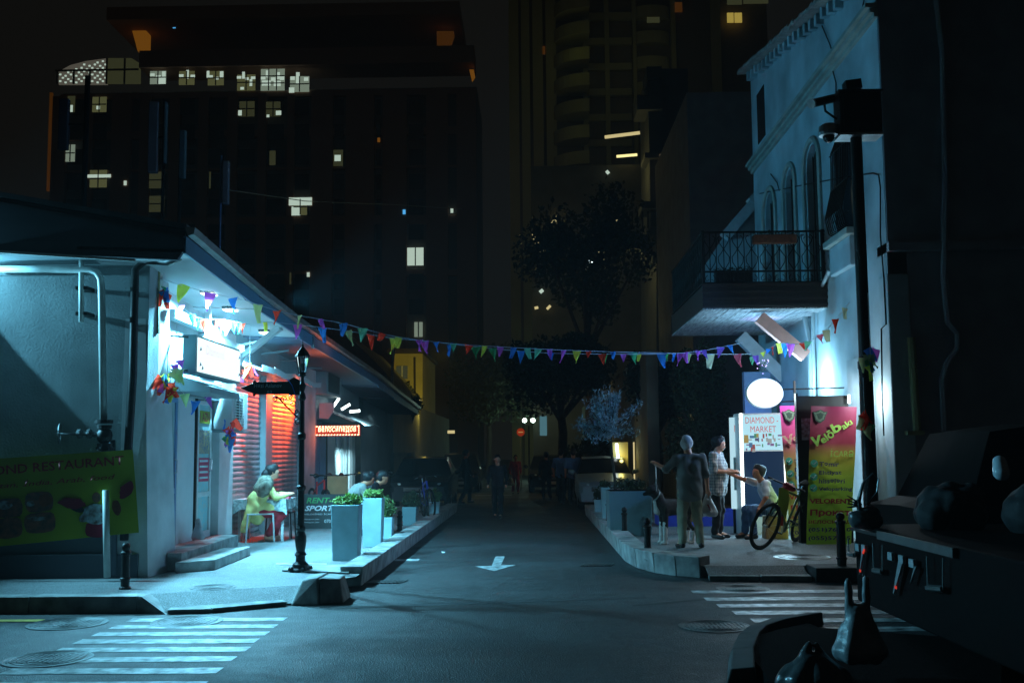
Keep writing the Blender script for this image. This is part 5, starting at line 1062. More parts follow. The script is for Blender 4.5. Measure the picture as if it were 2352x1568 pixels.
# yellow lit house down the street on the left
Y_ = 46.0; t = thing('yellow_lit_house', 'small yellow lit house at the end of the dark shop row', 'building', (onY(940, 1000, Y_).x, Y_, 0)); q_ = lambda x, y: onY(x, y, Y_)
MB().box(q_(905, 0).x, q_(970, 0).x, Y_, Y_ + 6, 0, q_(940, 808).z).build('wall', 'yellow_wall', t); MB().box(q_(895, 0).x, q_(976, 0).x, Y_ - .5, Y_ + 6, q_(940, 812).z, q_(940, 803).z).build('roof_edge', 'wood', t)
wn = MB().box(q_(912, 0).x, q_(937, 0).x, Y_ - .04, Y_ - .01, q_(920, 870).z, q_(920, 840).z).build('window', 'win_dim', t); MB().box(q_(924, 0).x, q_(926, 0).x, Y_ - .08, Y_ - .04, q_(920, 870).z, q_(920, 840).z).build('mullion', 'white_metal', wn)
MB().box(q_(945, 0).x, q_(962, 0).x, Y_ - .05, Y_ - .01, q_(950, 962).z, q_(950, 936).z).build('window', 'lamp_warm', t); MB().tube([q_(952, 820), q_(953, 960)], .05, 6).build('pipe', 'iron', t)
MB().ball(q_(965, 922) + Vector((0, -.4, 0)), .14, .1, .08).build('wall_lamp', 'lamp_yellow', t)
for k in range(5): MB().box(q_(944 + k * 4, 0).x, q_(945 + k * 4, 0).x, Y_ - .12, Y_ - .08, q_(950, 965).z, q_(950, 933).z).build('window_bar', 'iron', t)
Y_ = 34.5; t = thing('low_dark_house', 'low dark house with a sloping roof before the yellow house', 'building', (-5.5, Y_, 0)); q_ = lambda x, y: onY(x, y, Y_)
MB().prism([q_(790, 1040), q_(903, 1040), q_(903, 880), q_(880, 850), q_(800, 770), q_(740, 770), q_(740, 1040)], (0, 8, 0)).build('wall', 'dim_wall', t); MB().tube([q_(905, 790), q_(901, 850), q_(901, 940)], .05, 6).build('downpipe', 'galv', t)
# lit house behind the big trees
Y_ = 60.0; q_ = lambda x, y: onY(x, y, Y_); t = thing('lamplit_house', 'dark house behind the big tree, its strip lights glinting through the leaves', 'building', (q_(1350, 900).x, Y_, 0))
MB().box(q_(1215, 0).x, q_(1500, 0).x, Y_, Y_ + 6, 0, q_(1350, 380).z).build('wall', 'dim_wall', t)
point(onY(1245, 575, 42.5), 32, (1, .8, .25), .3); point(onY(1400, 590, 42.5), 36, (1, .8, .25), .3); point(onY(1420, 400, 42.5), 20, (1, .8, .25), .3)  # lamps added behind the crown to light its leaves yellow
def lt(x0, y0, x1, y1, mat, w_=.12): MB().beam(q_(x0, y0) + Vector((0, -.4, 0)), q_(x1, y1) + Vector((0, -.4, 0)), .1, w_).build('strip_light', mat, t)
for a_ in ((1388, 320, 1468, 310, 'lamp_warm', .18), (1415, 364, 1462, 360, 'lamp_yellow', .14), (1225, 552, 1240, 548, 'lamp_warm', .7), (1240, 582, 1262, 566, 'lamp_warm', .3), (1332, 604, 1370, 603, 'tube_white', .12), (1297, 618, 1312, 604, 'lamp_warm', .12), (1376, 612, 1376, 572, 'lamp_warm', .45), (1385, 600, 1390, 572, 'lamp_yellow', .5), (1266, 520, 1282, 500, 'lamp_warm', .2),
           (1240, 674, 1247, 668, 'win_bright', .2), (1228, 710, 1236, 708, 'lamp_warm', .15), (1256, 712, 1264, 704, 'lamp_warm', .15), (1392, 402, 1397, 398, 'win_bright', .22), (1412, 514, 1432, 508, 'lamp_warm', .22)): lt(*a_)
# trees
def big_tree(x, y, Y, rx, rz, n, lab, mat='leaf_dark', size=.16, seed=1, trunk=True):
    c = onY(x, y, Y); t = thing('street_tree', lab, 'tree', (c.x, Y, 0)); k = Y / F
    if trunk:
        MB().tube([(c.x, Y, 0), (c.x + .1, Y, c.z * .5), (c.x - .1, Y, c.z)], [.2, .16, .08], 8).build('trunk', 'bark', t)
        for j in range(5): a_ = j * 1.3; MB().tube([(c.x, Y, c.z * .6), (c.x + rx * k * .7 * math.cos(a_), Y + rx * k * .5 * math.sin(a_), c.z + rz * k * .4 * math.sin(j))], [.09, .03], 6).build('limb', 'bark', t)
    leaves('crown', mat, t, cloud(c, rx * k, rx * k * .8, rz * k, n, seed, 14, .2), size, .6, seed=seed)
big_tree(1345, 610, 40, 165, 200, 6200, 'large dark tree with house lights glinting through its crown', seed=11, size=.24)
big_tree(1285, 850, 36, 150, 120, 9000, 'dark tree crown hanging over the end of the lane', seed=12, size=.2)
big_tree(1120, 900, 62, 120, 120, 5200, 'dark tree beyond the walking man', seed=13, size=.3)
big_tree(1500, 900, 28, 90, 120, 5000, 'dark leafy tree behind the old man and the olive', seed=14, size=.15); big_tree(1610, 960, 24.5, 85, 190, 7000, 'tall dark creeper covered tree behind the standing men', seed=15, size=.13)
big_tree(930, 930, 40, 42, 60, 2500, 'dark shrub tree before the yellow house', seed=16, size=.16)
t = thing('climbing_shrub', 'dark shrubs beyond the parked silver car', 'shrub', (2.2, 33, 0)); leaves('foliage', 'leaf_dark', t, cloud((2.0, 34, 1.2), 1.2, 1.0, 1.4, 2500, 21), .15, .6)
# twin street lamp, no entry sign, small signs
c = onY(1205, 965, 58); c2 = onY(1224, 965, 58); t = thing('twin_street_lamp', 'distant twin globe street lamp glowing white green', 'street lamp', (c.x, 58, 0))
MB().tube([((c.x + c2.x) / 2, 58, 0), ((c.x + c2.x) / 2, 58, c.z - .3), (c.x, 58, c.z - .25)], .05, 6).build('post', 'iron', t)
for q in (c, c2): MB().ball(q, .13).build('globe', 'lamp_green', t, smooth=True)
c = onY(1196, 992, 45); t = thing('no_entry_sign', 'round red no entry sign at the end of the lane', 'road sign', (c.x, 45, 0)); MB().tube([(c.x, 45.03, 0), (c.x, 45.03, c.z + .1)], .03, 6).build('post', 'galv', t)
M('sign_red', (0.62, 0.05, 0.015), 0.5, var=0, emit=(0.62, 0.05, 0.01), es=0.25); M('sign_bar', (0.8, 0.6, 0.4), 0.5, var=0, emit=(0.7, 0.4, 0.15), es=0.35)  # sign colours glow a little, standing in for light on them
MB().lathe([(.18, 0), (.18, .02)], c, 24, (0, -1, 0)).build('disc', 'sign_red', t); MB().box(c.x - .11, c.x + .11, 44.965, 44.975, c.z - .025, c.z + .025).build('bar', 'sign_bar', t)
a, b = onY(1240, 1000, 50), onY(1256, 955, 50); tag(MB().box(a.x, b.x, 50, 50.1, a.z, b.z).build('glowing_poster', 'teal_poster'), 'small teal lit poster right of the distant twin lamp', 'poster')
a, b = onY(1028, 995, 44), onY(1044, 988, 44); tag(MB().box(a.x, b.x, 44, 44.1, a.z, b.z).build('wall_light', 'lamp_warm'), 'dim slanted lamp over the parked cars', 'lamp')
# lit doorway at right
DY = 29; a, b = onY(1408, 1108, DY), onY(1442, 1015, DY); t = thing('lit_doorway', 'yellow lit shop doorway with a white tube at its left edge', 'doorway', (a.x, DY, 0))
MB().box(a.x, b.x, DY, DY + .1, .1, b.z).build('lit_wall', 'yellow_wall', t); MB().beam(onY(1416, 1018, DY - .1), onY(1424, 1092, DY - .1), .07, .07).build('light_tube', 'tube_white', t); MB().box(onY(1434, 0, DY).x, onY(1437, 0, DY).x, DY - .05, DY, .1, b.z).build('jamb', 'lamp_warm', t)
point(onY(1428, 1050, DY - .3), 5, (1, .8, .2), .05)
t = thing('street_wall', 'pale low wall along the far right side of the lane', 'wall', (1.4, 40, 0)); MB().box(1.15, 1.35, 33, 52, 0, .85).build('wall', 'kerb', t)
tag(MB().box(3.0, 3.3, 26, 60, 0, 4.2).build('right_lane_wall', 'dim_wall'), 'dark building front along the far right side of the lane', 'wall')
tag(MB().box(-7.5, -5.0, 36, 60, 0, 3.6).build('left_lane_wall', 'dim_wall'), 'dark building front along the far left side of the lane', 'wall')
# masts on the left roof
def mast(x, yt, yb, panels, lab, Y=19.5, r=.035, mat='dark_metal'):
    a, b = onY(x, yb, Y), onY(x, yt, Y); t = thing('antenna_mast', lab, 'antenna mast', (a.x, Y, 3.5)); MB().tube([(a.x, Y, 3.6), (a.x, Y, b.z)], r, 8).build('mast', mat, t)
    for (x0, y0, x1, y1, mt) in panels:
        p, q = onY(x0, y1, Y), onY(x1, y0, Y); MB().box(p.x, q.x, Y - .06, Y + .06, p.z, q.z).build('panel', mt, t, bevel=.02)
        zc_ = (p.z + q.z) / 2; MB().beam((a.x, Y, zc_), ((p.x + q.x) / 2, Y, zc_), .03, .03).build('clamp_arm', 'dark_metal', t)
mast(191, 175, 520, [(134, 228, 160, 345, 'grey_wall')], 'thick mast with one panel antenna at the left end of the roof', r=.055)
mast(371, 230, 560, [(340, 235, 366, 398, 'gable'), (376, 235, 385, 375, 'planter_grey')], 'mast with two panel antennas above the gutter corner')
mast(410, 320, 560, [(412, 300, 428, 410, 'planter_grey')], 'shorter mast carrying one narrow panel antenna'); mast(504, 357, 600, [(511, 370, 527, 470, 'gable')], 'slim bluish mast with a panel, nearest the lit eave', r=.022, mat='blue_door')
tag(MB().tube([onY(505, 433, 19.5), onY(700, 462, 30), onY(900, 470, 45), onY(1060, 480, 60)], .012, 4).build('overhead_cable', 'galv'), 'thin overhead cable running from the slim mast', 'cable')
M('cord_white', (.6, .7, .85), .6, var=0)
M('van_black', (0.006, 0.005, 0.005), 0.7, var=0, spec=0.05)
# ================================================================ PEOPLE
def xf(loc, head, sc=1.0):
    c, s = math.cos(head), math.sin(head)   # local +Y is forward; head = world angle of the facing direction
    f = Vector((c, s, 0)); r = Vector((s, -c, 0)); loc = Vector(loc)
    return lambda p: loc + (r * p[0] + f * p[1] + Vector((0, 0, 1)) * p[2]) * sc
STAND = dict(hipL=(-.09, 0, .90), kneeL=(-.10, .02, .48), ankL=(-.10, -.02, .09), toeL=(-.12, .14, .035), hipR=(.09, 0, .90), kneeR=(.10, .02, .48), ankR=(.10, -.02, .09), toeR=(.12, .14, .035),
             pel=(0, 0, .95), waist=(0, .01, 1.10), chest=(0, .01, 1.30), neck=(0, .0, 1.46), head=(0, .03, 1.62), shL=(-.185, 0, 1.41), elL=(-.24, -.03, 1.13), wrL=(-.26, .05, .90), shR=(.185, 0, 1.41), elR=(.24, -.03, 1.13), wrR=(.26, .05, .90))
def person(label, loc, head, J=None, sc=1.0, group=None, skin='skin', hair='hair_black', top='tee_white', legs='jeans', shoes='shoe', fat=0.0, sleeve=0.55, hairlen=0.0, look=(0, 1, -.05), vox=.013, skirt=0.0, face=True, bald=False, detail=True, curl=(0, 0, -1)):
    J = {**STAND, **(J or {})}; T = xf(loc, head, sc); t = thing('person', label, 'person', loc, group)
    c = lambda a, b, r1, r2=None: (T(a), T(b), r1 * sc, (r2 if r2 is not None else r1) * sc)
    V = lambda k: Vector(J[k]); mid = lambda a, b, u=.5: tuple(Vector(a).lerp(Vector(b), u))
    lk = Vector(look).normalized(); hd = V('head'); up = Vector((0, 0, 1)); rt_ = lk.cross(up).normalized(); hu = rt_.cross(lk).normalized()
    hp = lambda x, y, z: tuple(hd + rt_ * x + lk * y + hu * z)
    B = []
    for s in 'LR':
        B += [c(J['hip' + s], J['knee' + s], .075, .052), c(J['knee' + s], J['ank' + s], .05, .034), c(J['ank' + s], J['toe' + s], .036, .028), c(J['sh' + s], J['el' + s], .050, .041), c(J['el' + s], J['wr' + s], .042, .028), c(mid(J['chest'], J['neck'], .6), J['sh' + s], .055, .05)]
        w_ = V('wr' + s); e_ = V('el' + s); d = (w_ - e_).normalized(); pm = w_ + d * .055; B.append(c(tuple(w_), tuple(pm), .026, .030))
        sd = d.cross(Vector((0, 0, 1)));  sd = sd.normalized() if sd.length > .1 else Vector((0, 1, 0)); nn = Vector(curl)
        if detail:
            for k, (o_, ln) in enumerate(((-.024, .055), (-.008, .066), (.009, .062), (.025, .048))):
                a_ = pm + sd * o_; b_ = a_ + d * ln * .6; e2 = b_ + d * ln * .35 + nn * ln * .3; B += [c(tuple(a_), tuple(b_), .0085), c(tuple(b_), tuple(e2), .0085, .007)]
            a_ = w_ + d * .02; b_ = a_ + sd * (-.035 if s == 'L' else .035) + d * .03; B += [c(tuple(a_), tuple(b_), .012, .009), c(tuple(b_), tuple(b_ + d * .02), .009, .008)]
    B += [c(mid(J['pel'], J['hipL'], .6), mid(J['pel'], J['hipR'], .6), .085), c(J['pel'], J['waist'], .085, .09)]
    for s in (-.05, .05): B += [c((J['waist'][0] + s, J['waist'][1], J['waist'][2]), (J['chest'][0] + s * 1.3, J['chest'][1], J['chest'][2]), .085, .095)]
    B += [c(mid(J['chest'], J['neck'], .6), J['neck'], .06, .048), c(J['neck'], tuple(hd + Vector((0, 0, -.04))), .062, .056)]
    B += [c(hp(0, -.012, .02), hp(0, -.02, .02), .086), c(hp(0, .022, .03), hp(0, .025, -.02), .068), c(hp(0, .035, -.05), hp(0, .05, -.065), .045, .036)]
    if face: B += [c(hp(0, .085, .005), hp(0, .102, -.018), .010, .013), c(hp(-.02, .088, -.055), hp(.02, .088, -.055), .009), c(hp(-.082, -.01, 0), hp(-.086, -.015, .02), .012), c(hp(.082, -.01, 0), hp(.086, -.015, .02), .012), c(hp(-.03, .072, .03), hp(.03, .072, .03), .014)]
    body = blob('body', B, skin, t, vox * sc * (.8 if detail else 1), .022 * sc)
    if face:
        for s in (-1, 1): MB().ball(T(hp(s * .032, .082, .012)), .008 * sc).build('eye', 'black_gloss', t)
    H = [c(hp(0, -.03, .045), hp(0, -.035, .03), .096, .100), c(hp(0, -.055, .0), hp(0, -.062, .03), .082, .090), c(hp(-.02, -.01, .10), hp(.02, -.01, .10), .055)]
    if not bald: H += [c(hp(-.03, .02, .085), hp(.03, .02, .085), .042)]
    if hairlen: H += [c(hp(0, -.08, 0), tuple(hd + Vector((0, -.10, -hairlen))), .065, .035)]
    blob('hair', H, hair, t, .010 * sc, .02 * sc, .006)
    f_ = fat; S = []
    for s in 'LR':
        e_ = mid(J['sh' + s], J['el' + s], min(1, sleeve * 1.6)); S += [c(J['sh' + s], e_, .066, .062)]
        if sleeve > .8: S += [c(J['el' + s], mid(J['el' + s], J['wr' + s], .9), .054, .04)]
        S += [c(mid(J['chest'], J['neck'], .62), J['sh' + s], .075, .066)]
    for s in (-.055, .055):
        w_ = (J['waist'][0] + s * (1 + f_ * 3), J['waist'][1] + f_ * .35, J['waist'][2]); ch = (J['chest'][0] + s * 1.35, J['chest'][1], J['chest'][2]); pl_ = (J['pel'][0] + s * 1.3, J['pel'][1] + f_ * .1, J['pel'][2] - .03 - skirt * .2)
        S += [c(w_, ch, .108 + f_, .112), c(w_, pl_, .108 + f_, .118 + f_ * .5)]
    blob('shirt', S, top, t, vox * sc, .03 * sc, .0065, 3)
    L = [c(mid(J['pel'], J['hipL'], .7), mid(J['pel'], J['hipR'], .7), .105)]
    for s in 'LR': L += [c(J['hip' + s], J['knee' + s], .098, .076), c(J['knee' + s], mid(J['knee' + s], J['ank' + s], .95), .076, .064)]
    blob('trousers', L, legs, t, vox * sc, .03 * sc, .0075, 5)
    for s in 'LR': blob('shoe', [c((J['ank' + s][0], J['ank' + s][1] - .03, .05 + J['toe' + s][2] - .035), J['toe' + s], .043, .036)], shoes, t, .012, .02)
    return t, T, hp
def plaid():
    m = bpy.data.materials.new('plaid'); m.use_nodes = True; MATS['plaid'] = m; N = m.node_tree.nodes; L = m.node_tree.links; b = N['Principled BSDF']; b.inputs['Roughness'].default_value = .9
    tc = N.new('ShaderNodeTexCoord'); cur = None
    for ax, sc in (('X', 62), ('Z', 46), ('Y', 60)):
        wv = N.new('ShaderNodeTexWave'); wv.bands_direction = ax; wv.inputs['Scale'].default_value = sc / 6.283 * .9; wv.inputs['Distortion'].default_value = .6; L.new(tc.outputs['Object'], wv.inputs['Vector'])
        r = N.new('ShaderNodeValToRGB'); r.color_ramp.elements[0].position = .72; r.color_ramp.elements[0].color = (1, 1, 1, 1); r.color_ramp.elements[1].position = .9; r.color_ramp.elements[1].color = (.55, .60, .66, 1); L.new(wv.outputs['Fac'], r.inputs[0])
        if cur is None: cur = r.outputs[0]
        else:
            mx = N.new('ShaderNodeMix'); mx.data_type = 'RGBA'; mx.blend_type = 'MULTIPLY'; mx.inputs[0].default_value = 1; L.new(cur, mx.inputs[6]); L.new(r.outputs[0], mx.inputs[7]); cur = mx.outputs[2]
    mx = N.new('ShaderNodeMix'); mx.data_type = 'RGBA'; mx.blend_type = 'MULTIPLY'; mx.inputs[0].default_value = 1; mx.inputs[7].default_value = (.58, .55, .52, 1); L.new(cur, mx.inputs[6]); L.new(mx.outputs[2], b.inputs['Base Color'])
plaid()
g = lambda x, y: onZ(x, y, PZ)
hgt = lambda p, ytop, x: (onY(x, ytop, p.y).z - PZ)
# old man from behind, dog lead in the raised left hand, carrier bag in the right
p = g(1588, 1258); s_ = hgt(p, 1001, 1580) / 1.74
old, OT, _ = person('white haired man in a loose dark shirt seen from behind, holding a plastic bag', p, math.radians(97), dict(hipL=(-.10, 0, .90), kneeL=(-.13, .02, .48), ankL=(-.15, -.02, .09), toeL=(-.19, .13, .035), kneeR=(.11, .02, .48), ankR=(.13, -.06, .09), toeR=(.20, .06, .035),
    head=(-.02, .05, 1.60), neck=(-.01, .01, 1.46), shL=(-.2, 0, 1.40), elL=(-.36, .06, 1.22), wrL=(-.48, .16, 1.30), shR=(.2, 0, 1.40), elR=(.27, .0, 1.13), wrR=(.30, .06, .90)), s_, top='shirt_grey', legs='trouser_olive', hair='hair_white', skin='skin_pale', fat=.03, sleeve=.75, skirt=.45, look=(.35, 1, -.05), vox=.012)
q = OT((.31, .08, .84))
def bag(name, lab, top, w_, h_, mat, seed=0, cat='bag', wide=False):
    t = thing(name, lab, cat, (top[0], top[1], top[2] - h_)); top = Vector(top); rnd = random.Random(seed); C = []
    for k in range(8): a_ = k * .785; C.append((top + Vector((w_ * .28 * math.cos(a_), w_ * .2 * math.sin(a_), -h_ * .78)), top + Vector((w_ * .1 * math.cos(a_), w_ * .08 * math.sin(a_), -h_ * .34)), w_ * .2, w_ * .09))
    for s in (-1, 1): C.append((top + Vector((s * w_ * .16, 0, -h_ * .40)), top + Vector((s * w_ * (.16 if wide else .05), 0, -h_ * .03)), w_ * .09, .02))
    blob('sack', C, mat, t, .011, .02, .006, seed); return t
b1 = bag('plastic_bag', 'white plastic carrier bag with red print hanging from the old man\'s hand', q, .30, .36, 'bag', 2)
for k in range(5): MB().box(q.x - .035 + .008 * k, q.x - .03 + .008 * k + .02, q.y - .118, q.y - .112, q.z - .17 - k * .018, q.z - .165 - k * .018 + .01).build('print', 'ink_red', b1)
# moustached man
p = onZ(1650, 1236, PZ); s_ = hgt(p, 1002, 1644) / 1.74
mou, MT, mh = person('moustached man in a checked short sleeved shirt looking down, hands together', p, math.radians(-28), dict(head=(.0, .06, 1.60), neck=(0, .01, 1.46), elL=(-.27, .08, 1.16), wrL=(-.08, .30, 1.14), elR=(.25, .04, 1.15), wrR=(.05, .31, 1.13), toeL=(-.16, .13, .035), toeR=(.16, .13, .035)), s_, top='plaid', legs='trouser_black', fat=.045, sleeve=.6, skirt=.5, look=(-.1, 1, -.35), vox=.011, skin='skin_pale')
blob('moustache', [(MT(mh(-.026, .098, -.04)), MT(mh(.026, .098, -.04)), .009, .009)], 'hair_black', mou, .005, .01)
# boy sitting and reaching out
p = onZ(1738, 1236, PZ) ; p.x += .18; s_ = .92
boy, BT_, _ = person('boy in a white T-shirt and jeans sitting and stretching an arm towards the men', p, math.radians(188), dict(pel=(0, -.12, .50), hipL=(-.09, -.08, .50), hipR=(.09, -.08, .50), kneeL=(-.13, .33, .50), kneeR=(.13, .33, .50), ankL=(-.14, .30, .10), toeL=(-.15, .45, .035), ankR=(.14, .36, .10), toeR=(.15, .5, .035),
    waist=(0, -.07, .66), chest=(0, .02, .84), neck=(0, .08, .99), head=(.0, .14, 1.14), shL=(-.17, .06, .95), elL=(-.22, .10, .72), wrL=(-.20, .2, .56), shR=(.17, .06, .95), elR=(.16, .34, 1.02), wrR=(.10, .60, 1.12)), s_, sleeve=.5, look=(-.1, 1, -.1), vox=.012)
st = thing('stool', 'cardboard box stool under the sitting boy', 'stool', p); f = BT_((0, -.12, 0)); MB().frustum([(f.x - .17, f.y - .15, PZ), (f.x + .19, f.y - .15, PZ), (f.x + .19, f.y + .15, PZ), (f.x - .17, f.y + .15, PZ)], [(f.x - .15, f.y - .14, PZ + .36), (f.x + .17, f.y - .14, PZ + .36), (f.x + .17, f.y + .14, PZ + .36), (f.x - .15, f.y + .14, PZ + .36)]).build('box', 'cardboard', st, bevel=.008)
# woman at the table
SE = dict(pel=(0, -.08, .49), hipL=(-.09, -.04, .49), hipR=(.09, -.04, .49), kneeL=(-.11, .36, .50), kneeR=(.11, .34, .47), ankL=(-.06, .22, .10), toeL=(-.06, .34, .04), ankR=(.07, .10, .12), toeR=(.08, .2, .04), waist=(0, -.06, .66), chest=(0, .04, .86), neck=(0, .11, 1.0), head=(.0, .18, 1.15), shL=(-.16, .08, .95), elL=(-.2, .20, .76), wrL=(-.12, .42, .78), shR=(.16, .08, .95), elR=(.19, .2, .74), wrR=(.13, .42, .78))
p = g(600, 1243); hw_ = math.radians(22); s_ = .97
wom, WT, _ = person('seated woman in a yellow kurta and red trousers with dark hair, facing the table', p, hw_, SE, s_, top='kurta', legs='red_cloth', skin='skin_pale', sleeve=.9, hairlen=.06, skirt=.3, look=(.1, 1, -.35), vox=.011, shoes='skin_pale')
c = lambda a, b, r1, r2=None: (WT(a), WT(b), r1, r2 or r1)
blob('kurta_skirt', [c((-.05, -.08, .56), (-.09, .24, .56), .135, .09), c((.05, -.08, .56), (.09, .24, .55), .135, .085), c((0, -.08, .70), (0, -.1, .52), .15, .16), c((-.06, -.2, .48), (-.05, -.29, .20), .075, .05), c((.07, -.2, .48), (.07, -.29, .22), .075, .05)], 'kurta', wom, .012, .03, .005, 2)
blob('shawl', [c((-.17, .07, .94), (.17, .07, .94), .10), c((0, .0, .88), (0, .06, 1.0), .125), c((-.15, .0, .88), (-.10, -.05, .74), .11, .08), c((.14, .03, .88), (.09, -.03, .76), .11, .08), c((0, -.02, .86), (0, -.06, .72), .12, .08)], 'shawl', wom, .012, .04, .002, 4)
blob('hair_bun', [c((0, .08, 1.15), (0, .06, 1.12), .07), c((-.02, .02, 1.05), (-.04, -.06, .82), .035, .02)], 'hair_black', wom, .01, .02, .004)
# chair under her
def stool_chair(T, mat, lab, h=.44, w=.2, back=True):
    t = thing('chair', lab, 'chair', T((0, 0, 0))); P = lambda x, y, z: T((x, y, z))
    for (x, y) in ((-w, .16), (w, .16), (-w, -.24), (w, -.24)): MB().tube([P(x * 1.08, y * 1.12, 0), P(x, y, h)], .014, 8).build('leg', mat, t)
    MB().prism([P(-w, .17, h), P(w, .17, h), P(w, -.25, h), P(-w, -.25, h)], (0, 0, .025)).build('seat', mat, t, bevel=.006)
    if back:
        MB().tube([P(-w, -.24, h), P(-w * .95, -.3, h + .36), P(w * .95, -.3, h + .36), P(w, -.24, h)], .013, 8).build('back_frame', mat, t)
    return t
T0 = xf((p.x, p.y, PZ), hw_); stool_chair(T0, 'white_metal', 'white metal chair the woman in yellow sits on', back=False)
# table
t = thing('cafe_table', 'square table under a patterned cloth beside the woman in yellow', 'table', (-4.3, 16.3, PZ)); a, b = onY(541, 1240, 16.3), onY(652, 1240, 16.3); zt = onY(600, 1147, 16.3).z
for x in (a.x + .03, b.x - .05):
    for y in (16.4, 16.95): MB().box(x - .02, x + .02, y - .02, y + .02, PZ, zt).build('leg', 'white_metal', t)
MB().box(a.x - .02, b.x, 16.3, 17.05, zt - .025, zt).build('tabletop', 'white_metal', t)
cl = MB(); x0, x1, y0, y1 = a.x - .05, b.x + .03, 16.28, 17.08; top = [(x0, y0), (x1, y0), (x1, y1), (x0, y1)]
ring1 = []; n = 12
for k in range(4):
    pA, pB = Vector(top[k]), Vector(top[(k + 1) % 4])
    for i in range(n): ring1.append(pA.lerp(pB, i / n))
N_ = len(ring1); v = [(q.x, q.y, zt + .004) for q in ring1]
cx, cy = (x0 + x1) / 2, (y0 + y1) / 2
for i, q in enumerate(ring1): u = (i % n) / n; dr = .14 + .11 * abs(2 * u - 1) ** 3 + .015 * math.sin(i * 2.1); e = 1.05 + .035 * math.sin(i * 1.3); v.append((cx + (q.x - cx) * e, cy + (q.y - cy) * e, zt - dr))
cl.add(v, [tuple(range(N_))] + [(i, (i + 1) % N_, N_ + (i + 1) % N_, N_ + i) for i in range(N_)])
tag(cl.build('tablecloth', 'table_cloth'), 'pale patterned cloth draped over the table beside the woman in yellow', 'tablecloth')
t = thing('tableware', 'jug, cups and packets standing on the cloth covered table', 'tableware', (-4.2, 16.3, zt)); MB().lathe([(.035, 0), (.04, .05), (.03, .1), (.035, .12)], (-4.3, 16.55, zt + .005), 12).build('jug', 'white_plastic', t); MB().box(-4.15, -4.03, 16.5, 16.62, zt + .005, zt + .035).build('packet', 'flag_pink', t); MB().lathe([(.03, 0), (.035, .16), (.02, .18), (.02, .22)], (-4.45, 16.6, zt + .005), 10).build('bottle', 'black_gloss', t)
q = onY(650, 1243, 17.0); tt = xf((q.x, 17.0, PZ), 0); stool_chair(tt, 'wood', 'dark wooden stool at the right end of the cloth covered table', .42, .14, False)
# two seated men leaning over by the planters
SL = {**SE, 'chest': (0, .12, .82), 'neck': (0, .24, .92), 'head': (0, .34, 1.02), 'shL': (-.18, .2, .88), 'shR': (.18, .2, .88), 'elL': (-.2, .3, .62), 'wrL': (-.1, .45, .55), 'elR': (.2, .3, .62), 'wrR': (.1, .45, .55), 'waist': (0, -.02, .64)}
for (x, Y, hd_, top_, lab) in ((805, 17.3, 20, 'shirt_grey', 'seated man in a grey green T-shirt leaning forward behind the tallest planter'), (838, 17.9, 8, 'dark_cloth', 'bearded seated man in dark clothes beside the man in the grey green T-shirt')):
    pp = onY(x, 1100, Y); person(lab, (pp.x, Y, PZ), math.radians(hd_), SL, .95, top=top_, legs='dark_cloth', look=(0, 1, -.5), detail=False, vox=.016, group=None)
# walking figures down the lane
W1 = dict(hipL=(-.09, 0, .9), kneeL=(-.09, .16, .5), ankL=(-.08, .14, .12), toeL=(-.08, .28, .06), kneeR=(.09, -.02, .48), ankR=(.09, -.22, .12), toeR=(.09, -.1, .05), elR=(.26, .02, 1.13), wrR=(.26, .16, .92), elL=(-.25, -.08, 1.14), wrL=(-.24, .04, .92))
def walker(x, yt, Y, head, sc_, lab, **k): pp = onY(x, 1100, Y); return person(lab, (pp.x, Y, k.pop('z', 0)), math.radians(head), W1, sc_, detail=False, vox=k.pop('vox', .02), **k)
walker(1143, 1048, 24.0, -92, .86, 'man in black walking up the lane towards the camera', top='dark_cloth', legs='trouser_black', sleeve=1, skin='skin_pale', vox=.016)
walker(1184, 1042, 38, -80, .84, 'woman in a long dark red dress carrying a white bag far down the lane', top='red_cloth', legs='red_cloth', sleeve=1, skirt=.6)
wq = onY(1173, 1085, 37.7); bag('shopping_bag', 'white shopping bag carried by the woman in red', (wq.x, 37.6, .75), .3, .45, 'bag', 5)
walker(1289, 1030, 30.5, 80, .95, 'left of two people in pale T-shirts walking away on the right', top='tee_blue', legs='dark_cloth'); walker(1317, 1032, 29.5, 95, .95, 'right of two people in pale T-shirts walking away on the right', top='tee_blue', legs='dark_cloth')
walker(1070, 1050, 31.0, 20, .95, 'dark figure standing between the parked cars on the left', top='dark_cloth', legs='dark_cloth', sleeve=1)
walker(1255, 1060, 33.0, 100, .9, 'dark figure standing left of the silver car', top='dark_cloth', legs='dark_cloth', sleeve=1)
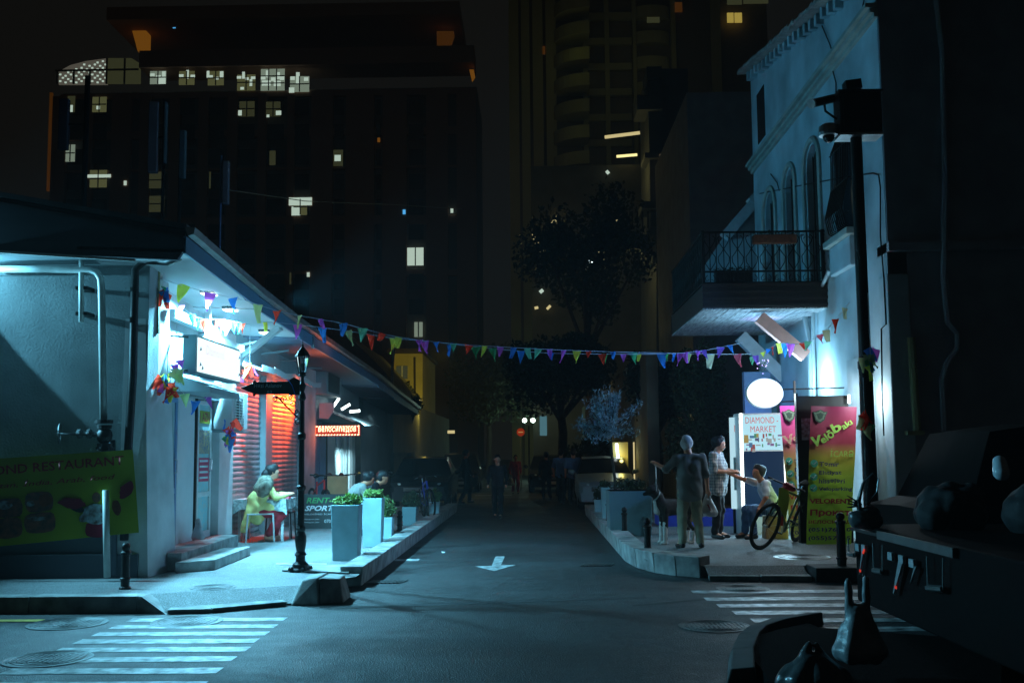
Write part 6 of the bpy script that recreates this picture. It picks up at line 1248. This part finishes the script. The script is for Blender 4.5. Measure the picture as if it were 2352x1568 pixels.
# dog: dark back, white legs and breast, standing behind the old man, head raised to the left
dp_ = g(1536, 1250); dT = xf((dp_.x + .13, dp_.y + .12, PZ), math.radians(200), .98); t = thing('dog', 'tall dark and white dog with tan haunches standing behind the old man', 'dog', (dp_.x + .1, dp_.y + .1, PZ))
c = lambda a, b, r1, r2=None: (dT(a), dT(b), r1, r2 or r1)
blob('body', [c((0, .20, .56), (0, -.22, .58), .135, .11), c((0, .26, .62), (0, .30, .74), .10, .075), c((0, .30, .74), (0, .38, .82), .075, .07), c((0, .38, .82), (0, .41, .84), .075), c((0, .43, .81), (0, .53, .78), .045, .028), c((-.04, .35, .87), (-.055, .34, .95), .026, .008), c((.04, .35, .87), (.055, .34, .95), .026, .008),
              c((-.075, .22, .52), (-.08, .22, .30), .06, .036), c((.075, .2, .52), (.08, .2, .30), .06, .036), c((-.08, -.22, .54), (-.09, -.14, .36), .085, .05), c((.08, -.22, .54), (.09, -.14, .36), .085, .05), c((-.09, -.14, .36), (-.09, -.27, .22), .045, .026), c((.09, -.14, .36), (.09, -.27, .22), .045, .026),
              c((-.09, -.27, .22), (-.09, -.24, .03), .024, .022), c((.09, -.27, .22), (.09, -.24, .03), .024, .022), c((-.08, .22, .30), (-.08, .23, .03), .034, .028), c((.08, .2, .30), (.08, .21, .03), .034, .028), c((0, -.30, .62), (0, -.42, .74), .035, .045), c((0, -.42, .74), (0, -.32, .84), .045, .03)], 'dog_dark', t, .012, .03, .002)
for x, y in ((-.08, .225), (.08, .205)): blob('foreleg', [c((x, y, .33), (x, y + .01, .03), .040, .033), c((x, y + .01, .025), (x, y + .06, .022), .034, .026)], 'dog_white', t, .012, .02)
for x in (-.09, .09): blob('hind_foot', [c((x, -.27, .22), (x, -.24, .03), .030, .027), c((x, -.24, .022), (x, -.18, .02), .028, .024)], 'dog_white', t, .012, .02); blob('haunch', [c((x * .95, -.24, .52), (x, -.2, .38), .088, .055)], 'dog_tan', t, .012, .02)
blob('breast', [c((0, .30, .52), (0, .33, .66), .07, .05)], 'dog_white', t, .012, .02)
hL = OT((-.50, .18, 1.30)); nk = dT((0, .33, .76)); tag(MB().tube([hL, hL.lerp(nk, .5) + Vector((0, 0, -.05)), nk], .010, 5).build('dog_lead', 'galv'), 'chain lead running from the old man\'s raised hand to the dog', 'lead')
MB().ring(nk, dT((0, 1, .5)) - dT((0, 0, 0)), .085, .012, 20, 5).build('collar', 'galv', t)
# ================================================================ BICYCLES
def bicycle(label, rear, front, lean=0.0, frame='iron', sc=1.0, group=None, z=PZ, steer=0.0, extra=None):
    rear, front = Vector((*rear, z)), Vector((*front, z)); f = (front - rear).normalized(); side = Vector((f.y, -f.x, 0)); up = (Vector((0, 0, 1)) * math.cos(lean) + side * math.sin(lean)); side = f.cross(up).normalized()
    L = (front - rear).length; R = .33 * sc; t = thing('bicycle', label, 'bicycle', rear, group); P = lambda a, h, s=0: rear + f * a + up * h + side * s
    fs = (f * math.cos(steer) + side * math.sin(steer)); fside = fs.cross(up).normalized()
    for c_, sd in ((P(0, R), side), (P(L, R), fside)):
        w_ = MB().ring(c_, sd, R - .022, .024, 36, 8).build('wheel', 'tyre', t); MB().ring(c_, sd, R - .055, .010, 36, 6).build('rim', 'dark_metal', w_); MB().tube([c_ - sd * .03, c_ + sd * .03], .02, 8).build('hub', 'steel', w_)
        A = sd.to_track_quat('Z', 'Y').to_matrix(); sp = MB()
        for k in range(16): a_ = k * math.pi / 8; e = c_ + A @ Vector((math.cos(a_), math.sin(a_), 0)) * (R - .06); sp.tube([c_ + sd * (.02 if k % 2 else -.02), e], .0018, 3)
        sp.build('spokes', 'steel', w_)
    BBk, ST, HT, HB = P(L * .42, .28), P(L * .30, .78 * sc), P(L * .80, .82 * sc), P(L * .85, .66 * sc)
    for a, b, r in ((BBk, ST, .017), (ST.lerp(BBk, .15), HT, .018), (BBk, HB, .022), (HT, HB, .022)): MB().tube([a, b], r, 8).build('frame_tube', frame, t)
    for s in (-.05, .05): MB().tube([BBk + side * s * .6, P(0, R, s)], .010, 6).build('stay', frame, t); MB().tube([ST.lerp(BBk, .15), P(0, R, s)], .009, 6).build('stay', frame, t); MB().tube([HB - up * .02 + fside * s * .4, HB - up * .08 + fside * s, P(L, R) + fside * s], .014, 6).build('fork', 'iron', t)
    hb = HT + up * .09 + f * .04; MB().tube([HT, hb], .016, 8).build('stem', 'iron', t); MB().tube([hb - fside * .31 - fs * .05, hb - fside * .12, hb, hb + fside * .12, hb + fside * .31 - fs * .05], .012, 8).build('handlebar', 'iron', t)
    for s in (-1, 1): MB().tube([hb + fside * s * .30 - fs * .05, hb + fside * s * .22 - fs * .03], .018, 8).build('grip', 'tyre', t); MB().tube([hb + fside * s * .19, hb + fside * s * .25 + fs * .05 - up * .02], .006, 5).build('brake_lever', 'steel', t)
    sd_ = ST + up * .12 - f * .02; MB().tube([ST, sd_], .012, 8).build('seat_post', 'steel', t); blob('saddle', [(sd_ - f * .1, sd_ + f * .13, .055, .02)], 'tyre', t, .012, .02)
    MB().lathe([(.09, 0), (.09, .006)], BBk, 18, side).build('chainring', 'steel', t)
    for s, d in ((.06, -1), (-.06, 1)): e = BBk + side * s + (f * .6 + up * .8 * 1).normalized() * .17 * d; MB().tube([BBk + side * s, e], .009, 6).build('crank', 'steel', t); MB().obox(e + side * (.04 if s > 0 else -.04), side, f, up, .045, .03, .01).build('pedal', 'tyre', t)
    if extra: extra(t, P, HT, hb, fside)
    return t
fw = onZ(1742, 1262, PZ); rw = onZ(1826, 1243, PZ)
def ex(t, P, HT, hb, fs):
    blob('red_bag', [(hb + Vector((.02, -.05, -.02)), hb + Vector((.1, -.05, -.06)), .055, .05)], 'red_part', t, .01, .02, .004)
    MB().prism([HT + Vector((-.08, -.06, .03)), HT + Vector((.06, -.06, .06)), HT + Vector((.05, -.06, -.2)), HT + Vector((0, -.06, -.42)), HT + Vector((-.1, -.06, -.2))], (0, .01, 0)).build('hanging_cloth', 'yellow_part', t)
    MB().obox(P(.95, .4), (1, 0, 0), (0, 1, 0), (0, 0, 1), .03, .03, .07).build('reflector', 'red_part', t)
bicycle('mountain bicycle with a green frame leaning by the sitting boy', (rw.x, rw.y), (fw.x, fw.y), math.radians(-19), 'green_frame', 1.08, steer=.2, extra=ex)
fb = onZ(992, 1192, PZ); bicycle('blue bicycle standing among the planters on the left', (fb.x - .28, fb.y + 1.0), (fb.x, fb.y), math.radians(6), 'blue_frame', 1.0, steer=.5)
for k, (x, Y, dx, lab) in enumerate(((722, 20.4, .75, 'rental bicycle nearest the lamp post behind the dark board'), (765, 20.7, .6, 'middle rental bicycle before the white curtain'), (802, 21.0, .5, 'rental bicycle nearest the seated men'))):
    q = onY(x, 1190, Y); bicycle(lab, (q.x - .25, Y + .7), (q.x + dx - .5, Y - .25), math.radians(4 * k - 4), ('red_part', 'iron', 'iron')[k], 1.08, 'rental bicycles')
q = onY(776, 1152, 20.2); tag(MB().box(q.x - .22, q.x + .2, 20.2, 20.22, .55, 1.12).build('paper_sign', 'cardboard', bevel=.01), 'beige paper sheet propped on the rental bicycles', 'paper')
# ================================================================ CARS
def car(label, loc, head, Lc=4.2, Wc=1.75, Hc=1.45, paint='car_dark', cat='car', name='parked_car', rearup=.15, lights=True, plate=True, group=None):
    T = xf(loc, head); t = thing(name, label, cat, loc, group); hw = Wc / 2
    # stations along the car from nose (+) to tail (-): y, belt height, roof height, half width, roof half width
    St = [(Lc * .5, .62, .62, .80, .80), (Lc * .47, .74, .74, .92, .9), (Lc * .36, .86, .86, 1, .95), (Lc * .22, .94, .95, 1, .92), (Lc * .06, .97, Hc - .06, 1, .74), (-Lc * .04, .98, Hc, 1, .74), (-Lc * .24, .99, Hc - .02, 1, .73), (-Lc * .34, 1.0, Hc - .08, 1, .72), (-Lc * (.34 + rearup * .9), 1.0, 1.02, .98, .88), (-Lc * .49, .92, .93, .94, .9), (-Lc * .5, .5, .5, .9, .9)]
    m = MB(); v = []
    for (y, zb, zr_, w_, wr) in St:
        w0 = hw * w_; wt = hw * wr
        v += [T(q) for q in ((-w0 * .92, y, .22), (-w0, y, .45), (-w0 * .99, y, zb - .04), (-w0 * .95, y, zb), (-wt, y, zr_ + .005), (0, y, zr_ + .03), (wt, y, zr_ + .005), (w0 * .95, y, zb), (w0 * .99, y, zb - .04), (w0, y, .45), (w0 * .92, y, .22))]
    n = 11; f = []; gl = []
    for i in range(len(St) - 1):
        for k in range(n - 1):
            q = (i * n + k, i * n + k + 1, (i + 1) * n + k + 1, (i + 1) * n + k); side = k in (3, 6) and 3 <= i <= 7; ws = k in (4, 5) and i in (3, 7); (gl if side or ws else f).append(q)
        f.append((i * n + n - 1, i * n, (i + 1) * n, (i + 1) * n + n - 1))
    f += [tuple(range(n)), tuple(range((len(St) - 1) * n, len(St) * n))]
    MB().add(v, f).build('body', paint, t, bevel=.03); MB().add(v, gl).build('windows', 'glass_dark' if plate else 'van_black', t)
    for y in (Lc * .31, -Lc * .30):
        for s in (-1, 1):
            a_ = T((s * (hw - .14), y, .31)); sd = (T((s, y, .31)) - T((0, y, .31))).normalized(); w_ = MB().lathe([(.31, -.09), (.32, -.05), (.32, .07), (.30, .1)], a_, 22, sd).build('wheel', 'tyre', t); MB().lathe([(.2, .08), (.21, .11), (.05, .12)], a_, 16, sd).build('hubcap', 'galv', w_)
    for s in (-1, 1):
        blob('headlight', [(T((s * hw * .62, Lc * .475, .66)), T((s * hw * .86, Lc * .44, .70)), .07, .06)], 'lens', t, .016, .02); blob('wing_mirror', [(T((s * (hw + .08), Lc * .12, 1.0)), T((s * (hw + .14), Lc * .12, 1.02)), .07, .06)], paint, t, .016, .02)
        MB().prism([T((s * hw * .7, -Lc * .503, .68)), T((s * hw * .93, -Lc * .49, .68)), T((s * hw * .93, -Lc * .49, .9)), T((s * hw * .7, -Lc * .503, .88))], (0, 0, .001)).build('tail_light', 'red_part', t)
    P = lambda x0, x1, z0, z1, d, nm, mt, y=Lc * .505: MB().prism([T((x0, y, z0)), T((x1, y, z0)), T((x1, y, z1)), T((x0, y, z1))], (T((0, d, 0)) - T((0, 0, 0)))).build(nm, mt, t)
    P(-hw * .5, hw * .5, .50, .62, .02, 'grille', 'black'); P(-.26, .26, .34, .45, .03, 'number_plate', 'plate'); P(-hw * .85, hw * .85, .24, .48, -.12, 'bumper', paint, Lc * .51)
    if plate: P(-.26, .26, .5, .6, -.02, 'number_plate', 'plate', -Lc * .505)
    for k in range(3): P(-hw * .48, hw * .48, .52 + k * .035, .53 + k * .035, .035, 'grille_bar', 'steel')
    return t
f_ = lambda x, Y: (onY(x, 1100, Y).x, Y, 0)
car('dark saloon parked beyond the planters on the left side of the lane', f_(978, 30.5), math.radians(-89), 4.4, 1.8, 1.45, 'car_dark')
car('car parked behind the dark saloon, yellow light glinting on its roof', f_(1058, 42.0), math.radians(-89), 4.3, 1.75, 1.55, 'car_dark')
car('silver blue hatchback parked facing the camera beyond the right kerb', f_(1384, 29.0), math.radians(-91), 3.9, 1.6, 1.42, 'car_blue')
car('dark car parked further down on the right, beside the standing figure', f_(1262, 41.0), math.radians(-91), 4.2, 1.7, 1.45, 'car_dark')
# the dark vehicle at the right edge with its cluttered loading shelf
t = car('large dark van like car filling the lower right corner, hung with bags', (6.15, 10.95, 0), math.radians(3), 4.6, 1.9, 1.80, 'van_black', 'car', 'parked_van', .08, plate=False)
bX = 3.06
M('dark_rail', (0.10, 0.11, 0.11), 0.5, metal=.4, var=.3); M('pale_bag', (0.24, 0.28, 0.30), 0.4, var=.3, vs=8, bump=.9, bs=14)
for k, (bx_, by_, r_, lab) in enumerate(((3.75, 9.1, .26, 'dark lumpy bundle beside the knotted bag on the cart'), (4.4, 8.6, .34, 'large dark lumpy bundle in the middle of the cart'), (4.2, 7.6, .24, 'small dark bundle at the near end of the cart'))):
    tt = thing('bundle', lab, 'bundle', (bx_, by_, .84), 'dark bundles heaped on the cart'); rr = random.Random(k); blob('sack', [(Vector((bx_ + rr.uniform(-.2, .2), by_ + rr.uniform(-.2, .2), .86 + r_ * .4)), Vector((bx_ + rr.uniform(-.25, .25), by_ + rr.uniform(-.2, .2), .86 + r_ * rr.uniform(.5, 1.1))), r_ * .6, r_ * .45) for _ in range(7)], M('bundle_cloth', (.018, .018, .02), .8, var=.4, bump=.8, bs=12), tt, .02, .06, .008, k)
t = thing('market_cart', 'dark cart with a rail of buckled frames and dangling straps at the right edge', 'cart', (3.4, 8.6, 0))
MB().box(bX + .03, 5.6, 5.5, 9.75, .12, .84).build('body', 'van_black', t, bevel=.02)
MB().beam((bX, 7.4, .80), (bX, 9.0, .80), .03, .07).build('top_rail', 'dark_rail', t); MB().beam((bX, 9.0, .80), (bX, 9.75, .80), .03, .03).build('top_rail', 'dark_metal', t)
for (x0, x1, y0, y1) in ((1948, 1964, 1237, 1274), (2005, 2027, 1247, 1312), (2129, 2166, 1277, 1352)):
    for (xa, ya, xb, yb, r) in ((x0, y0, x0 + 2, y1, .007), (x1, y0 + 4, x1, y1 + 3, .007), (x0 + 2, y1 - 3, x1, y1, .025)): a_, b_ = onX(xa, ya, bX - .02), onX(xb, yb, bX - .02); MB().tube([a_, b_], r, 6).build('buckle_frame', 'dark_rail', t)
for (x0, y0, x1, y1, w_) in ((1980, 1262, 1972, 1318, .04), (2066, 1290, 2050, 1362, .06), (2100, 1300, 2088, 1340, .03)):
    a_, b_ = onX(x0, y0, bX - .03), onX(x1, y1, bX - .03); MB().frustum([a_ + Vector((0, -w_, 0)), a_ + Vector((.01, w_, 0)), a_ + Vector((.02, w_, 0)), a_ + Vector((.015, -w_, 0))], [b_ + Vector((0, -w_ * .4, 0)), b_ + Vector((.01, w_ * .4, 0)), b_ + Vector((.02, w_ * .4, 0)), b_ + Vector((.015, -w_ * .4, 0))]).build('strap', 'pale_bag', t)
for (x, y) in ((1968, 1256), (1982, 1258), (2043, 1276), (2068, 1283), (2092, 1292)): a_ = onX(x, y, bX - .03); MB().box(a_.x, a_.x + .02, a_.y - .05, a_.y + .05, a_.z - .035, a_.z + .03).build('buckle', 'grey_paint', t)
glow('red_glint', (1.0, 0.06, 0.03), .55)
for (x, y) in ((1983, 1268), (2058, 1348), (1976, 1310), (1985, 1263)): a_ = onX(x, y, bX - .04); MB().box(a_.x - .004, a_.x, a_.y - .02, a_.y + .02, a_.z - .012, a_.z + .012).build('red_reflection', 'red_glint', t)  # red reflections made as small glowing plates
q2 = onY(1968, 1325, 6.6); M('pale_bag', (0.24, 0.28, 0.30), 0.4, var=.3, vs=8, bump=.9, bs=14); bag('plastic_bag', 'milky plastic bag hanging below the rail of the dark cart', (q2.x, 6.6, q2.z), .36, .60, 'pale_bag', 7, wide=True)
q = onY(1985, 1225, 9.3); tt = thing('plastic_bag', 'knotted clear plastic bag with upright loops on top of the dark cart', 'bag', (q.x, 9.3, .86)); C = [(Vector((q.x - .05 + .07 * k, 9.3, .92)), Vector((q.x + .05 * k, 9.3, .98)), .09, .05) for k in range(3)]; blob('sack', C, 'dark_bag', tt, .012, .03, .006)
lo = [onY(x, y, 9.3) for x, y in ((1978, 1200), (1972, 1150), (1982, 1110), (2005, 1086), (2018, 1100), (2014, 1130), (1992, 1160))]; MB().tube(lo, [.03, .022, .012, .008, .008, .008, .014], 6).build('loop', 'dark_bag', tt)
for k in range(4): MB().tube([onY(1978, 1160, 9.3), onY(1960 - k * 2, 1146 + k * 6, 9.3), onY(1946, 1138 + k * 9, 9.28)], [.016, .008, .004], 5).build('loose_end', 'dark_bag', tt)
c = onY(2300, 1085, 7.6); blob('mirror', [(c, c + Vector((.0, .02, .08)), .06, .05)], 'lens', None, .014, .02); mo = COL.objects['mirror']; tag(mo, 'round wing mirror glinting at the right edge of the picture', 'mirror')
# dark planting bed with its stone edge in the foreground
bp_ = [onZ(x, y, .10) for x, y in ((1712, 1600), (1768, 1560), (1722, 1500), (1712, 1480), (1735, 1460), (1790, 1444), (1856, 1430), (1882, 1440), (1960, 1446), (2300, 1470), (2300, 1620))]
tag(MB().prism([(q.x, q.y, 0) for q in bp_], (0, 0, .10)).build('planting_bed', 'soil'), kind='structure')
ed = [onZ(x, y, 0) for x, y in ((1668, 1570), (1672, 1520), (1690, 1482), (1712, 1463), (1760, 1446), (1850, 1430))]
t = thing('bed_kerb', 'curved stone edging of the dark bed in the foreground', None); t['kind'] = 'structure'
for a_, b_ in zip(ed[:-1], ed[1:]): n_ = Vector((-(b_ - a_).y, (b_ - a_).x, 0)).normalized() * -.2; MB().frustum([a_, b_, b_ + n_, a_ + n_], [a_ + n_ * .15 + Vector((0, 0, .1)), b_ + n_ * .15 + Vector((0, 0, .1)), b_ + n_ * .95 + Vector((0, 0, .12)), a_ + n_ * .95 + Vector((0, 0, .12))]).build('kerb_stone', 'dark_kerb', t, bevel=.012)
q = onZ(1870, 1566, .1); bag('plastic_bag', 'crumpled clear plastic bag lying at the bottom edge of the dark bed', (q.x, q.y, .34), .5, .3, 'dark_bag', 12)
# litter
for (x, y) in ((1608, 1128), (925, 1235), (1015, 1270)): q = onZ(x, y, 0.0); tag(MB().prism([(q.x, q.y, .004), (q.x + .05, q.y + .01, .004), (q.x + .04, q.y + .05, .015), (q.x - .01, q.y + .04, .02)], (0, 0, .006)).build('paper_scrap', 'white_plastic'), {1608: 'paper scrap beyond the right kerb', 925: 'pale paper scrap lying beside the left kerb', 1015: 'pale paper scrap lying left of the road arrow'}[x], 'litter')
# bag of water hanging at the door step
q = onX(455, 1245, XL + .3); bag('plastic_bag', 'thin pale plastic bag slumped on the shop step', (q.x, q.y, D0 + .32), .2, .3, 'bag', 15)
# ================================================================ BUNTING
def flag_mesh(kind, seed):
    rnd = random.Random(seed); W, H = (.105, .155); n = 4; v = []; f = []; rows = 5; tw = rnd.uniform(-.5, .5); sw = rnd.uniform(-.4, .4); cut = .45 if kind == 1 else 0
    for j in range(rows + 1):
        u = j / rows; ww = W * (1 - u * (1 - cut))
        for i in range(n + 1): s = i / n - .5; v.append((s * ww + sw * H * u * u * .6, .02 * math.sin(u * 3 + s * 4 + seed) + tw * u * s * .08, -u * H))
    for j in range(rows):
        for i in range(n): a = j * (n + 1) + i; f.append((a, a + 1, a + n + 2, a + n + 1))
    m = bpy.data.meshes.new('flag'); m.from_pydata(v, [], f); return m
def bunting(label, path, flags, r=.005, cord='cord_white', group='strings of bunting over the street'):
    t = thing('bunting', label, 'bunting', path[0], group); MB().tube(path, r, 5).build('cord', cord, t); path = [Vector(p) for p in path]
    for i, (pos, col, kind, sc, rot) in enumerate(flags):
        m = flag_mesh(kind, i * 7 + len(label)); m.materials.append(MATS['flag_' + col]); m.shade_smooth(); o = link('flag', m, t); o.matrix_parent_inverse = parent_inv(t); o.location = pos; o.rotation_euler = (random.uniform(-.4, .4), random.uniform(-.22, .22), rot); o.scale = (sc * random.uniform(.95, 1.25), sc, sc * random.uniform(.9, 1.4))
    return t
A0, A1 = (-3.88, 13.5), (3.75, 17.6)
def curve(px, P0, P1): return [onV(x, y, P0, P1) for x, y in px]
def dense(p, n=6):
    out = []
    for i in range(len(p) - 1):
        p0, p1, p2, p3 = p[max(i - 1, 0)], p[i], p[i + 1], p[min(i + 2, len(p) - 1)]
        for k in range(n): u = k / n; out.append(.5 * (2 * p1 + (p2 - p0) * u + (2 * p0 - 5 * p1 + 4 * p2 - p3) * u * u + (3 * p1 - 3 * p2 + p3 - p0) * u ** 3))
    return out + [p[-1]]
def hang(px, P0, P1, fl, sc=1.0):
    xs = [q[0] for q in px]; ys = [q[1] for q in px]; return [(onV(x, float(np.interp(x, xs, ys)), P0, P1), c_, k_, sc * z_, random.uniform(-.6, .6)) for (x, c_, k_, z_) in fl]
pa = [(560, 688), (650, 717), (785, 742), (910, 773), (1050, 790), (1180, 798), (1300, 804), (1450, 809), (1560, 811), (1640, 813), (1725, 813)]
fa = [(593, 'lime', 1, 1.2), (637, 'red', 0, 1.25), (689, 'lime', 0, 1), (735, 'purple', 0, 1), (788, 'blue', 0, 1.2), (833, 'mint', 0, 1.15), (878, 'red', 1, .9), (916, 'yellow', 1, .9), (963, 'purple', 0, 1.2), (1003, 'blue', 0, 1.2), (1041, 'mint', 0, 1), (1077, 'red', 0, 1.1), (1113, 'yellow', 0, 1), (1149, 'purple', 0, 1), (1180, 'blue', 1, 1), (1211, 'mint', 1, .95), (1236, 'mint', 0, 1.1), (1262, 'purple', 0, 1.1), (1295, 'purple', 0, 1), (1325, 'yellow', 0, 1.3), (1352, 'red', 0, .9), (1408, 'blue', 1, .8), (1455, 'green', 0, 1.2), (1519, 'blue', 0, 1.35), (1549, 'blue', 0, 1), (1563, 'purple', 0, 1.1), (1582, 'lime', 1, .8), (1631, 'pale', 1, 1.35), (1693, 'pink', 0, 1.3)]
bunting('upper bunting string crossing the whole street between the lit eave and the balcony', dense(curve(pa, A0, A1)), hang(pa, A0, A1, fa, 1.0))
pb_ = [(590, 738), (690, 746), (800, 760), (900, 776), (990, 784), (1100, 797), (1250, 810), (1400, 813), (1540, 812), (1620, 804), (1690, 790), (1706, 786)]
fb_ = [(608, 'yellow', 1, .9), (683, 'purple', 0, 1.1), (740, 'blue', 1, 1.1), (799, 'olive', 0, 1.1), (852, 'red', 0, 1.25), (908, 'yellow', 0, 1.4), (974, 'purple', 0, 1.2), (1033, 'blue', 0, 1.2), (1093, 'green', 0, 1.2), (1132, 'green', 0, 1.1), (1196, 'blue', 0, 1.1), (1264, 'blue', 0, 1), (1383, 'red', 0, 1.2), (1391, 'green', 0, .7), (1432, 'purple', 0, .9), (1468, 'yellow', 1, .7), (1532, 'green', 0, .7), (1573, 'purple', 1, 1), (1604, 'purple', 0, 1.1), (1616, 'violet', 0, 1), (1655, 'violet', 0, 1.1), (1676, 'blue', 0, 1)]
bunting('lower bunting string crossing the street, rising again beside the balcony brace', dense(curve(pb_, (-3.9, 13.9), (3.7, 17.4))), hang(pb_, (-3.9, 13.9), (3.7, 17.4), fb_))
pc = [(372, 640), (415, 652), (460, 690), (490, 722), (520, 738), (556, 744), (600, 750)]
fc = [(422, 'yellow', 0, 1.4), (483, 'purple', 0, 1.3), (535, 'blue', 0, 1.3)]
bunting('bunting drooping across the white wall from the bracket to the floodlights', dense(curve([(372, 640), (415, 655), (480, 672), (560, 690)], (-4.4, 12.1), (-4.0, 13.5)), 4), hang([(372, 640), (480, 672), (560, 690)], (-4.4, 12.1), (-4.0, 13.5), fc, 1), .004, 'white_plastic')
pd = [(415, 700), (440, 722), (470, 735), (500, 733), (530, 738), (575, 745)]
fd = [(417, 'purple', 0, 1.0), (440, 'blue', 0, .9), (455, 'mint', 0, .9), (467, 'red', 0, .9), (482, 'yellow', 0, .9), (500, 'red', 1, .8), (507, 'purple', 0, 1.1), (514, 'yellow', 0, 1), (524, 'purple', 0, 1), (535, 'blue', 0, 1), (548, 'green', 0, .9), (558, 'red', 1, .9)]
bunting('short bunting swag pinned above the shop sign box', dense(curve(pd, (-4.5, 12.6), (-4.2, 15.0)), 4), hang(pd, (-4.5, 12.6), (-4.2, 15.0), fd), .006, 'white_plastic')
pe = [(400, 885), (415, 895), (437, 918), (465, 922), (480, 905), (490, 892)]
bunting('small bunting swag across the glass shop door', dense(curve(pe, (-4.55, 12.6), (-4.6, 14.2)), 4), hang(pe, (-4.55, 12.6), (-4.6, 14.2), [(424, 'lime', 0, 1.2), (450, 'blue', 0, 1.2), (478, 'purple', 0, 1.1)]), .004, 'white_plastic')
pf = [(1722, 822), (1755, 807), (1790, 788), (1830, 790), (1860, 783), (1896, 759), (1931, 720), (1951, 695)]
ff = [(1728, 'mint', 0, 1.1), (1735, 'violet', 0, 1.2), (1752, 'yellow', 0, .8), (1765, 'blue', 0, .8), (1775, 'red', 0, .8), (1790, 'yellow', 1, 1.1), (1803, 'blue', 0, 1.2), (1815, 'purple', 0, 1.3), (1842, 'red', 0, .9), (1856, 'mint', 0, 1.1), (1883, 'pink', 0, 1), (1897, 'pale', 1, 1.1), (1920, 'red', 0, 1.2), (1941, 'pale', 1, 1.0)]
bunting('bunting climbing from the market sign up to the black camera pole', dense(curve(pf, (3.9, 16.3), (3.95, 12.7)), 4), hang(pf, (3.9, 16.3), (3.95, 12.7), ff, .85), .004, 'white_plastic')
def cluster(lab, c_, cols, sp, n, z, seed, g='tangled bunches of pennants'):
    rnd = random.Random(seed); c_ = Vector(c_); t = thing('pennant_bunch', lab, 'pennants', c_, g); MB().tube([c_ + Vector((0, 0, z)), c_], .004, 4).build('cord', 'white_plastic', t)
    for i in range(n):
        m = flag_mesh(rnd.randint(0, 1), seed + i); m.materials.append(MATS['flag_' + rnd.choice(cols)]); m.shade_smooth(); o = link('flag', m, t); o.matrix_parent_inverse = parent_inv(t)
        o.location = c_ + Vector((rnd.uniform(-sp, sp), rnd.uniform(-.05, .05), rnd.uniform(-sp * 1.5, sp * 1.5))); o.rotation_euler = (rnd.uniform(-.5, .5), rnd.uniform(-.7, .7), rnd.uniform(-1, 1)); o.scale = (1.2,) * 3
cluster('tangled red and blue pennants hanging by the narrow shop door', onY(384, 878, 12.0), ['red', 'red', 'blue', 'purple', 'yellow', 'red'], .07, 11, .5, 31)
cluster('bright pennants tangled under the air conditioner', onY(532, 985, 14.7), ['red', 'yellow', 'purple', 'green', 'blue', 'yellow'], .11, 13, .3, 32)
cluster('blue and red pennants caught on the wall bracket', onY(374, 665, 12.0), ['blue', 'green', 'red', 'blue'], .035, 5, .2, 33)
cluster('pennants dangling beside the white strut before the red shutter', onY(573, 840, 15.2), ['yellow', 'lime', 'red', 'pale', 'purple'], .06, 8, .6, 34)
cluster('lime pennants hanging above the tray awning', onY(404, 838, 12.4), ['lime', 'yellow', 'purple'], .06, 5, .5, 35)
cluster('shaded pennants wound round the black camera pole', (px_ + .02, 12.36, onY(1985, 820, 12.4).z), ['purple', 'green', 'yellow', 'blue', 'olive'], .09, 8, .8, 36)
cluster('faded pennants tied low on the black camera pole', (px_ - .08, 12.36, onY(1970, 960, 12.4).z), ['red', 'olive', 'blue', 'green'], .07, 6, .5, 37)

hz = bpy.data.materials.new('added_haze_air'); hz.use_nodes = True; hz.node_tree.nodes.clear(); _o = hz.node_tree.nodes.new('ShaderNodeOutputMaterial'); _v = hz.node_tree.nodes.new('ShaderNodeVolumePrincipled')
_v.inputs['Color'].default_value = (.85, .88, .9, 1); _v.inputs['Density'].default_value = 0.0018; hz.node_tree.links.new(_v.outputs[0], _o.inputs['Volume'])  # thin volume added only to lift the dark tones
MATS['added_haze_air'] = hz
tag(MB().box(-90, 90, -6, 130, -1, 62).build('added_haze', 'added_haze_air'), kind='stuff')
